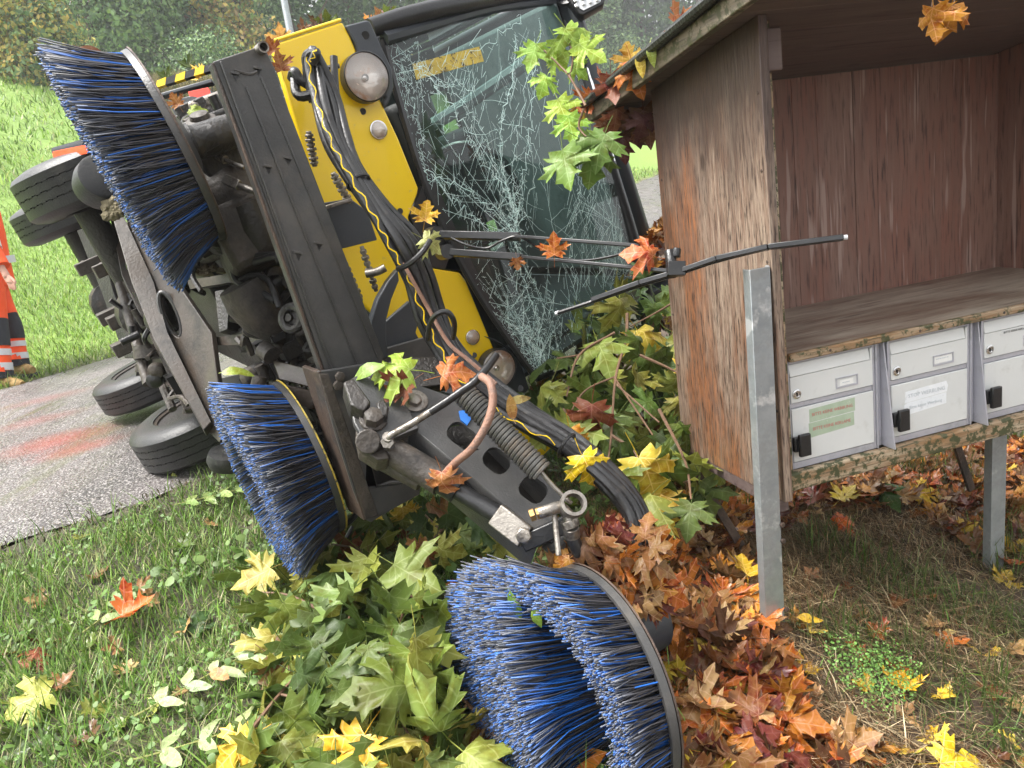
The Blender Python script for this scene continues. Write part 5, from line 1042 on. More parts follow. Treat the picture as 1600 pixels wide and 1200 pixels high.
part('hydraulic_block', m_grimed, lambda m: [m.box(W(x, y, d), (VB*math.cos(a)+VR*math.sin(a)), VD, (VR*math.cos(a)-VB*math.sin(a)), s, s*.7, s*.8) for x, y, d, a, s in [(rd_.uniform(400,480), rd_.uniform(420,560), rd_.uniform(2.55,2.7), rd_.uniform(-.5,.5), rd_.uniform(.03,.07)) for _ in range(16)]+[(rd_.uniform(285,350), rd_.uniform(170,300), rd_.uniform(2.55,2.75), rd_.uniform(-.5,.5), rd_.uniform(.03,.07)) for _ in range(16)]+[(rd_.uniform(480,560), rd_.uniform(610,760), rd_.uniform(2.55,2.7), rd_.uniform(-.5,.5), rd_.uniform(.03,.06)) for _ in range(14)]], bevel=.006)['kind'] = 'stuff'
part('bolt_cluster', m_galvfit, lambda m: [m.lathe(W(x, y, d), (-FW+CRt*rd_.uniform(-.5,.5)+CUp*rd_.uniform(-.5,.5)).normalized(), [(0,.010),(.010,.010),(.011,.007)], 6) for x, y, d in [(rd_.uniform(300,420), rd_.uniform(165,420), 2.42+rd_.uniform(0,.1)) for _ in range(26)]+[(rd_.uniform(495,555), rd_.uniform(600,760), 2.42) for _ in range(14)]])['kind'] = 'stuff'
# striped top strip, red panel and cloth behind the upper brush
for k in range(7):
    x0 = 243+k*15; part('hazard_stripe', m_yellow if k % 2 == 0 else m_black, lambda m: m.poly([W(x, y, 2.75) for x, y in ((x0, 137-k*4.6),(x0+15, 132.4-k*4.6),(x0+16,120.4-k*4.6),(x0+2,126-k*4.6))], .02, -FW))
part('side_skirt', m_slate, lambda m: m.poly(Wp((246,146,2.72),(330,122,2.72),(332,129,2.72),(248,152,2.72)), .03, -FW), bevel=.004)
part('red_reflector', surf('red_plastic', (.75,.045,.02), (.65,.03,.02), 9, rough=.35, bump=.05), lambda m: m.poly(Wp((293,143,2.66),(325,136,2.62),(332,152,2.62),(300,160,2.66)), .02, -FW), bevel=.003)
part('muddy_cover', m_galvfit, lambda m: m.box(W(324,166,2.6), VB, VD, VR, .05, .03, .07), bevel=.015)
part('upper_edge_cover', m_black, lambda m: m.poly(Wp((262,158,2.7),(330,140,2.62),(345,200,2.62),(290,220,2.7)), .05, -FW), bevel=.005)

# ---- wipers
def wiper(pts, w, h, name, label): return part(name, m_black, lambda m: [m.beam(W(*a), W(*b_), w, h, CUp) for a, b_ in zip(pts[:-1], pts[1:])], bevel=.002, label=label)
wa = wiper([(680,367,2.30),(812,370,2.22)], .03, .022, 'wiper_arm', 'upper wiper arm reaching from the cowl'); m = MB(); m.beam(W(800,369,2.215), W(1000,384,2.0), .014, .010, CUp); m.build('arm_rod', m_black, wa, bevel=.002)
wb = wiper([(698,394,2.28),(815,402,2.20)], .028, .020, 'wiper_arm', 'lower wiper arm reaching from the cowl'); m = MB(); m.beam(W(812,401,2.20), W(1062,425,1.93), .014, .010, CUp); m.build('arm_rod', m_black, wb, bevel=.002)
part('washer_hose', m_hose, lambda m: m.tube(Wp((705,372,2.27),(730,383,2.25),(760,388,2.24),(785,376,2.22),(812,370,2.2),(850,392,2.18),(900,407,2.14),(950,402,2.1),(990,390,2.06)), .0038, 6), smooth=True)
part('wiper_pivot', m_black, lambda m: (m.cyl(W(672,368,2.33), W(684,366,2.28), .024, 14), m.cyl(W(690,395,2.32), W(700,393,2.26), .022, 14)), smooth=True)
bl = part('wiper_blade', m_black, lambda m: m.tube(Wp((872,489,2.08),(930,470,2.02),(1000,446,1.96),(1060,428,1.91),(1120,408,1.86),(1200,388,1.80),(1260,378,1.77),(1322,371,1.745)), .0055, 6), smooth=True, label='long wiper blade pulled forward across the shelter')
part('blade_spine', m_black, lambda m: [m.beam(W(*a), W(*b_), .020, .013, CUp) for a, b_ in zip([(925,469,2.02),(1000,442,1.955),(1062,424,1.905),(1120,404,1.855),(1200,386,1.795)], [(1000,442,1.955),(1062,424,1.905),(1120,404,1.855),(1200,386,1.795),(1318,371,1.742)])], bl, bevel=.002)
part('blade_clamp', m_black, lambda m: (m.cyl(W(1046,392,1.93), W(1052,432,1.91), .014, 10), m.box(W(1056,420,1.905), CRt, CUp, FW, .022, .018, .014), m.cyl(W(1058,388,1.92), W(1056,402,1.92), .011, 10)), bl, bevel=.002)
part('blade_tip', m_refl, lambda m: m.cyl(W(1316,371.5,1.742), W(1324,370.5,1.74), .0055, 8), bl); part('blade_tip', m_refl, lambda m: m.cyl(W(868,490,2.085), W(874,488,2.08), .0055, 8), bl)
# maker's mark free bits of dirt: wet mud clods wedged in the frame
part('mud', m_straw, lambda m: [m.lathe(W(176+rd_.uniform(-10,14), 325+rd_.uniform(-14,16), 2.72), VB, [(-.02,.004),(0,.02),(.02,.005)], 6) for _ in range(26)]+[m.lathe(W(rd_.uniform(290,350), 425+rd_.uniform(-6,6), 2.55), CUp, [(0,.02),(.015,.004)], 6) for _ in range(30)])['kind'] = 'stuff'

def clutter(name, n, x0, x1, y0, y1, d0, d1, seed, mats):
    rc = random.Random(seed)
    for k, mt in enumerate(mats):
        def f(m):
            for _ in range(n):
                x, y, d = rc.uniform(x0, x1), rc.uniform(y0, y1), rc.uniform(d0, d1); t = rc.random(); P = W(x, y, d)
                ax = rc.choice((VB, VD, VR, (VB+VR*.5).normalized(), (VD-VR*.4).normalized()))
                if t < .35: m.cyl(P-ax*rc.uniform(.02,.05), P+ax*rc.uniform(.02,.05), rc.uniform(.008,.028), 10)
                elif t < .6:
                    q = [P]
                    for _ in range(3): q.append(q[-1]+Vector((rc.gauss(0,.03), rc.gauss(0,.04), rc.gauss(-.02,.035))))
                    m.tube(q, rc.uniform(.006,.013), 6)
                elif t < .8: m.box(P, VB, VD, VR, rc.uniform(.01,.05), rc.uniform(.01,.04), rc.uniform(.01,.04))
                else: m.lathe(P, ax, [(-.03,.012),(-.02,.03),(0,.035),(.02,.03),(.03,.012)], 12)
        o = part(name, mt, f, bevel=0, smooth=True); o['kind'] = 'stuff'
clutter('pipes_and_fittings', 34, 285, 400, 165, 430, 2.40, 2.62, 1, [m_grimed, m_grime, m_hose])
clutter('pipes_and_fittings', 26, 370, 500, 380, 600, 2.46, 2.64, 2, [m_grimed, m_grime, m_hose])
clutter('pipes_and_fittings', 22, 495, 575, 600, 770, 2.42, 2.6, 3, [m_grimed, m_grime, m_hose])
clutter('axle_fittings', 22, 205, 290, 360, 600, 3.0, 3.3, 4, [m_grimed, m_grime, m_hose])
# ------------------------------------------------------------------ grass
def blades(name, X, Y, hlo, hhi, w, cols, lean=.45, mat=None, zoff=-.004, zf=None, label=None, bias=None, up=1.0):
    n = len(X); Z = gz(X, Y)+zoff if zf is None else zf
    az = rng.uniform(0, 6.283, n) if bias is None else bias+rng.normal(0, .8, n)
    h = rng.uniform(hlo, hhi, n); ln = np.abs(rng.normal(0, lean, n)); s = np.stack([np.cos(az), np.sin(az), 0*az], 1)
    f = np.stack([-np.sin(az), np.cos(az), 0*az], 1); u = np.array([0, 0, 1.])
    t = f*np.sin(ln)[:, None]+u*np.cos(ln)[:, None]*up; Mx = np.zeros((n, 3, 4))
    ww = w*rng.uniform(.6, 1.4, n)
    Mx[:, :, 0] = s*ww[:, None]; Mx[:, :, 1] = f*(h*rng.uniform(.1, .9, n))[:, None]; Mx[:, :, 2] = t*h[:, None]; Mx[:, :, 3] = np.stack([X, Y, Z], 1)
    bv = [(-.5,0,0),(.5,0,0),(-.42,.10,.5),(.42,.10,.5),(0,.55,1)]; bf = [(0,1,3),(0,3,2),(2,3,4)]
    ca = np.array(cols); c = ca[rng.integers(0, len(ca), n)]*rng.uniform(.5, 1.35, n)[:, None]
    o = scatter(name, bv, bf, Mx, c, mat or m_grass, at=(0, 0, 0)); o['kind'] = 'stuff'
    if label: o['label'] = label
    return o
def samp(n, x0, x1, y0, y1, keep):
    X = rng.uniform(x0, x1, n); Y = rng.uniform(y0, y1, n); k = keep(X, Y); return X[k], Y[k]
LG = [(.13,.26,.03),(.19,.34,.045),(.09,.19,.025),(.25,.38,.08),(.14,.27,.05),(.34,.38,.14),(.40,.36,.20)]
def keep_lawn(X, Y):
    q = sdist(X, Y, NEAR); r = rng.random(len(X)); bank = np.clip((X+.25)*1.5+vnoise(X, Y, 2.2)*.4-.1, 0, .97)
    edge = np.clip((q-.04)/.3, .05, 1); patch = .55+.45*vnoise(X, Y, 5.1, 2)
    return (q > .0) & (r < edge*patch*(1-bank))
X, Y = samp(260000, -3.4, 2.0, 1.0, 4.4, keep_lawn)
blades('lawn_grass', X, Y, .02, .075, .0036, LG, .75, label='wet green grass on the verge in the foreground')
X, Y = samp(9000, -3.2, .3, 1.0, 4.0, lambda X, Y: (sdist(X, Y, NEAR) > .08) & (vnoise(X, Y, 4.0, 5) > .45))
blades('tall_grass', X, Y, .08, .17, .0042, [(.12,.22,.03),(.17,.28,.05),(.09,.17,.03)], .8, label='longer grass tufts in the verge')
# straw and thin green blades on the earth bank under the mailboxes
X, Y = samp(270000, .0, 2.3, 1.1, 3.0, lambda X, Y: (sdist(X, Y, NEAR) > .05) & (rng.random(len(X)) < .12+.8*vnoise(X, Y, 4.3, 1)))
blades('dry_grass', X, Y, .03, .13, .0026, [(.46,.35,.20),(.62,.50,.32),(.26,.18,.10),(.36,.21,.11),(.20,.15,.08)], 1.35, label='dead straw lying on the earth bank', bias=2.2, up=.6)
X, Y = samp(34000, .1, 2.6, 1.1, 3.4, lambda X, Y: (sdist(X, Y, NEAR) > .05) & (vnoise(X, Y, 5.7, 4) > .6))
blades('bank_grass', X, Y, .05, .17, .0030, [(.10,.17,.035),(.14,.22,.06),(.08,.13,.03),(.20,.22,.10)], .9, label='green grass tufts on the earth bank', bias=2.6)
# small round leaves of clover and weeds among the grass
def rosettes(name, n, x0, x1, y0, y1, s0, s1, cols, keep, label, zr=(.01,.05)):
    X, Y = samp(n, x0, x1, y0, y1, keep); n = len(X); Z = gz(X, Y)+rng.uniform(*zr, n)
    nr = np.stack([rng.normal(0,.45,n), rng.normal(0,.45,n)-.2, np.ones(n)], 1); nr /= np.linalg.norm(nr, axis=1)[:, None]
    a1 = np.cross(nr, rng.normal(size=(n, 3))); a1 /= np.linalg.norm(a1, axis=1)[:, None]; a2 = np.cross(nr, a1); s = rng.uniform(s0, s1, n)
    Mx = np.zeros((n, 3, 4)); Mx[:, :, 0] = a1*s[:, None]; Mx[:, :, 1] = a2*s[:, None]; Mx[:, :, 2] = nr*s[:, None]; Mx[:, :, 3] = np.stack([X, Y, Z], 1)
    bv = [(0,-.5,0),(.35,-.3,.08),(.42,.1,.12),(.2,.45,.06),(0,.5,0),(-.2,.45,.06),(-.42,.1,.12),(-.35,-.3,.08)]; bf = [(0,1,7),(1,2,7),(2,6,7),(2,3,6),(3,5,6),(3,4,5)]
    ca = np.array(cols); c = ca[rng.integers(0, len(ca), n)]*rng.uniform(.7, 1.3, n)[:, None]
    o = scatter(name, bv, bf, Mx, c, m_grass, at=(0, 0, 0)); o['kind'] = 'stuff'; o['label'] = label
rosettes('clover', 9000, -3.0, .5, 1.0, 3.8, .008, .024, [(.10,.19,.04),(.14,.25,.06),(.19,.28,.09)], lambda X, Y: (sdist(X, Y, NEAR) > .12) & (vnoise(X, Y, 4.6, 7)+.3*rng.random(len(X)) > .55), 'clover and small weeds in the verge')
rosettes('ground_cover', 2600, -2.6, .2, 1.0, 3.2, .02, .05, [(.11,.20,.04),(.16,.24,.07)], lambda X, Y: (sdist(X, Y, NEAR) > .15) & (vnoise(X, Y, 3.1, 9) > .6), 'broad leaved weeds in the verge', (.015,.07))
rosettes('herb', 16000, .55, 1.15, 1.35, 1.95, .003, .008, [(.13,.27,.05),(.17,.32,.07),(.10,.2,.04)], lambda X, Y: ((X-.80)/.13)**2+((Y-1.66)/.16)**2 < .2+1.1*vnoise(X, Y, 31, 2)*rng.random(len(X)), 'feathery bright green herb on the bank beside the post', (.01,.075))
rosettes('soil_crumbs', 9000, -.2, 2.4, 1.0, 3.4, .004, .012, [(.06,.045,.03),(.10,.075,.05),(.14,.10,.07)], lambda X, Y: sdist(X, Y, NEAR) > .05, 'crumbs of wet soil', (.0,.006))
# verge litter along the near road edge
X, Y = samp(130000, -5, 2, .2, 7, lambda X, Y: (np.abs(sdist(X, Y, NEAR)-.03) < .32*rng.random(len(X))**1.3))
blades('edge_debris', X, Y, .008, .04, .006, [(.06,.045,.03),(.16,.12,.07),(.035,.03,.02),(.10,.10,.04)], 1.2, zoff=.006, label='leaf mould and grit along the road edge')
# far bank grass
def keep_far(X, Y):
    q = -sdist(X, Y, FAR); d = Y; return (q > .02) & (rng.random(len(X)) < np.clip(9/d, .12, 1)**1.6)
X, Y = samp(190000, -13, -1.2, 4.6, 17, keep_far)
FG = [(.19,.33,.04),(.25,.40,.06),(.13,.24,.035),(.30,.42,.08),(.36,.40,.15),(.10,.18,.03)]
blades('bank_meadow_grass', X, Y, .03, .10, .009, FG, .6, label='fresh green grass on the hillside beyond the lane')
X, Y = samp(60000, -24, 16, 14, 34, lambda X, Y: (-sdist(X, Y, FAR) > .1) & (-sdist(X, Y, FAR) < 24))
blades('bank_meadow_grass', X, Y, .08, .22, .03, FG, .6, label='grass on the upper hillside')
X, Y = samp(6000, -6, -2, 4.4, 8.6, lambda X, Y: np.abs(-sdist(X, Y, FAR)-.08) < .1*rng.random(len(X))+.02)
blades('edge_tufts', X, Y, .08, .22, .009, [(.15,.24,.04),(.10,.16,.03),(.2,.2,.09)], .6, label='longer grass along the far road edge')
# dry grass mound on top of the bank
mp = W(250, 112, 22.5); n = 9000; a = rng.uniform(0, 6.283, n); q = np.sqrt(rng.random(n)); mz = g1(mp.x, mp.y)
X = mp.x+2.3*q*np.cos(a); Y = mp.y+1.2*q*np.sin(a); Zm = mz-.25+.75*np.sqrt(np.maximum(0, 1-q*q))
blades('dry_grass_mound', X, Y, .25, .55, .03, [(.30,.25,.12),(.36,.30,.15),(.24,.22,.09),(.18,.2,.07)], .7, zf=Zm, label='mound of tall dry grass at the top of the bank')
m = MB(); m.lathe((mp.x, mp.y, mz-.5), (0,0,1), [(0,2.2),(.45,1.9),(.8,1.2),(.95,.4)], 24)
mo = m.build('mound', m_straw, at=(mp.x, mp.y, mz-.5), smooth=True); mo.scale = (1, .6, 1); tag(mo, 'low earth mound under the dry grass', kind='structure')

# ------------------------------------------------------------------ leaves
HALF = [(.0,.0),(.10,-.07),(.38,-.16),(.34,.0),(.52,-.01),(.42,.10),(.29,.17),(.50,.21),(.62,.19),(.60,.31),(.78,.43),(.60,.45),(.58,.58),(.42,.48),(.21,.42),(.27,.60),(.38,.68),(.21,.72),(.15,.86),(0,1.02)]
def leafmesh(name, seed, curl, mat, kind='maple', fold=.3):
    rd = random.Random(seed)
    if kind == 'maple': out = [(x*(1+rd.gauss(0,.05)), y*(1+rd.gauss(0,.03))) for x, y in HALF]+[(-x*(1+rd.gauss(0,.05)), y*(1+rd.gauss(0,.03))) for x, y in reversed(HALF[1:-1])]; cen = (0, .22)
    else:
        out = [(0,0),(.10,.10),(.17,.25),(.20,.42),(.17,.62),(.10,.82),(0,1),(-.10,.82),(-.17,.62),(-.20,.42),(-.17,.25),(-.10,.10)]; cen = (0, .45)
    def z(x, y):
        r = math.hypot(x, y-cen[1]); return curl*(r**1.6)+fold*abs(x)**1.2*.5+.07*math.sin(x*9+seed)*math.cos(y*8+seed*2)-.10*curl*y-(.28+.12*math.sin(seed*3.1))*max(0, y-.15)**2
    vs = [(cen[0], cen[1], z(*cen))]; n = len(out)
    mid = [(cen[0]+(x-cen[0])*.55, cen[1]+(y-cen[1])*.55) for x, y in out[::2]] if kind == 'maple' else []
    uv = [cen]
    fs = []
    if mid:
        k = len(mid)
        for x, y in mid: vs.append((x, y, z(x, y)+rd.gauss(0,.012))); uv.append((x, y))
        for x, y in out: vs.append((x, y, z(x, y)+rd.gauss(0,.02))); uv.append((x, y))
        for i in range(k):
            j = (i+1) % k; fs.append((0, 1+i, 1+j)); o0 = 1+k+2*i; o1 = 1+k+(2*i+1) % n; o2 = 1+k+(2*i+2) % n
            fs += [(1+i, o0, o1), (1+i, o1, 1+j), (1+j, o1, o2)]
    else:
        for x, y in out: vs.append((x, y, z(x, y))); uv.append((x, y))
        fs = [(0, 1+i, 1+(i+1) % n) for i in range(n)]
    # stalk
    b = len(vs); L = .55 if kind == 'maple' else .12; bend = rd.uniform(-.2, .25)
    for t in (0, .5, 1):
        for a in range(3): vs.append((.012*math.cos(a*2.094)+bend*.3*t*t, -L*t, .012*math.sin(a*2.094)+z(0,0)+bend*t*t*.5)); uv.append((.35, .001))
    for s in range(2):
        for a in range(3):
            p, q = b+s*3+a, b+s*3+(a+1) % 3; fs += [(p, q, q+3), (p, q+3, p+3)]
    return vs, fs, uv
def tomesh(name, d, mat):
    vs, fs, uv = d; me = bpy.data.meshes.new(name); me.from_pydata(vs, [], fs); me.update(); ul = me.uv_layers.new(name='UVMap')
    fl = np.array([uv[i] for f in fs for i in f], np.float32); ul.data.foreach_set('uv', fl.ravel()); me.materials.append(mat)
    me.polygons.foreach_set('use_smooth', [True]*len(me.polygons)); return me
FLAT = [tomesh('maple_leaf', leafmesh('a', s, c, None, fold=f), m_leaf) for s, c, f in ((1,-.35,.35),(2,-.75,.2),(3,.25,-.45),(4,-.95,.55),(9,-.6,-.35),(10,.5,.5))]
CURL = [tomesh('curled_leaf', leafmesh('a', s, c, None, fold=f), m_leaf) for s, c, f in ((5,.7,.5),(6,-.8,.6),(7,.9,-.4),(8,.5,1.1))]
OVAL = [tomesh('oval_leaf', leafmesh('a', s, c, None, 'oval', f), m_leaflet) for s, c, f in ((1,-.15,.35),(2,.25,.5))]
def mtx(P, tip, nrm, s):
    y = Vector(tip).normalized(); z = Vector(nrm); z = (z-y*z.dot(y)).normalized(); x = y.cross(z)
    return Matrix(((x.x*s, y.x*s, z.x*s, P.x), (x.y*s, y.y*s, z.y*s, P.y), (x.z*s, y.z*s, z.z*s, P.z), (0,0,0,1)))
def var(c, k=.33): 
    q = 1+random.uniform(-k, k); return (c[0]*q*(1+random.uniform(-.1,.1)), c[1]*q, c[2]*q, 1)
def _w(L, a=.9, bl=.65): return [(x*a, y*a, z*a*bl) for x, y, z in L]
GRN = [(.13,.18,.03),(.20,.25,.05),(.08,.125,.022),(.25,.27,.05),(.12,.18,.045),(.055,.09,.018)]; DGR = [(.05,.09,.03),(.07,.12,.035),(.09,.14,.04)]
YEL = [(.62,.42,.05),(.70,.52,.10)]; ORG = [(.46,.16,.03),(.52,.24,.05),(.38,.11,.025)]; BRN = [(.20,.085,.04),(.13,.06,.035),(.27,.14,.07)]; RED = [(.17,.045,.03),(.12,.03,.022)]; TAN = [(.44,.27,.14),(.5,.32,.18)]
ORG, BRN, RED, TAN, YEL = _w(ORG), _w(BRN), _w(RED, .95, .8), _w(TAN, .8, .75), _w(YEL, .9, .7)
def leafobj(P, tip, nrm, s, col, mesh=None, parent=None, name='leaf', label=None, cat=None, group=None):
    o = linko(name, mesh or random.choice(FLAT), parent); M_ = mtx(P, tip, nrm, s)
    if parent: M_ = Matrix.Translation(-BASE[parent.name]) @ M_
    o.matrix_basis = M_; o.color = var(col) if len(col) == 3 else col
    tag(o, label, cat, group); return o
def inpoly(x, y, P):
    c = False; j = len(P)-1
    for i in range(len(P)):
        if (P[i][1] > y) != (P[j][1] > y) and x < (P[j][0]-P[i][0])*(y-P[i][1])/(P[j][1]-P[i][1])+P[i][0]: c = not c
        j = i
    return c
def pts_in(P, n, mind=0):
    xs_ = [p[0] for p in P]; ys_ = [p[1] for p in P]; out = []; tries = 0
    while len(out) < n and tries < n*60:
        tries += 1; x, y = random.uniform(min(xs_), max(xs_)), random.uniform(min(ys_), max(ys_))
        if inpoly(x, y, P) and (not mind or all((x-a)**2+(y-b_)**2 > mind*mind for a, b_ in out)): out.append((x, y))
    return out
def branch(stems, pos, label, greens=GRN, smin=.075, smax=.155, down=.8, face=.5, yel=.1, rad=.006, brown=.03):
    """stems: lists of world points; pos: world points of the leaves"""
    base = stems[0][0]; t = thing('maple_branch', base, label, 'branch', 'broken maple branches around the sweeper')
    for k, s in enumerate(stems):
        m = MB(); m.tube(s, [rad*(1 if k == 0 else .6), rad*.45], 6); m.build('stem', m_twig, t, smooth=True)
    cen = sum((Vector(p) for p in pos), Vector())/max(1, len(pos))
    for P in pos:
        away = (P-cen); away = away.normalized()*.6 if away.length > 1e-6 else Vector()
        tip = Vector((random.gauss(0,.55), random.gauss(-.25,.45), -down+random.gauss(0,.45)))+away
        nrm = Vector((random.gauss(0,.65), -.75*face*2+random.gauss(0,.5), .55+random.gauss(0,.5)))
        r = random.random(); col = random.choice(YEL if r < yel*.22 else [(.40,.38,.08)] if r < yel else BRN if r < yel+brown else greens)
        leafobj(P, tip, nrm, random.uniform(smin, smax), col, random.choice(FLAT), t)
    return t
def split(P, cents):
    out = [[] for _ in cents]
    for (x, y, Q) in P: out[min(range(len(cents)), key=lambda i: (x-cents[i][0])**2+(y-cents[i][1])**2)].append(Q)
    return out
# pile on the verge, left of the front brush
PL1 = [(480,830),(560,815),(640,790),(740,780),(790,830),(740,850),(680,880),(668,960),(680,1040),(715,1110),(755,1195),(640,1215),(440,1215),(380,1150),(440,1060),(400,1010),(470,960),(410,935),(400,900)]
raw = []
for lay, n, mind in ((0, 90, 28), (1, 72, 34), (2, 44, 42)):
    for (x, y) in pts_in(PL1, n, mind):
        w_ = min(1, max(0, 1-(math.hypot((x-640)/260, (y-960)/240))))
        raw.append((x, y, onground(x, y, .02+(.05+.13*lay*.5)*(.4+w_)+random.uniform(0, .05))))
cents = [(430,930),(560,860),(690,830),(520,1010),(640,960),(480,1130),(610,1110),(740,1130)]
labs = ['small maple branch with orange-edged leaves sticking out left onto the grass', 'maple branch with big green leaves directly under the mounting frame', 'shaded maple branch under the sweeping arm', 'maple branch on the grass left of the middle of the leaf pile', 'maple branch in the middle of the green leaf pile left of the front brush', 'maple branch at the bottom left of the green leaf pile', 'maple branch at the bottom centre of the green leaf pile', 'yellowing maple branch below the front brush at the bottom edge']
def gp_(x, y, h=.08): return onground(x, y, h)
stem_px = [[[(505,955),(450,930),(400,925)]], [[(600,900),(560,860),(520,850)],[(560,860),(590,830)]], [[(640,880),(690,830),(740,800)],[(690,830),(660,800)]], [[(630,885),(580,915),(520,935),(495,955)],[(560,925),(540,980)]], [[(660,850),(640,920),(620,990)],[(640,930),(700,960)]], [[(385,1150),(455,1065),(530,1000)],[(440,1085),(500,1100)]], [[(560,1060),(610,1100),(640,1150)],[(600,1095),(560,1130)]], [[(690,1060),(740,1110),(790,1170)],[(730,1100),(700,1150)]]]
for i, P in enumerate(split(raw, cents)):
    if P: branch([[gp_(*q, .10) for q in s] for s in stem_px[i]], P, labs[i], yel=.08 if i not in (0, 7) else .18, greens=DGR+GRN[:3] if i == 2 else GRN)  # branch under the arm has its shade mixed into darker greens
# pile between windscreen and shelter, lying on the lower side of the cab
PL2 = [(850,600),(872,545),(900,520),(960,470),(1000,440),(1055,440),(1066,560),(1075,690),(1100,700),(1105,790),(1040,780),(980,760),(930,720),(890,690),(840,640)]
raw = []
for lay, n, mind in ((0, 80, 30), (1, 55, 36), (2, 34, 44)):
    for (x, y) in pts_in(PL2, n, mind): raw.append((x, y, W(x, y, 3.12-(y-440)*.0019-.14*lay+random.uniform(-.05,.05))))
cents = [(1020,480),(890,570),(960,590),(1040,620),(900,680),(990,720),(1070,750)]
labs = ['maple branch behind the wiper blade beside the shelter wall', 'maple branch with light green leaves against the lower windscreen corner', 'maple branch hanging from a brown stem in front of the shelter wall', 'maple branch close to the lower edge of the shelter side panel', 'maple branch over the hoses below the lower headlight', 'maple branch with a big yellow blotched leaf under the brown stem', 'maple branch hanging below the corner of the shelter']
def dw(x, y, o=0): return W(x, y, 3.12-(y-440)*.0019-.30-o)
st2 = [[[(1110,435),(1040,480),(985,510)]], [[(960,520),(905,555),(885,620)],[(905,555),(870,560)]], [[(980,490),(978,530),(962,590),(955,680),(948,735)],[(962,588),(915,610),(888,650)],[(960,590),(1000,650),(1020,680)]], [[(1000,555),(1045,575),(1070,590)]], [[(880,640),(900,680),(905,720)]], [[(955,680),(990,705),(1010,750)],[(962,600),(1030,660)]], [[(1030,640),(1070,720),(1080,780)]]]
for i, P in enumerate(split(raw, cents)):
    if P: branch([[dw(*q) for q in s] for s in st2[i]], P, labs[i], yel=.07, greens=GRN if i not in (0,) else GRN+DGR)
# understorey leaves behind the heap; darker greens paint its inner shade into them
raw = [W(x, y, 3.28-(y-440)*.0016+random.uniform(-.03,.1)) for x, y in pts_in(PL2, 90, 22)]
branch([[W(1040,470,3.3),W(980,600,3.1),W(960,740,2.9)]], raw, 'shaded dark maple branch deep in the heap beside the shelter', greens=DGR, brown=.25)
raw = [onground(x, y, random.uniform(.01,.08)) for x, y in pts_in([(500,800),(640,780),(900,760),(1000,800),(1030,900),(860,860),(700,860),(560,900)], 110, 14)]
branch([[gp_(560,840,.05),gp_(700,800,.06),gp_(850,820,.06)]], raw, 'shaded maple branch pressed flat under the sweeping arm', greens=DGR+GRN[2:3], brown=.2)  # shade beneath the arm is put into the leaf greens
# twig hanging from the shelter roof corner in front of the windscreen
tw = [(885,50,2.25,.105),(905,78,2.24,.095),(868,70,2.26,.075),(838,78,2.3,.085),(862,100,2.3,.06),(855,125,2.3,.07),(872,165,2.28,.09),(888,190,2.26,.085),(880,245,2.24,.125),(925,235,2.22,.12),(945,215,2.2,.11),(905,225,2.25,.1),(860,88,2.3,.05),(893,110,2.25,.06)]
t = thing('maple_branch', W(900,120,2.25), 'bright green maple twig hanging from the shelter roof corner before the windscreen', 'branch', 'broken maple branches around the sweeper')
m = MB(); m.tube(Wp((915,165,2.22),(890,120,2.25),(872,100,2.27),(850,78,2.29)), [.004,.002], 6); m.tube(Wp((890,120,2.25),(895,90,2.25),(888,60,2.25)), [.003,.002], 6); m.tube(Wp((912,170,2.22),(905,200,2.24),(930,225,2.21)), [.004,.002], 6); m.build('stem', m_twig, t, smooth=True)
for (x, y, d, s) in tw: leafobj(W(x, y-8, d), Vector((random.gauss(0,.4), -.2, -.75+random.gauss(0,.3))), Vector((random.gauss(0,.3), -1, .5)), s, (.27,.42,.06) if y < 200 else (.12,.21,.04), random.choice(FLAT[:3]), t)

# single leaves that can be pointed out
def one(P, tip, nrm, s, col, label, mesh=None, name='maple_leaf'): return leafobj(P, tip, nrm, s, (col[0]*.92, col[1]*.92, col[2]*.55, 1), mesh or FLAT[0], None, name, label, 'leaf')
one(W(664,345,1.96), (.3,.1,1), (0,-1,.3), .055, (.62,.38,.06), 'yellow-brown maple leaf standing on the hose bundle beside the windscreen', CURL[0])
one(W(662,372,1.97), (.5,0,-.4), (0,-1,.6), .06, (.38,.40,.22), 'pale green crumpled leaf under the yellow one on the hoses', CURL[1])
one(W(866,398,2.10), (.1,0,1), (0,-1,.1), .062, (.60,.20,.05), 'orange maple leaf stuck between the two wiper arms', FLAT[2])
one(W(1022,398,1.96), (-.6,0,.25), (0,-1,.7), .085, (.50,.16,.08), 'large reddish orange maple leaf lying on the wiper joint', FLAT[1])
one(W(807,404,2.17), (0,0,-1), (0,-1,0), .035, (.35,.15,.07), 'small shrivelled brown leaf hooked on the lower wiper arm', CURL[0])
one(W(688,740,1.76), (.1,0,-1), (-.3,-1,.2), .075, (.42,.18,.10), 'rust brown maple leaf hanging at the hydraulic hose end', FLAT[1])
one(W(802,655,1.80), (0,-.2,.9), (0,-1,.2), .065, (.45,.26,.11), 'tan oval leaf stuck upright beside the spring', OVAL[1], 'beech_leaf')
one(W(795,628,1.84), (1,0,.1), (0,-1,.5), .055, (.26,.20,.08), 'olive brown leaf lying on the hoses above the spring', OVAL[0], 'beech_leaf')
one(W(910,712,1.86), (.3,-.3,-.9), (0,-1,.5), .085, (.85,.62,.04), 'bright yellow maple leaf draped over the hose bundle', FLAT[3])
one(W(890,672,2.3), (0,-.2,-.8), (0,-1,.6), .095, (.62,.30,.03), 'golden orange maple leaf hanging above the hose bundle', FLAT[1])
one(W(925,632,2.35), (-.2,-.2,-.9), (0,-1,.6), .12, (.22,.07,.05), 'dark red brown maple leaf in the middle of the green heap', FLAT[3])
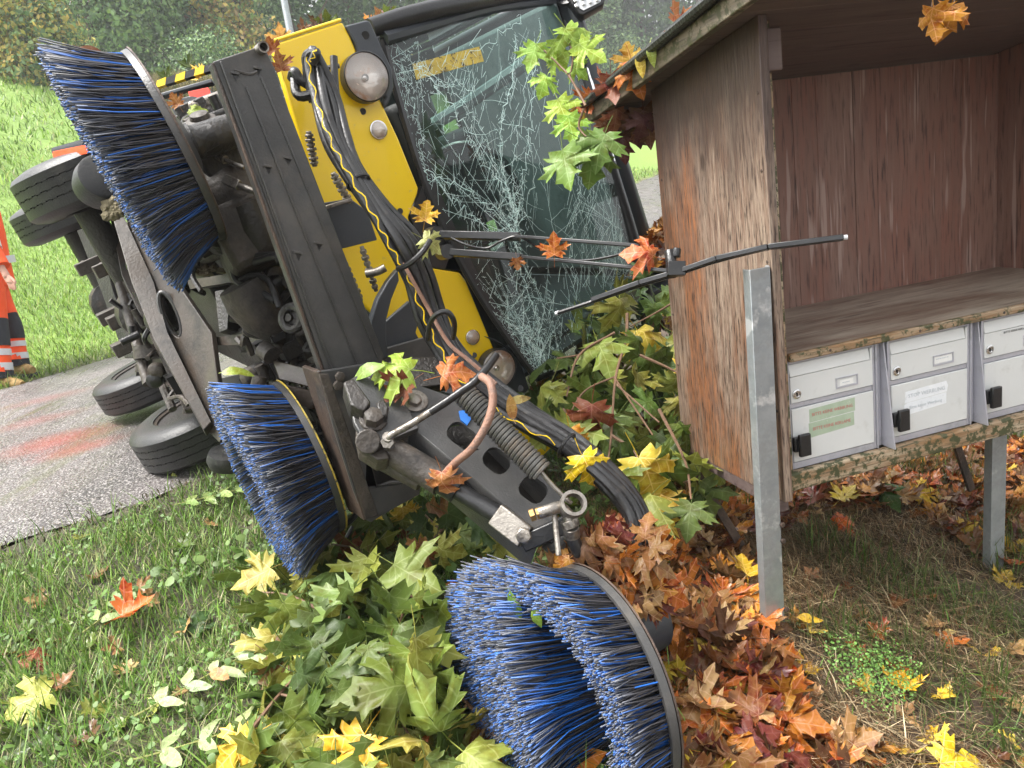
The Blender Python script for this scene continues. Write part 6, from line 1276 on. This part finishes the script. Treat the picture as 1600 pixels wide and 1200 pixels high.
one(W(1000,715,2.2), (.3,-.3,-.9), (0,-1,.5), .15, (.62,.48,.10), 'large yellow maple leaf with brown blotches at the bottom of the heap', FLAT[1])
one(W(640,575,1.90), (-1,0,.15), (0,-.8,.9), .11, (.30,.42,.10), 'light green leaf lying across the arm pivot', FLAT[3])
one(W(600,568,1.92), (-1,0,-.2), (0,-.8,.9), .10, (.20,.34,.07), 'long green leaf beside the arm pivot', OVAL[0], 'ash_leaf')
one(W(640,598,1.90), (-.8,0,-.5), (0,-1,.6), .075, (.17,.06,.05), 'dark purple brown leaf crumpled on the arm pivot', CURL[3])
one(W(690,585,1.90), (.9,0,.1), (0,-1,.8), .085, (.45,.16,.07), 'wet orange brown leaf lying behind the pivot bolt', CURL[1])
one(W(345,580,2.4), (1,0,-.1), (0,-.6,1), .10, (.30,.38,.08), 'green leaf lying on top of the lower side brush', OVAL[0], 'ash_leaf')
one(W(125,75,2.0), (1,0,-.6), (0,-1,.6), .09, (.22,.08,.04), 'dark brown leaf caught on top of the upper side brush', OVAL[1], 'beech_leaf')
one(W(160,128,1.98), (.8,0,-.1), (0,-1,.3), .06, (.15,.28,.07), 'small green leaf caught in the upper side brush', OVAL[0], 'ash_leaf')
one(W(280,165,2.4), (-.3,0,.7), (0,-1,.4), .045, (.45,.20,.09), 'orange brown leaf behind the rim of the upper side brush', CURL[0])
one(W(295,178,2.4), (.5,0,.2), (0,-1,.6), .055, (.30,.40,.10), 'light green leaf behind the rim of the upper side brush', FLAT[3])
one(W(428,82,2.15), (-.2,0,1), (0,-1,0), .045, (.32,.12,.05), 'brown leaf standing at the top end of the cross beam', CURL[0])
one(W(440,110,2.08), (-.1,0,1), (.4,-1,0), .05, (.28,.12,.06), 'shrivelled brown leaf at the top of the hoses', CURL[3])
one(W(798,922,1.62), (.1,-.1,-1), (-.6,-1,.2), .075, (.20,.34,.07), 'long green leaf stuck upright in the front brush', OVAL[1], 'ash_leaf')
one(W(835,945,1.60), (0,-.1,-.8), (-.5,-1,.2), .06, (.24,.38,.09), 'small light green leaf stuck in the front brush', OVAL[0], 'ash_leaf')
one(W(872,948,1.62), (1,0,0), (-.3,-1,.5), .055, (.62,.36,.08), 'yellow brown maple leaf stuck in the front brush', FLAT[3])
one(W(950,1060,1.60), (1,0,.1), (-.3,-1,.5), .055, (.55,.34,.08), 'golden leaf in the bristles near the rim of the front brush', CURL[3])
one(onground(190,962,.05), (.9,.25,.2), (-.2,-.5,1), .105, (.62,.16,.05), 'orange red maple leaf standing out on the green grass at left', CURL[3])
one(onground(70,1015,.03), (-.4,-.6,.1), (0,-.3,1), .09, (.28,.08,.05), 'dark red leaf lying in the grass near the left edge', CURL[1])
one(onground(75,1080,.05), (-.9,-.5,.0), (.1,-.4,1), .125, (.44,.46,.17), 'large pale yellow-green maple leaf on the grass at lower left', FLAT[0])
one(onground(295,985,.03), (.2,.8,.1), (.1,-.3,1), .10, (.05,.10,.05), 'dark glossy green maple leaf lying flat in the grass', FLAT[2])
one(onground(330,1050,.05), (.6,-.5,.1), (-.1,-.4,1), .085, (.38,.24,.12), 'rolled tan leaf with ribs lying in the grass', OVAL[1], 'beech_leaf')
one(onground(1245,965,.04), (.9,-.2,-.1), (0,-.5,1), .07, (.75,.48,.05), 'yellow leaf at the foot of the galvanised post', OVAL[1], 'beech_leaf')
one(onground(1410,1080,.03), (.2,.5,0), (0,-.4,1), .075, (.75,.45,.04), 'orange yellow leaf lying alone low on the earth bank', CURL[0])
one(onground(1470,1190,.03), (1,-.1,0), (0,-.4,1), .10, (.78,.62,.06), 'bright yellow maple leaf at the bottom picture edge', FLAT[0])
one(onground(1345,1165,.04), (-.3,.7,0), (0,-.5,1), .11, (.58,.30,.13), 'large orange pink maple leaf at the bottom right', FLAT[1])
one(onground(1495,985,.02), (-.8,0,0), (0,-.3,1), .05, (.62,.50,.28), 'small cream leaf on the straw of the earth bank', OVAL[0], 'beech_leaf')
one(onground(1310,815,.04), (.8,.1,0), (0,-.6,1), .075, (.72,.16,.03), 'vivid orange leaf under the front edge of the mailboxes', FLAT[1])
one(onground(1365,760,.05), (.1,-.5,0), (0,-.6,1), .13, (.05,.10,.04), 'dark green maple leaf in the shade under the mailboxes', FLAT[0])
one(onground(1065,900,.04), (0,-.7,0), (0,-.5,1), .06, (.80,.62,.06), 'small lemon yellow leaf beside the rusty strut', FLAT[3])
one(onground(1140,830,.05), (.7,.3,0), (0,-.5,1), .09, (.62,.33,.08), 'orange tan maple leaf between strut and post', FLAT[1])
one(onground(1430,770,.05), (.9,-.2,0), (0,-.6,1), .10, (.74,.50,.08), 'yellow maple leaf behind the post under the mailboxes', FLAT[0])
def rl(e, n, dh=.05): return SL(e, n, 1.160-RS*n+dh)
for (e, n, s, col, lab, tip, ms) in ((-.15,.80,.085,(.62,.40,.06),'yellow leaf at the lowest corner of the shelter roof',(0,.2,-1),0),(-.14,.74,.10,(.50,.16,.06),'orange curled leaf at the low corner of the shelter roof',(-.3,.3,-.3),0),(-.13,.66,.09,(.46,.15,.06),'brown orange leaf on the roof edge near its low corner',(.3,.2,.2),3),(-.16,.54,.12,(.24,.08,.06),'dark red brown curled leaf hanging down over the roof edge',(0,-.2,-1),2),(-.15,.42,.13,(.48,.17,.05),'big rusty orange leaf hanging over the middle of the roof edge',(.0,-.3,-1),1),(-.14,.45,.09,(.66,.42,.14),'tan yellow leaf standing behind the rusty one on the roof edge',(-.1,0,1),0),(-.17,.33,.10,(.72,.56,.12),'pale yellow oval leaf hanging from the roof edge',(.0,-.1,-1),9),(-.17,.26,.09,(.38,.48,.16),'narrow light green leaf hanging from the roof edge',(.0,-.05,-1),8),(-.15,.16,.085,(.40,.16,.10),'reddish shrivelled leaf on the roof edge higher up',(.4,0,.2),2),(-.13,.04,.075,(.60,.14,.07),'red orange leaf near the top of the visible roof edge',(.5,.2,.0),1)):
    one(rl(e, n, .06), SE*tip[0]+SN*tip[1]+Vector((0,0,tip[2])), -SN*.8-SE*.6+Vector((0,0,.2)), s*.72, col, lab, (OVAL[ms-8] if ms > 7 else CURL[ms]), 'dead_leaf')
WX = [project(rl(e, n, -.015-.02*(i % 3)))[0] for i, (e, n) in enumerate(((-.12,.72),(-.08,.66),(-.05,.74),(-.12,.62),(-.04,.60),(.0,.66),(.02,.70),(-.09,.78),(-.06,.56),(.05,.74)))]
for i, (e, n, s) in enumerate(((-.12,.72,.11),(-.08,.66,.10),(-.05,.74,.12),(-.12,.62,.09),(-.04,.60,.13),(.0,.66,.10),(.02,.70,.12),(-.09,.78,.10),(-.06,.56,.10),(.05,.74,.11))):
    leafobj(rl(e, n, -.015-.02*(i % 3)), Vector((random.gauss(0,.3), random.gauss(0,.3), -1)), -SN+SE*random.gauss(-.3,.5), s*.8, random.choice([(.09,.035,.03),(.13,.05,.035),(.20,.09,.04)]), random.choice(CURL+FLAT), None, 'dead_leaf', ('dark wilted leaf hanging below the shelter roof, '+('first','second','third','fourth','fifth','sixth','seventh','eighth','ninth','tenth')[sorted(range(10), key=lambda q: WX[q]).index(i)]+' from the left'), 'leaf', 'dark wilted leaves under the shelter roof')
for k, (x, y, c_) in enumerate(((1455,28,(.55,.25,.05)),(1490,22,(.52,.22,.05)))):
    Pk = onplane(x, y-14, SL(0, -.232, 0), SN); o_ = one(Pk, (.1-.3*k,0,-1), (0,-1,.1), .072, c_, ('left' if k == 0 else 'right')+' one of two orange leaves hanging from the front edge of the roof', CURL[k], 'dead_leaf')
    Pe = Vector((Pk.x, Pk.y, GROUND_Z+cz(-.225)+.045)); m = MB(); m.tube([Pk, Pk.lerp(Pe, .5)+SE*.012, Pe, Pe+SN*.03], .0016, 5); tg = m.build('stalk', m_twig, smooth=True); tg.parent = o_; tg.matrix_parent_inverse = o_.matrix_basis.inverted()
# leaves on top of the cab and beam
for k, (x, y, d, c_) in enumerate(((470,42,2.6,BRN),(492,40,2.6,BRN),(455,55,2.5,YEL),(512,36,2.6,GRN),(530,30,2.6,GRN),(600,26,2.5,BRN),(618,16,2.5,RED),(608,22,2.48,GRN),(585,28,2.5,ORG),(442,62,2.4,TAN),(300,100,2.9,GRN),(390,82,2.4,GRN),(320,105,2.8,YEL),(265,120,2.9,GRN),(340,108,2.6,BRN))):
    leafobj(W(x, y+6, d), Vector((random.gauss(0,1), 0, random.gauss(.3,.5))), Vector((0,-.7,.8)), random.uniform(.04,.065), random.choice(c_), random.choice(CURL), None, 'dead_leaf', {(470,42):'left brown curled leaf above the yellow panel edge',(492,40):'right brown curled leaf above the yellow panel edge',(455,55):'yellow curled leaf at the upper left corner of the yellow panel',(512,36):'left green leaf on top of the yellow panel',(530,30):'right green leaf on top of the yellow panel corner',(600,26):'brown curled leaf on the black upper cab pillar',(618,16):'dark red leaf standing on the black upper cab pillar',(608,22):'green leaf under the dark red one on the cab pillar',(585,28):'orange curled leaf where yellow panel meets black pillar',(442,62):'tan leaf beside the pipe stub of the cross beam',(300,100):'green leaf on the striped edge behind the upper brush',(390,82):'green leaf lying on top of the cross beam',(320,105):'yellow leaf on the striped edge near the cross beam',(265,120):'green leaf at the left end of the striped edge',(340,108):'brown leaf between striped edge and cross beam'}[(x, y)], 'leaf', 'leaves on the upper side of the sweeper')
# compound ash leaves on the grass
def compound(px, py, ang, L, col, label, n=4, h=.04):
    P = onground(px, py, h); t = thing('ash_sprig', P, label, 'leaf', 'fallen ash sprigs'); d = Vector((math.cos(ang), math.sin(ang), 0)); sd = Vector((-d.y, d.x, 0))
    q = [P+d*(L*k/n)+Vector((0,0,g1(*(P+d*(L*k/n)).xy)+h-P.z)) for k in range(n+1)]
    m = MB(); m.tube(q, [.0025,.0012], 5); m.build('stalk', surf('sprig_stalk', (.35,.36,.12), (.3,.3,.1), 20, bump=0) if 'sprig_stalk' not in MC else MC['sprig_stalk'], t, smooth=True)
    for k in range(1, n+1):
        for s in (-1, 1): leafobj(q[k]-d*.01, d*.55+sd*s+Vector((0,0,.15)), Vector((random.gauss(0,.2),-.3,1)), random.uniform(.075,.10), col, random.choice(OVAL), t, 'leaflet')
    leafobj(q[-1], d, Vector((0,-.3,1)), .10, col, OVAL[0], t, 'leaflet')
compound(210,1120,.75,.36,(.34,.42,.19),'pale ash sprig with many leaflets lying on the grass below the tan leaf', 5)
compound(270,790,.3,.26,(.24,.33,.10),'ash sprig at the road edge below the front wheel', 4)
compound(1150,925,3.6,.22,(.20,.30,.12),'grey green ash sprig on the litter left of the post', 4)
compound(200,1190,.3,.25,(.32,.40,.17),'pale ash sprig at the very bottom left', 3)
compound(130,870+120,1.2,.14,(.25,.36,.12),'small ash sprig near the dark red leaf', 2)
# leaf litter: the larger and nearer leaves singly, the rest as one mass
LIT = []
def litter(poly, n, mind, pal, s0, s1, h, where):
    for (x, y) in pts_in(poly, n, mind):
        P = onground(x, y, random.uniform(.0, h)); LIT.append((P, random.choice(random.choice(pal)), random.uniform(s0, s1), where, project(P)[2]))
A_ = [ORG, ORG, BRN, BRN, BRN, TAN, RED, ORG, RED, BRN, ORG, BRN, ORG, BRN, YEL]
litter([(1000,800),(1060,760),(1110,770),(1180,900),(1195,985),(1215,1080),(1240,1130),(1200,1210),(1040,1215),(1040,1100),(1010,950)], 330, 6, A_, .06, .10, .06, 'in the thick litter right of the front brush')
litter([(560,1140),(700,1120),(800,1150),(900,1215),(540,1215)], 70, 8, A_, .06, .10, .05, 'in the litter along the bottom edge below the front brush')
litter([(700,920),(760,1000),(820,1120),(760,1130),(690,1000)], 50, 8, [ORG, BRN, YEL, GRN], .06, .09, .05, 'in the litter under the front brush')
litter([(1085,730),(1240,770),(1600,690),(1610,840),(1530,790),(1380,780),(1260,790),(1190,830),(1110,820)], 260, 6, A_, .055, .09, .06, 'under the mailbox shelter')
litter([(1180,1130),(1300,1150),(1380,1215),(1150,1215)], 45, 12, A_, .06, .09, .04, 'at the bottom of the earth bank')
litter([(1420,740),(1600,750),(1610,900),(1540,860),(1440,820)], 90, 8, A_, .055, .085, .04, 'around the rear galvanised post')
litter([(1090,860),(1190,860),(1600,900),(1610,1200),(1300,1200),(1200,1000)], 34, 30, [ORG, TAN, BRN, YEL], .04, .07, .02, 'scattered on the bare earth bank')
litter([(0,880),(380,760),(470,900),(400,1100),(0,1200)], 36, 36, [TAN, GRN, BRN, GRN], .04, .075, .04, 'scattered on the grass verge')
litter([(0,640),(190,590),(200,700),(330,735),(230,770),(0,850)], 20, 26, [TAN, DGR, GRN, BRN], .035, .06, .01, 'on the wet road')
litter([(1000,380),(1060,440),(1060,480),(1010,460)], 10, 6, A_, .05, .07, .02, 'at the road edge')
LIT.sort(key=lambda t: -t[2]/t[4])
def cname(c):
    r, g_, b_ = c
    if g_ > r*1.05: return 'green'
    if r > .6 and g_ > .4: return 'yellow'
    if r > .4 and b_ > .12: return 'tan'
    if r > .4: return 'orange'
    if g_ < r*.2: return 'dark red'
    return 'brown'
seen = {}
for (P, c, s, where, d) in LIT[:300]:
    a = random.uniform(0, 6.283); tl = random.gauss(0, .25); ms = random.choice(FLAT+CURL); pxx, pyy, _ = project(P)
    big = 'large' if s > .085 else 'mid-sized' if s > .07 else 'small'; shp = 'curled' if ms in CURL else 'flat'
    way = ('right', 'away from the camera', 'left', 'towards the camera')[int(((a+.785) % 6.283)//1.5708)]
    if 'thick litter' in where: spot = 'near the sweeping arm end' if pyy < 860 else ('beside the brush rim' if pxx < 1090 else 'towards the post foot') if pyy < 1030 else ('under the brush rim' if pxx < 1120 else 'below the post')
    elif 'mailbox shelter' in where: spot = 'left of the front post' if pxx < 1180 else 'below the first box' if pxx < 1390 else 'below the second box' if pxx < 1500 else 'near the rear post'
    elif 'wet road' in where: spot = 'near the tyres' if pxx > 150 else 'at the left picture edge'
    elif 'bare earth' in where: spot = 'on the bank '+('near the post' if pxx < 1330 else 'by the right picture edge' if pxx > 1500 else 'in the middle')
    elif 'grass verge' in where: spot = 'on the verge '+('at far left' if pxx < 150 else 'near the green pile' if pxx > 300 else 'mid left')
    elif 'rear galvanised' in where: spot = 'around the rear post'
    elif 'bottom edge' in where: spot = 'at the bottom edge '+('left of' if pxx < 760 else 'below')+' the front brush'
    elif 'under the front brush' in where: spot = 'left of the front brush bristles'
    elif 'bottom of the earth' in where: spot = 'at the bottom of the bank'
    else: spot = 'at the road edge'
    lab = f'{big} {shp} {cname(c)} maple leaf {where}, {spot}, tip pointing {way}'
    if len(lab.split()) > 16: lab = f'{big} {shp} {cname(c)} leaf {spot}, tip pointing {way}'
    if len(lab.split()) > 16: lab = f'{big} {shp} {cname(c)} leaf {spot}' if len(f'{big} {shp} {cname(c)} leaf in litter {spot}'.split()) < 17 else f'{shp} {cname(c)} leaf {where}'
    leafobj(P+Vector((0,0,.012)), (math.cos(a), math.sin(a), tl), (random.gauss(0,.35), random.gauss(-.15,.35), 1), s, c, ms, None, 'fallen_leaf', lab, 'leaf', f'{cname(c)} fallen leaves {where}')
def stuffleaves(name, items, label, mat=None):
    vs, fs, uv = leafmesh('s', 12, .35, None, fold=.3); n = len(items); Mx = np.zeros((n, 3, 4)); cs = np.zeros((n, 3))
    for i, (P, c, s, tilt) in enumerate(items):
        a = random.uniform(0, 6.283); M_ = mtx(P, (math.cos(a), math.sin(a), random.gauss(0, tilt)), (random.gauss(0, tilt), random.gauss(-.1, tilt), 1), s); Mx[i] = np.array(M_)[:3]; cs[i] = np.array(c)*random.uniform(.75, 1.3)
    o = scatter(name, vs, fs, Mx, cs, mat or m_leafA, uv, at=(0, 0, 0)); o['kind'] = 'stuff'; o['label'] = label; return o
st = [(P, c, s, .3) for (P, c, s, w_, d) in LIT[300:]]
for poly, n, h in (([(1000,760),(1110,770),(1190,960),(1245,1130),(1300,1215),(1020,1215),(1010,950)], 900, .015), ([(1085,720),(1240,765),(1610,680),(1620,850),(1540,800),(1380,790),(1250,800),(1180,850),(1100,820)], 700, .02), ([(500,1130),(840,1130),(900,1215),(480,1215)], 300, .015), ([(720,850),(880,850),(1010,900),(1030,1100),(900,1215),(760,1100)], 350, .01)):
    st += [(onground(x, y, random.uniform(0, h)), random.choice(random.choice([BRN, BRN, RED, ORG, TAN])), random.uniform(.045, .085), .3) for x, y in pts_in(poly, n)]
stuffleaves('leaf_litter', st, 'wet brown and orange leaf litter under and beside the shelter')
# heap of dead leaves on the end of the sweeping arm, and one on the fallen branches at the road
hp = [(W(x, y, random.uniform(1.72,1.88)), random.choice(random.choice([ORG, BRN, BRN, TAN, RED])), random.uniform(.055,.085), .7) for x, y in pts_in([(850,880),(880,850),(930,830),(1000,830),(1035,870),(1030,920),(990,960),(940,930),(890,905)], 80)]
for k, (P, c, s, tl) in enumerate(hp):
    ms = random.choice(CURL+FLAT[1:]); qx, qy, qd = project(P)
    lab = f"{'large' if s > .075 else 'mid-sized' if s > .065 else 'small'} {'curled' if ms in CURL else 'flat'} {cname(c)} wet leaf, {'upper' if qy < 880 else 'lower'} {'left' if qx < 900 else 'middle' if qx < 965 else 'right'} part of the clump on the arm end"
    leafobj(P, (random.gauss(0,.6), random.gauss(0,.4), random.gauss(-.4,.5)), (random.gauss(-.2,.5), -1, .6+random.gauss(0,.3)), s, c, ms, None, 'dead_leaf', lab, 'leaf', f'{cname(c)} leaves clumped on the arm end')
hp = [(W(x, y, random.uniform(3.2,3.4)), random.choice(random.choice([ORG, BRN, TAN, ORG])), random.uniform(.05,.08), .6) for x, y in pts_in([(975,395),(1005,375),(1038,340),(1045,400),(1050,430),(990,420)], 70)]
stuffleaves('leaf_heap', hp, 'heap of orange brown leaves between the cab and the shelter corner')
# thin loose twigs
for k, (pts, lab) in enumerate(((((1090,880),(1120,900),(1180,915)), 'thin reddish twig lying left of the post'), (((1210,1120),(1240,1090),(1270,1065)), 'thin reddish twig at the bottom of the earth bank'), (((590,1190),(610,1150),(640,1120)), 'thin brown twig near the bottom edge'))):
    q = [onground(x, y, .05) for x, y in pts]; m = MB(); m.tube(q, [.003,.0015], 5); o = m.build('twig', m_twig, at=q[0], smooth=True); tag(o, lab, 'twig')

# ------------------------------------------------------------------ rescue worker at the left edge
PP = onground(-2, 596)
pr = thing('person', PP, 'person in orange hi-vis jacket and trousers with black knee patches walking at the road edge', 'person')
DP = PP.y/ (ray(-2, 596).y)
def Q(x, y, o=0): return W(x-6, y, DP+o)
J = dict(hip=Q(-12,440), belly=Q(-16,410), chest=Q(-24,365), neck=Q(-31,318), head=Q(-34,288), top=Q(-36,268), Lsh=Q(-44,330,.12), Rsh=Q(-24,330,-.16), Rel=Q(-10,384,-.22), Rwr=Q(10,420,-.26), Rh=Q(19,436,-.27), Lel=Q(-60,380,.18), Lwr=Q(-50,425,.1), Lh=Q(-46,440,.05),
         Lhip=Q(-8,445,.08), Lkn=Q(24,512,.10), Lan=Q(34,572,.12), Ltoe=Q(52,578,.08), Rhip=Q(-10,448,-.08), Rkn=Q(2,520,-.10), Ran=Q(8,592,-.10), Rtoe=Q(36,601,-.14))
rr_ = dict(hip=.15, belly=.15, chest=.17, neck=.06, head=.095, top=.07, Lsh=.075, Rsh=.075, Rel=.05, Rwr=.032, Rh=.04, Lel=.05, Lwr=.032, Lh=.04, Lhip=.095, Lkn=.062, Lan=.045, Ltoe=.035, Rhip=.095, Rkn=.062, Ran=.045, Rtoe=.035)
ks = list(J); E_ = [('hip','belly'),('belly','chest'),('chest','neck'),('neck','head'),('head','top'),('chest','Lsh'),('chest','Rsh'),('Rsh','Rel'),('Rel','Rwr'),('Rwr','Rh'),('Lsh','Lel'),('Lel','Lwr'),('Lwr','Lh'),('hip','Lhip'),('Lhip','Lkn'),('Lkn','Lan'),('Lan','Ltoe'),('hip','Rhip'),('Rhip','Rkn'),('Rkn','Ran'),('Ran','Rtoe')]
me = bpy.data.meshes.new('body'); me.from_pydata([tuple(J[k]-PP) for k in ks], [(ks.index(a), ks.index(b_)) for a, b_ in E_], []); bo = linko('body', me, pr)
sm_ = bo.modifiers.new('skin', 'SKIN'); 
for i, k in enumerate(ks):
    me.skin_vertices[0].data[i].radius = (rr_[k]*.8, rr_[k]*.8); me.skin_vertices[0].data[i].use_root = (k == 'hip')
bo.modifiers.new('sub', 'SUBSURF').levels = 2; bo.modifiers['sub'].render_levels = 2; me.materials.append(m_skin); BASE[bo.name] = Vector(PP)
def pt(name, mat, pts, r, n=16, parent=None, cap=True): m = MB(); m.tube(pts, r, n, cap=cap); return m.build(name, mat, parent or pr, smooth=True)
fwd = (CRt*.95-Vector((0,.3,0))).normalized()
jk = pt('jacket', m_orange, [J['hip']+Vector((0,0,-.04)), J['hip'], J['belly'], J['chest'], J['neck']+Vector((0,0,-.06)), J['neck']], [.19,.19,.175,.175,.15,.085], 20)
pt('sleeve', m_orange, [J['Rsh'], J['Rel'], J['Rwr']-(J['Rwr']-J['Rel']).normalized()*.02], [.09,.072,.062], 16, jk); pt('sleeve', m_orange, [J['Lsh'], J['Lel'], J['Lwr']], [.09,.07,.055], 16, jk)
pt('reflective_band', m_refl, [J['Rel']-(J['Rel']-J['Rsh'])*.12, J['Rel']+(J['Rwr']-J['Rel'])*.16], [.080,.075], 16, jk); pt('reflective_band', m_refl, [J['belly']-Vector((0,0,.03)), J['belly']+Vector((0,0,.03))], .212, 20, jk)
tr = pt('trousers', m_orange, [J['hip']+Vector((0,0,.04)), J['hip']-Vector((0,0,.06))], [.17,.165], 18)
for s in ('L', 'R'):
    h, k, a = J[s+'hip'], J[s+'kn'], J[s+'an']
    pt('trouser_leg', m_orange, [h+Vector((0,0,.03)), h.lerp(k, .5), k, k.lerp(a, .5), a+Vector((0,0,.05))], [.115,.095,.080,.082,.088], 18, tr)
    kp = fwd*.018; pt('knee_patch', m_navy, [h.lerp(k, .72)+kp, k+kp, k.lerp(a, .28)+kp], [.078,.074,.075], 16, tr)
    pt('reflective_band', m_refl, [k.lerp(a, .36), k.lerp(a, .50)], [.0865,.0875], 18, tr); pt('reflective_band', m_refl, [k.lerp(a, .66), k.lerp(a, .82)], [.0895,.0915], 18, tr)
    pt('trouser_hem', m_navy, [k.lerp(a, .83), k.lerp(a, 1.0)], [.092,.090], 18, tr)
    toe = J[s+'toe']; bt = pt('boot', m_boot, [a+Vector((0,0,.03)), a-Vector((0,0,.02)), a.lerp(toe, .5)-Vector((0,0,.01)), toe, toe+fwd*.04], [.055,.06,.052,.045,.03], 14)
    m = MB(); m.beam(a-fwd*.07-Vector((0,0,.075)), toe+fwd*.05-Vector((0,0,.04)), .10, .03, Vector((0,0,1))); m.build('sole', m_navy, bt, bevel=.01)
# hand: palm and fingers curled downwards
hd = J['Rh']; dn = (J['Rh']-J['Rwr']).normalized()
m = MB(); m.box(hd, dn, fwd, dn.cross(fwd).normalized(), .045, .038, .016); palm = m.build('palm', m_skin, pr, bevel=.015)
for k in range(4): pt('finger', m_skin, [hd+dn*.035+fwd*(.028-.018*k), hd+dn*.07+fwd*(.026-.018*k)+Vector((0,0,-.005)), hd+dn*(.092-.006*abs(k-1))+fwd*(.012-.016*k)+Vector((0,0,-.012))], [.0095,.0085,.007], 8, palm)
pt('thumb', m_skin, [hd-dn*.02+fwd*.035, hd+dn*.02+fwd*.052, hd+dn*.045+fwd*.045], [.011,.010,.008], 8, palm)
hc = J['head']
m = MB(); m.lathe(J['head']+Vector((0,0,.0)), Vector((0,0,1)), [(-.02,.104),(.03,.108),(.08,.098),(.12,.06),(.135,.01)], 20); m.build('hair', m_hair, pr, smooth=True)
sdv = fwd.cross(Vector((0,0,1))).normalized()
for s in (-1, 1):
    m = MB(); m.lathe(hc+fwd*.078+sdv*(.032*s)+Vector((0,0,.0)), fwd, [(-.008,.012),(.0,.011),(.006,.005)], 10); m.build('eye', m_refl, pr, smooth=True)
    m = MB(); m.lathe(hc+sdv*(.085*s)-Vector((0,0,.01)), sdv*s, [(-.01,.02),(.004,.028),(.012,.022)], 10); m.build('ear', m_skin, pr, smooth=True)
m = MB(); m.tube([hc+fwd*.082+Vector((0,0,.01)), hc+fwd*.108-Vector((0,0,.028)), hc+fwd*.088-Vector((0,0,.035))], [.008,.013,.010], 8); m.build('nose', m_skin, pr, smooth=True)
m = MB(); m.tube([hc+fwd*.078+sdv*.022-Vector((0,0,.06)), hc+fwd*.084-Vector((0,0,.06)), hc+fwd*.078-sdv*.022-Vector((0,0,.06))], .005, 6); m.build('mouth', surf('lips', (.4,.16,.13), (.38,.15,.12), 20, bump=0), pr, smooth=True)

# ------------------------------------------------------------------ drizzle haze over the whole place
hm = bpy.data.materials.new('drizzle'); hm.use_nodes = True; hn = hm.node_tree; hn.nodes.clear()
pv = hn.nodes.new('ShaderNodeVolumePrincipled'); pv.inputs['Color'].default_value = (.95,.97,1,1); pv.inputs['Density'].default_value = .0019; pv.inputs['Anisotropy'].default_value = .2
ho = hn.nodes.new('ShaderNodeOutputMaterial'); hn.links.new(pv.outputs[0], ho.inputs['Volume'])
m = MB(); m.lbox(-120, 120, -35, 150, -3, 45); hz = m.build('haze', hm, at=(0, 0, -3)); hz['kind'] = 'stuff'; hz['label'] = 'thin drizzly haze in the air'
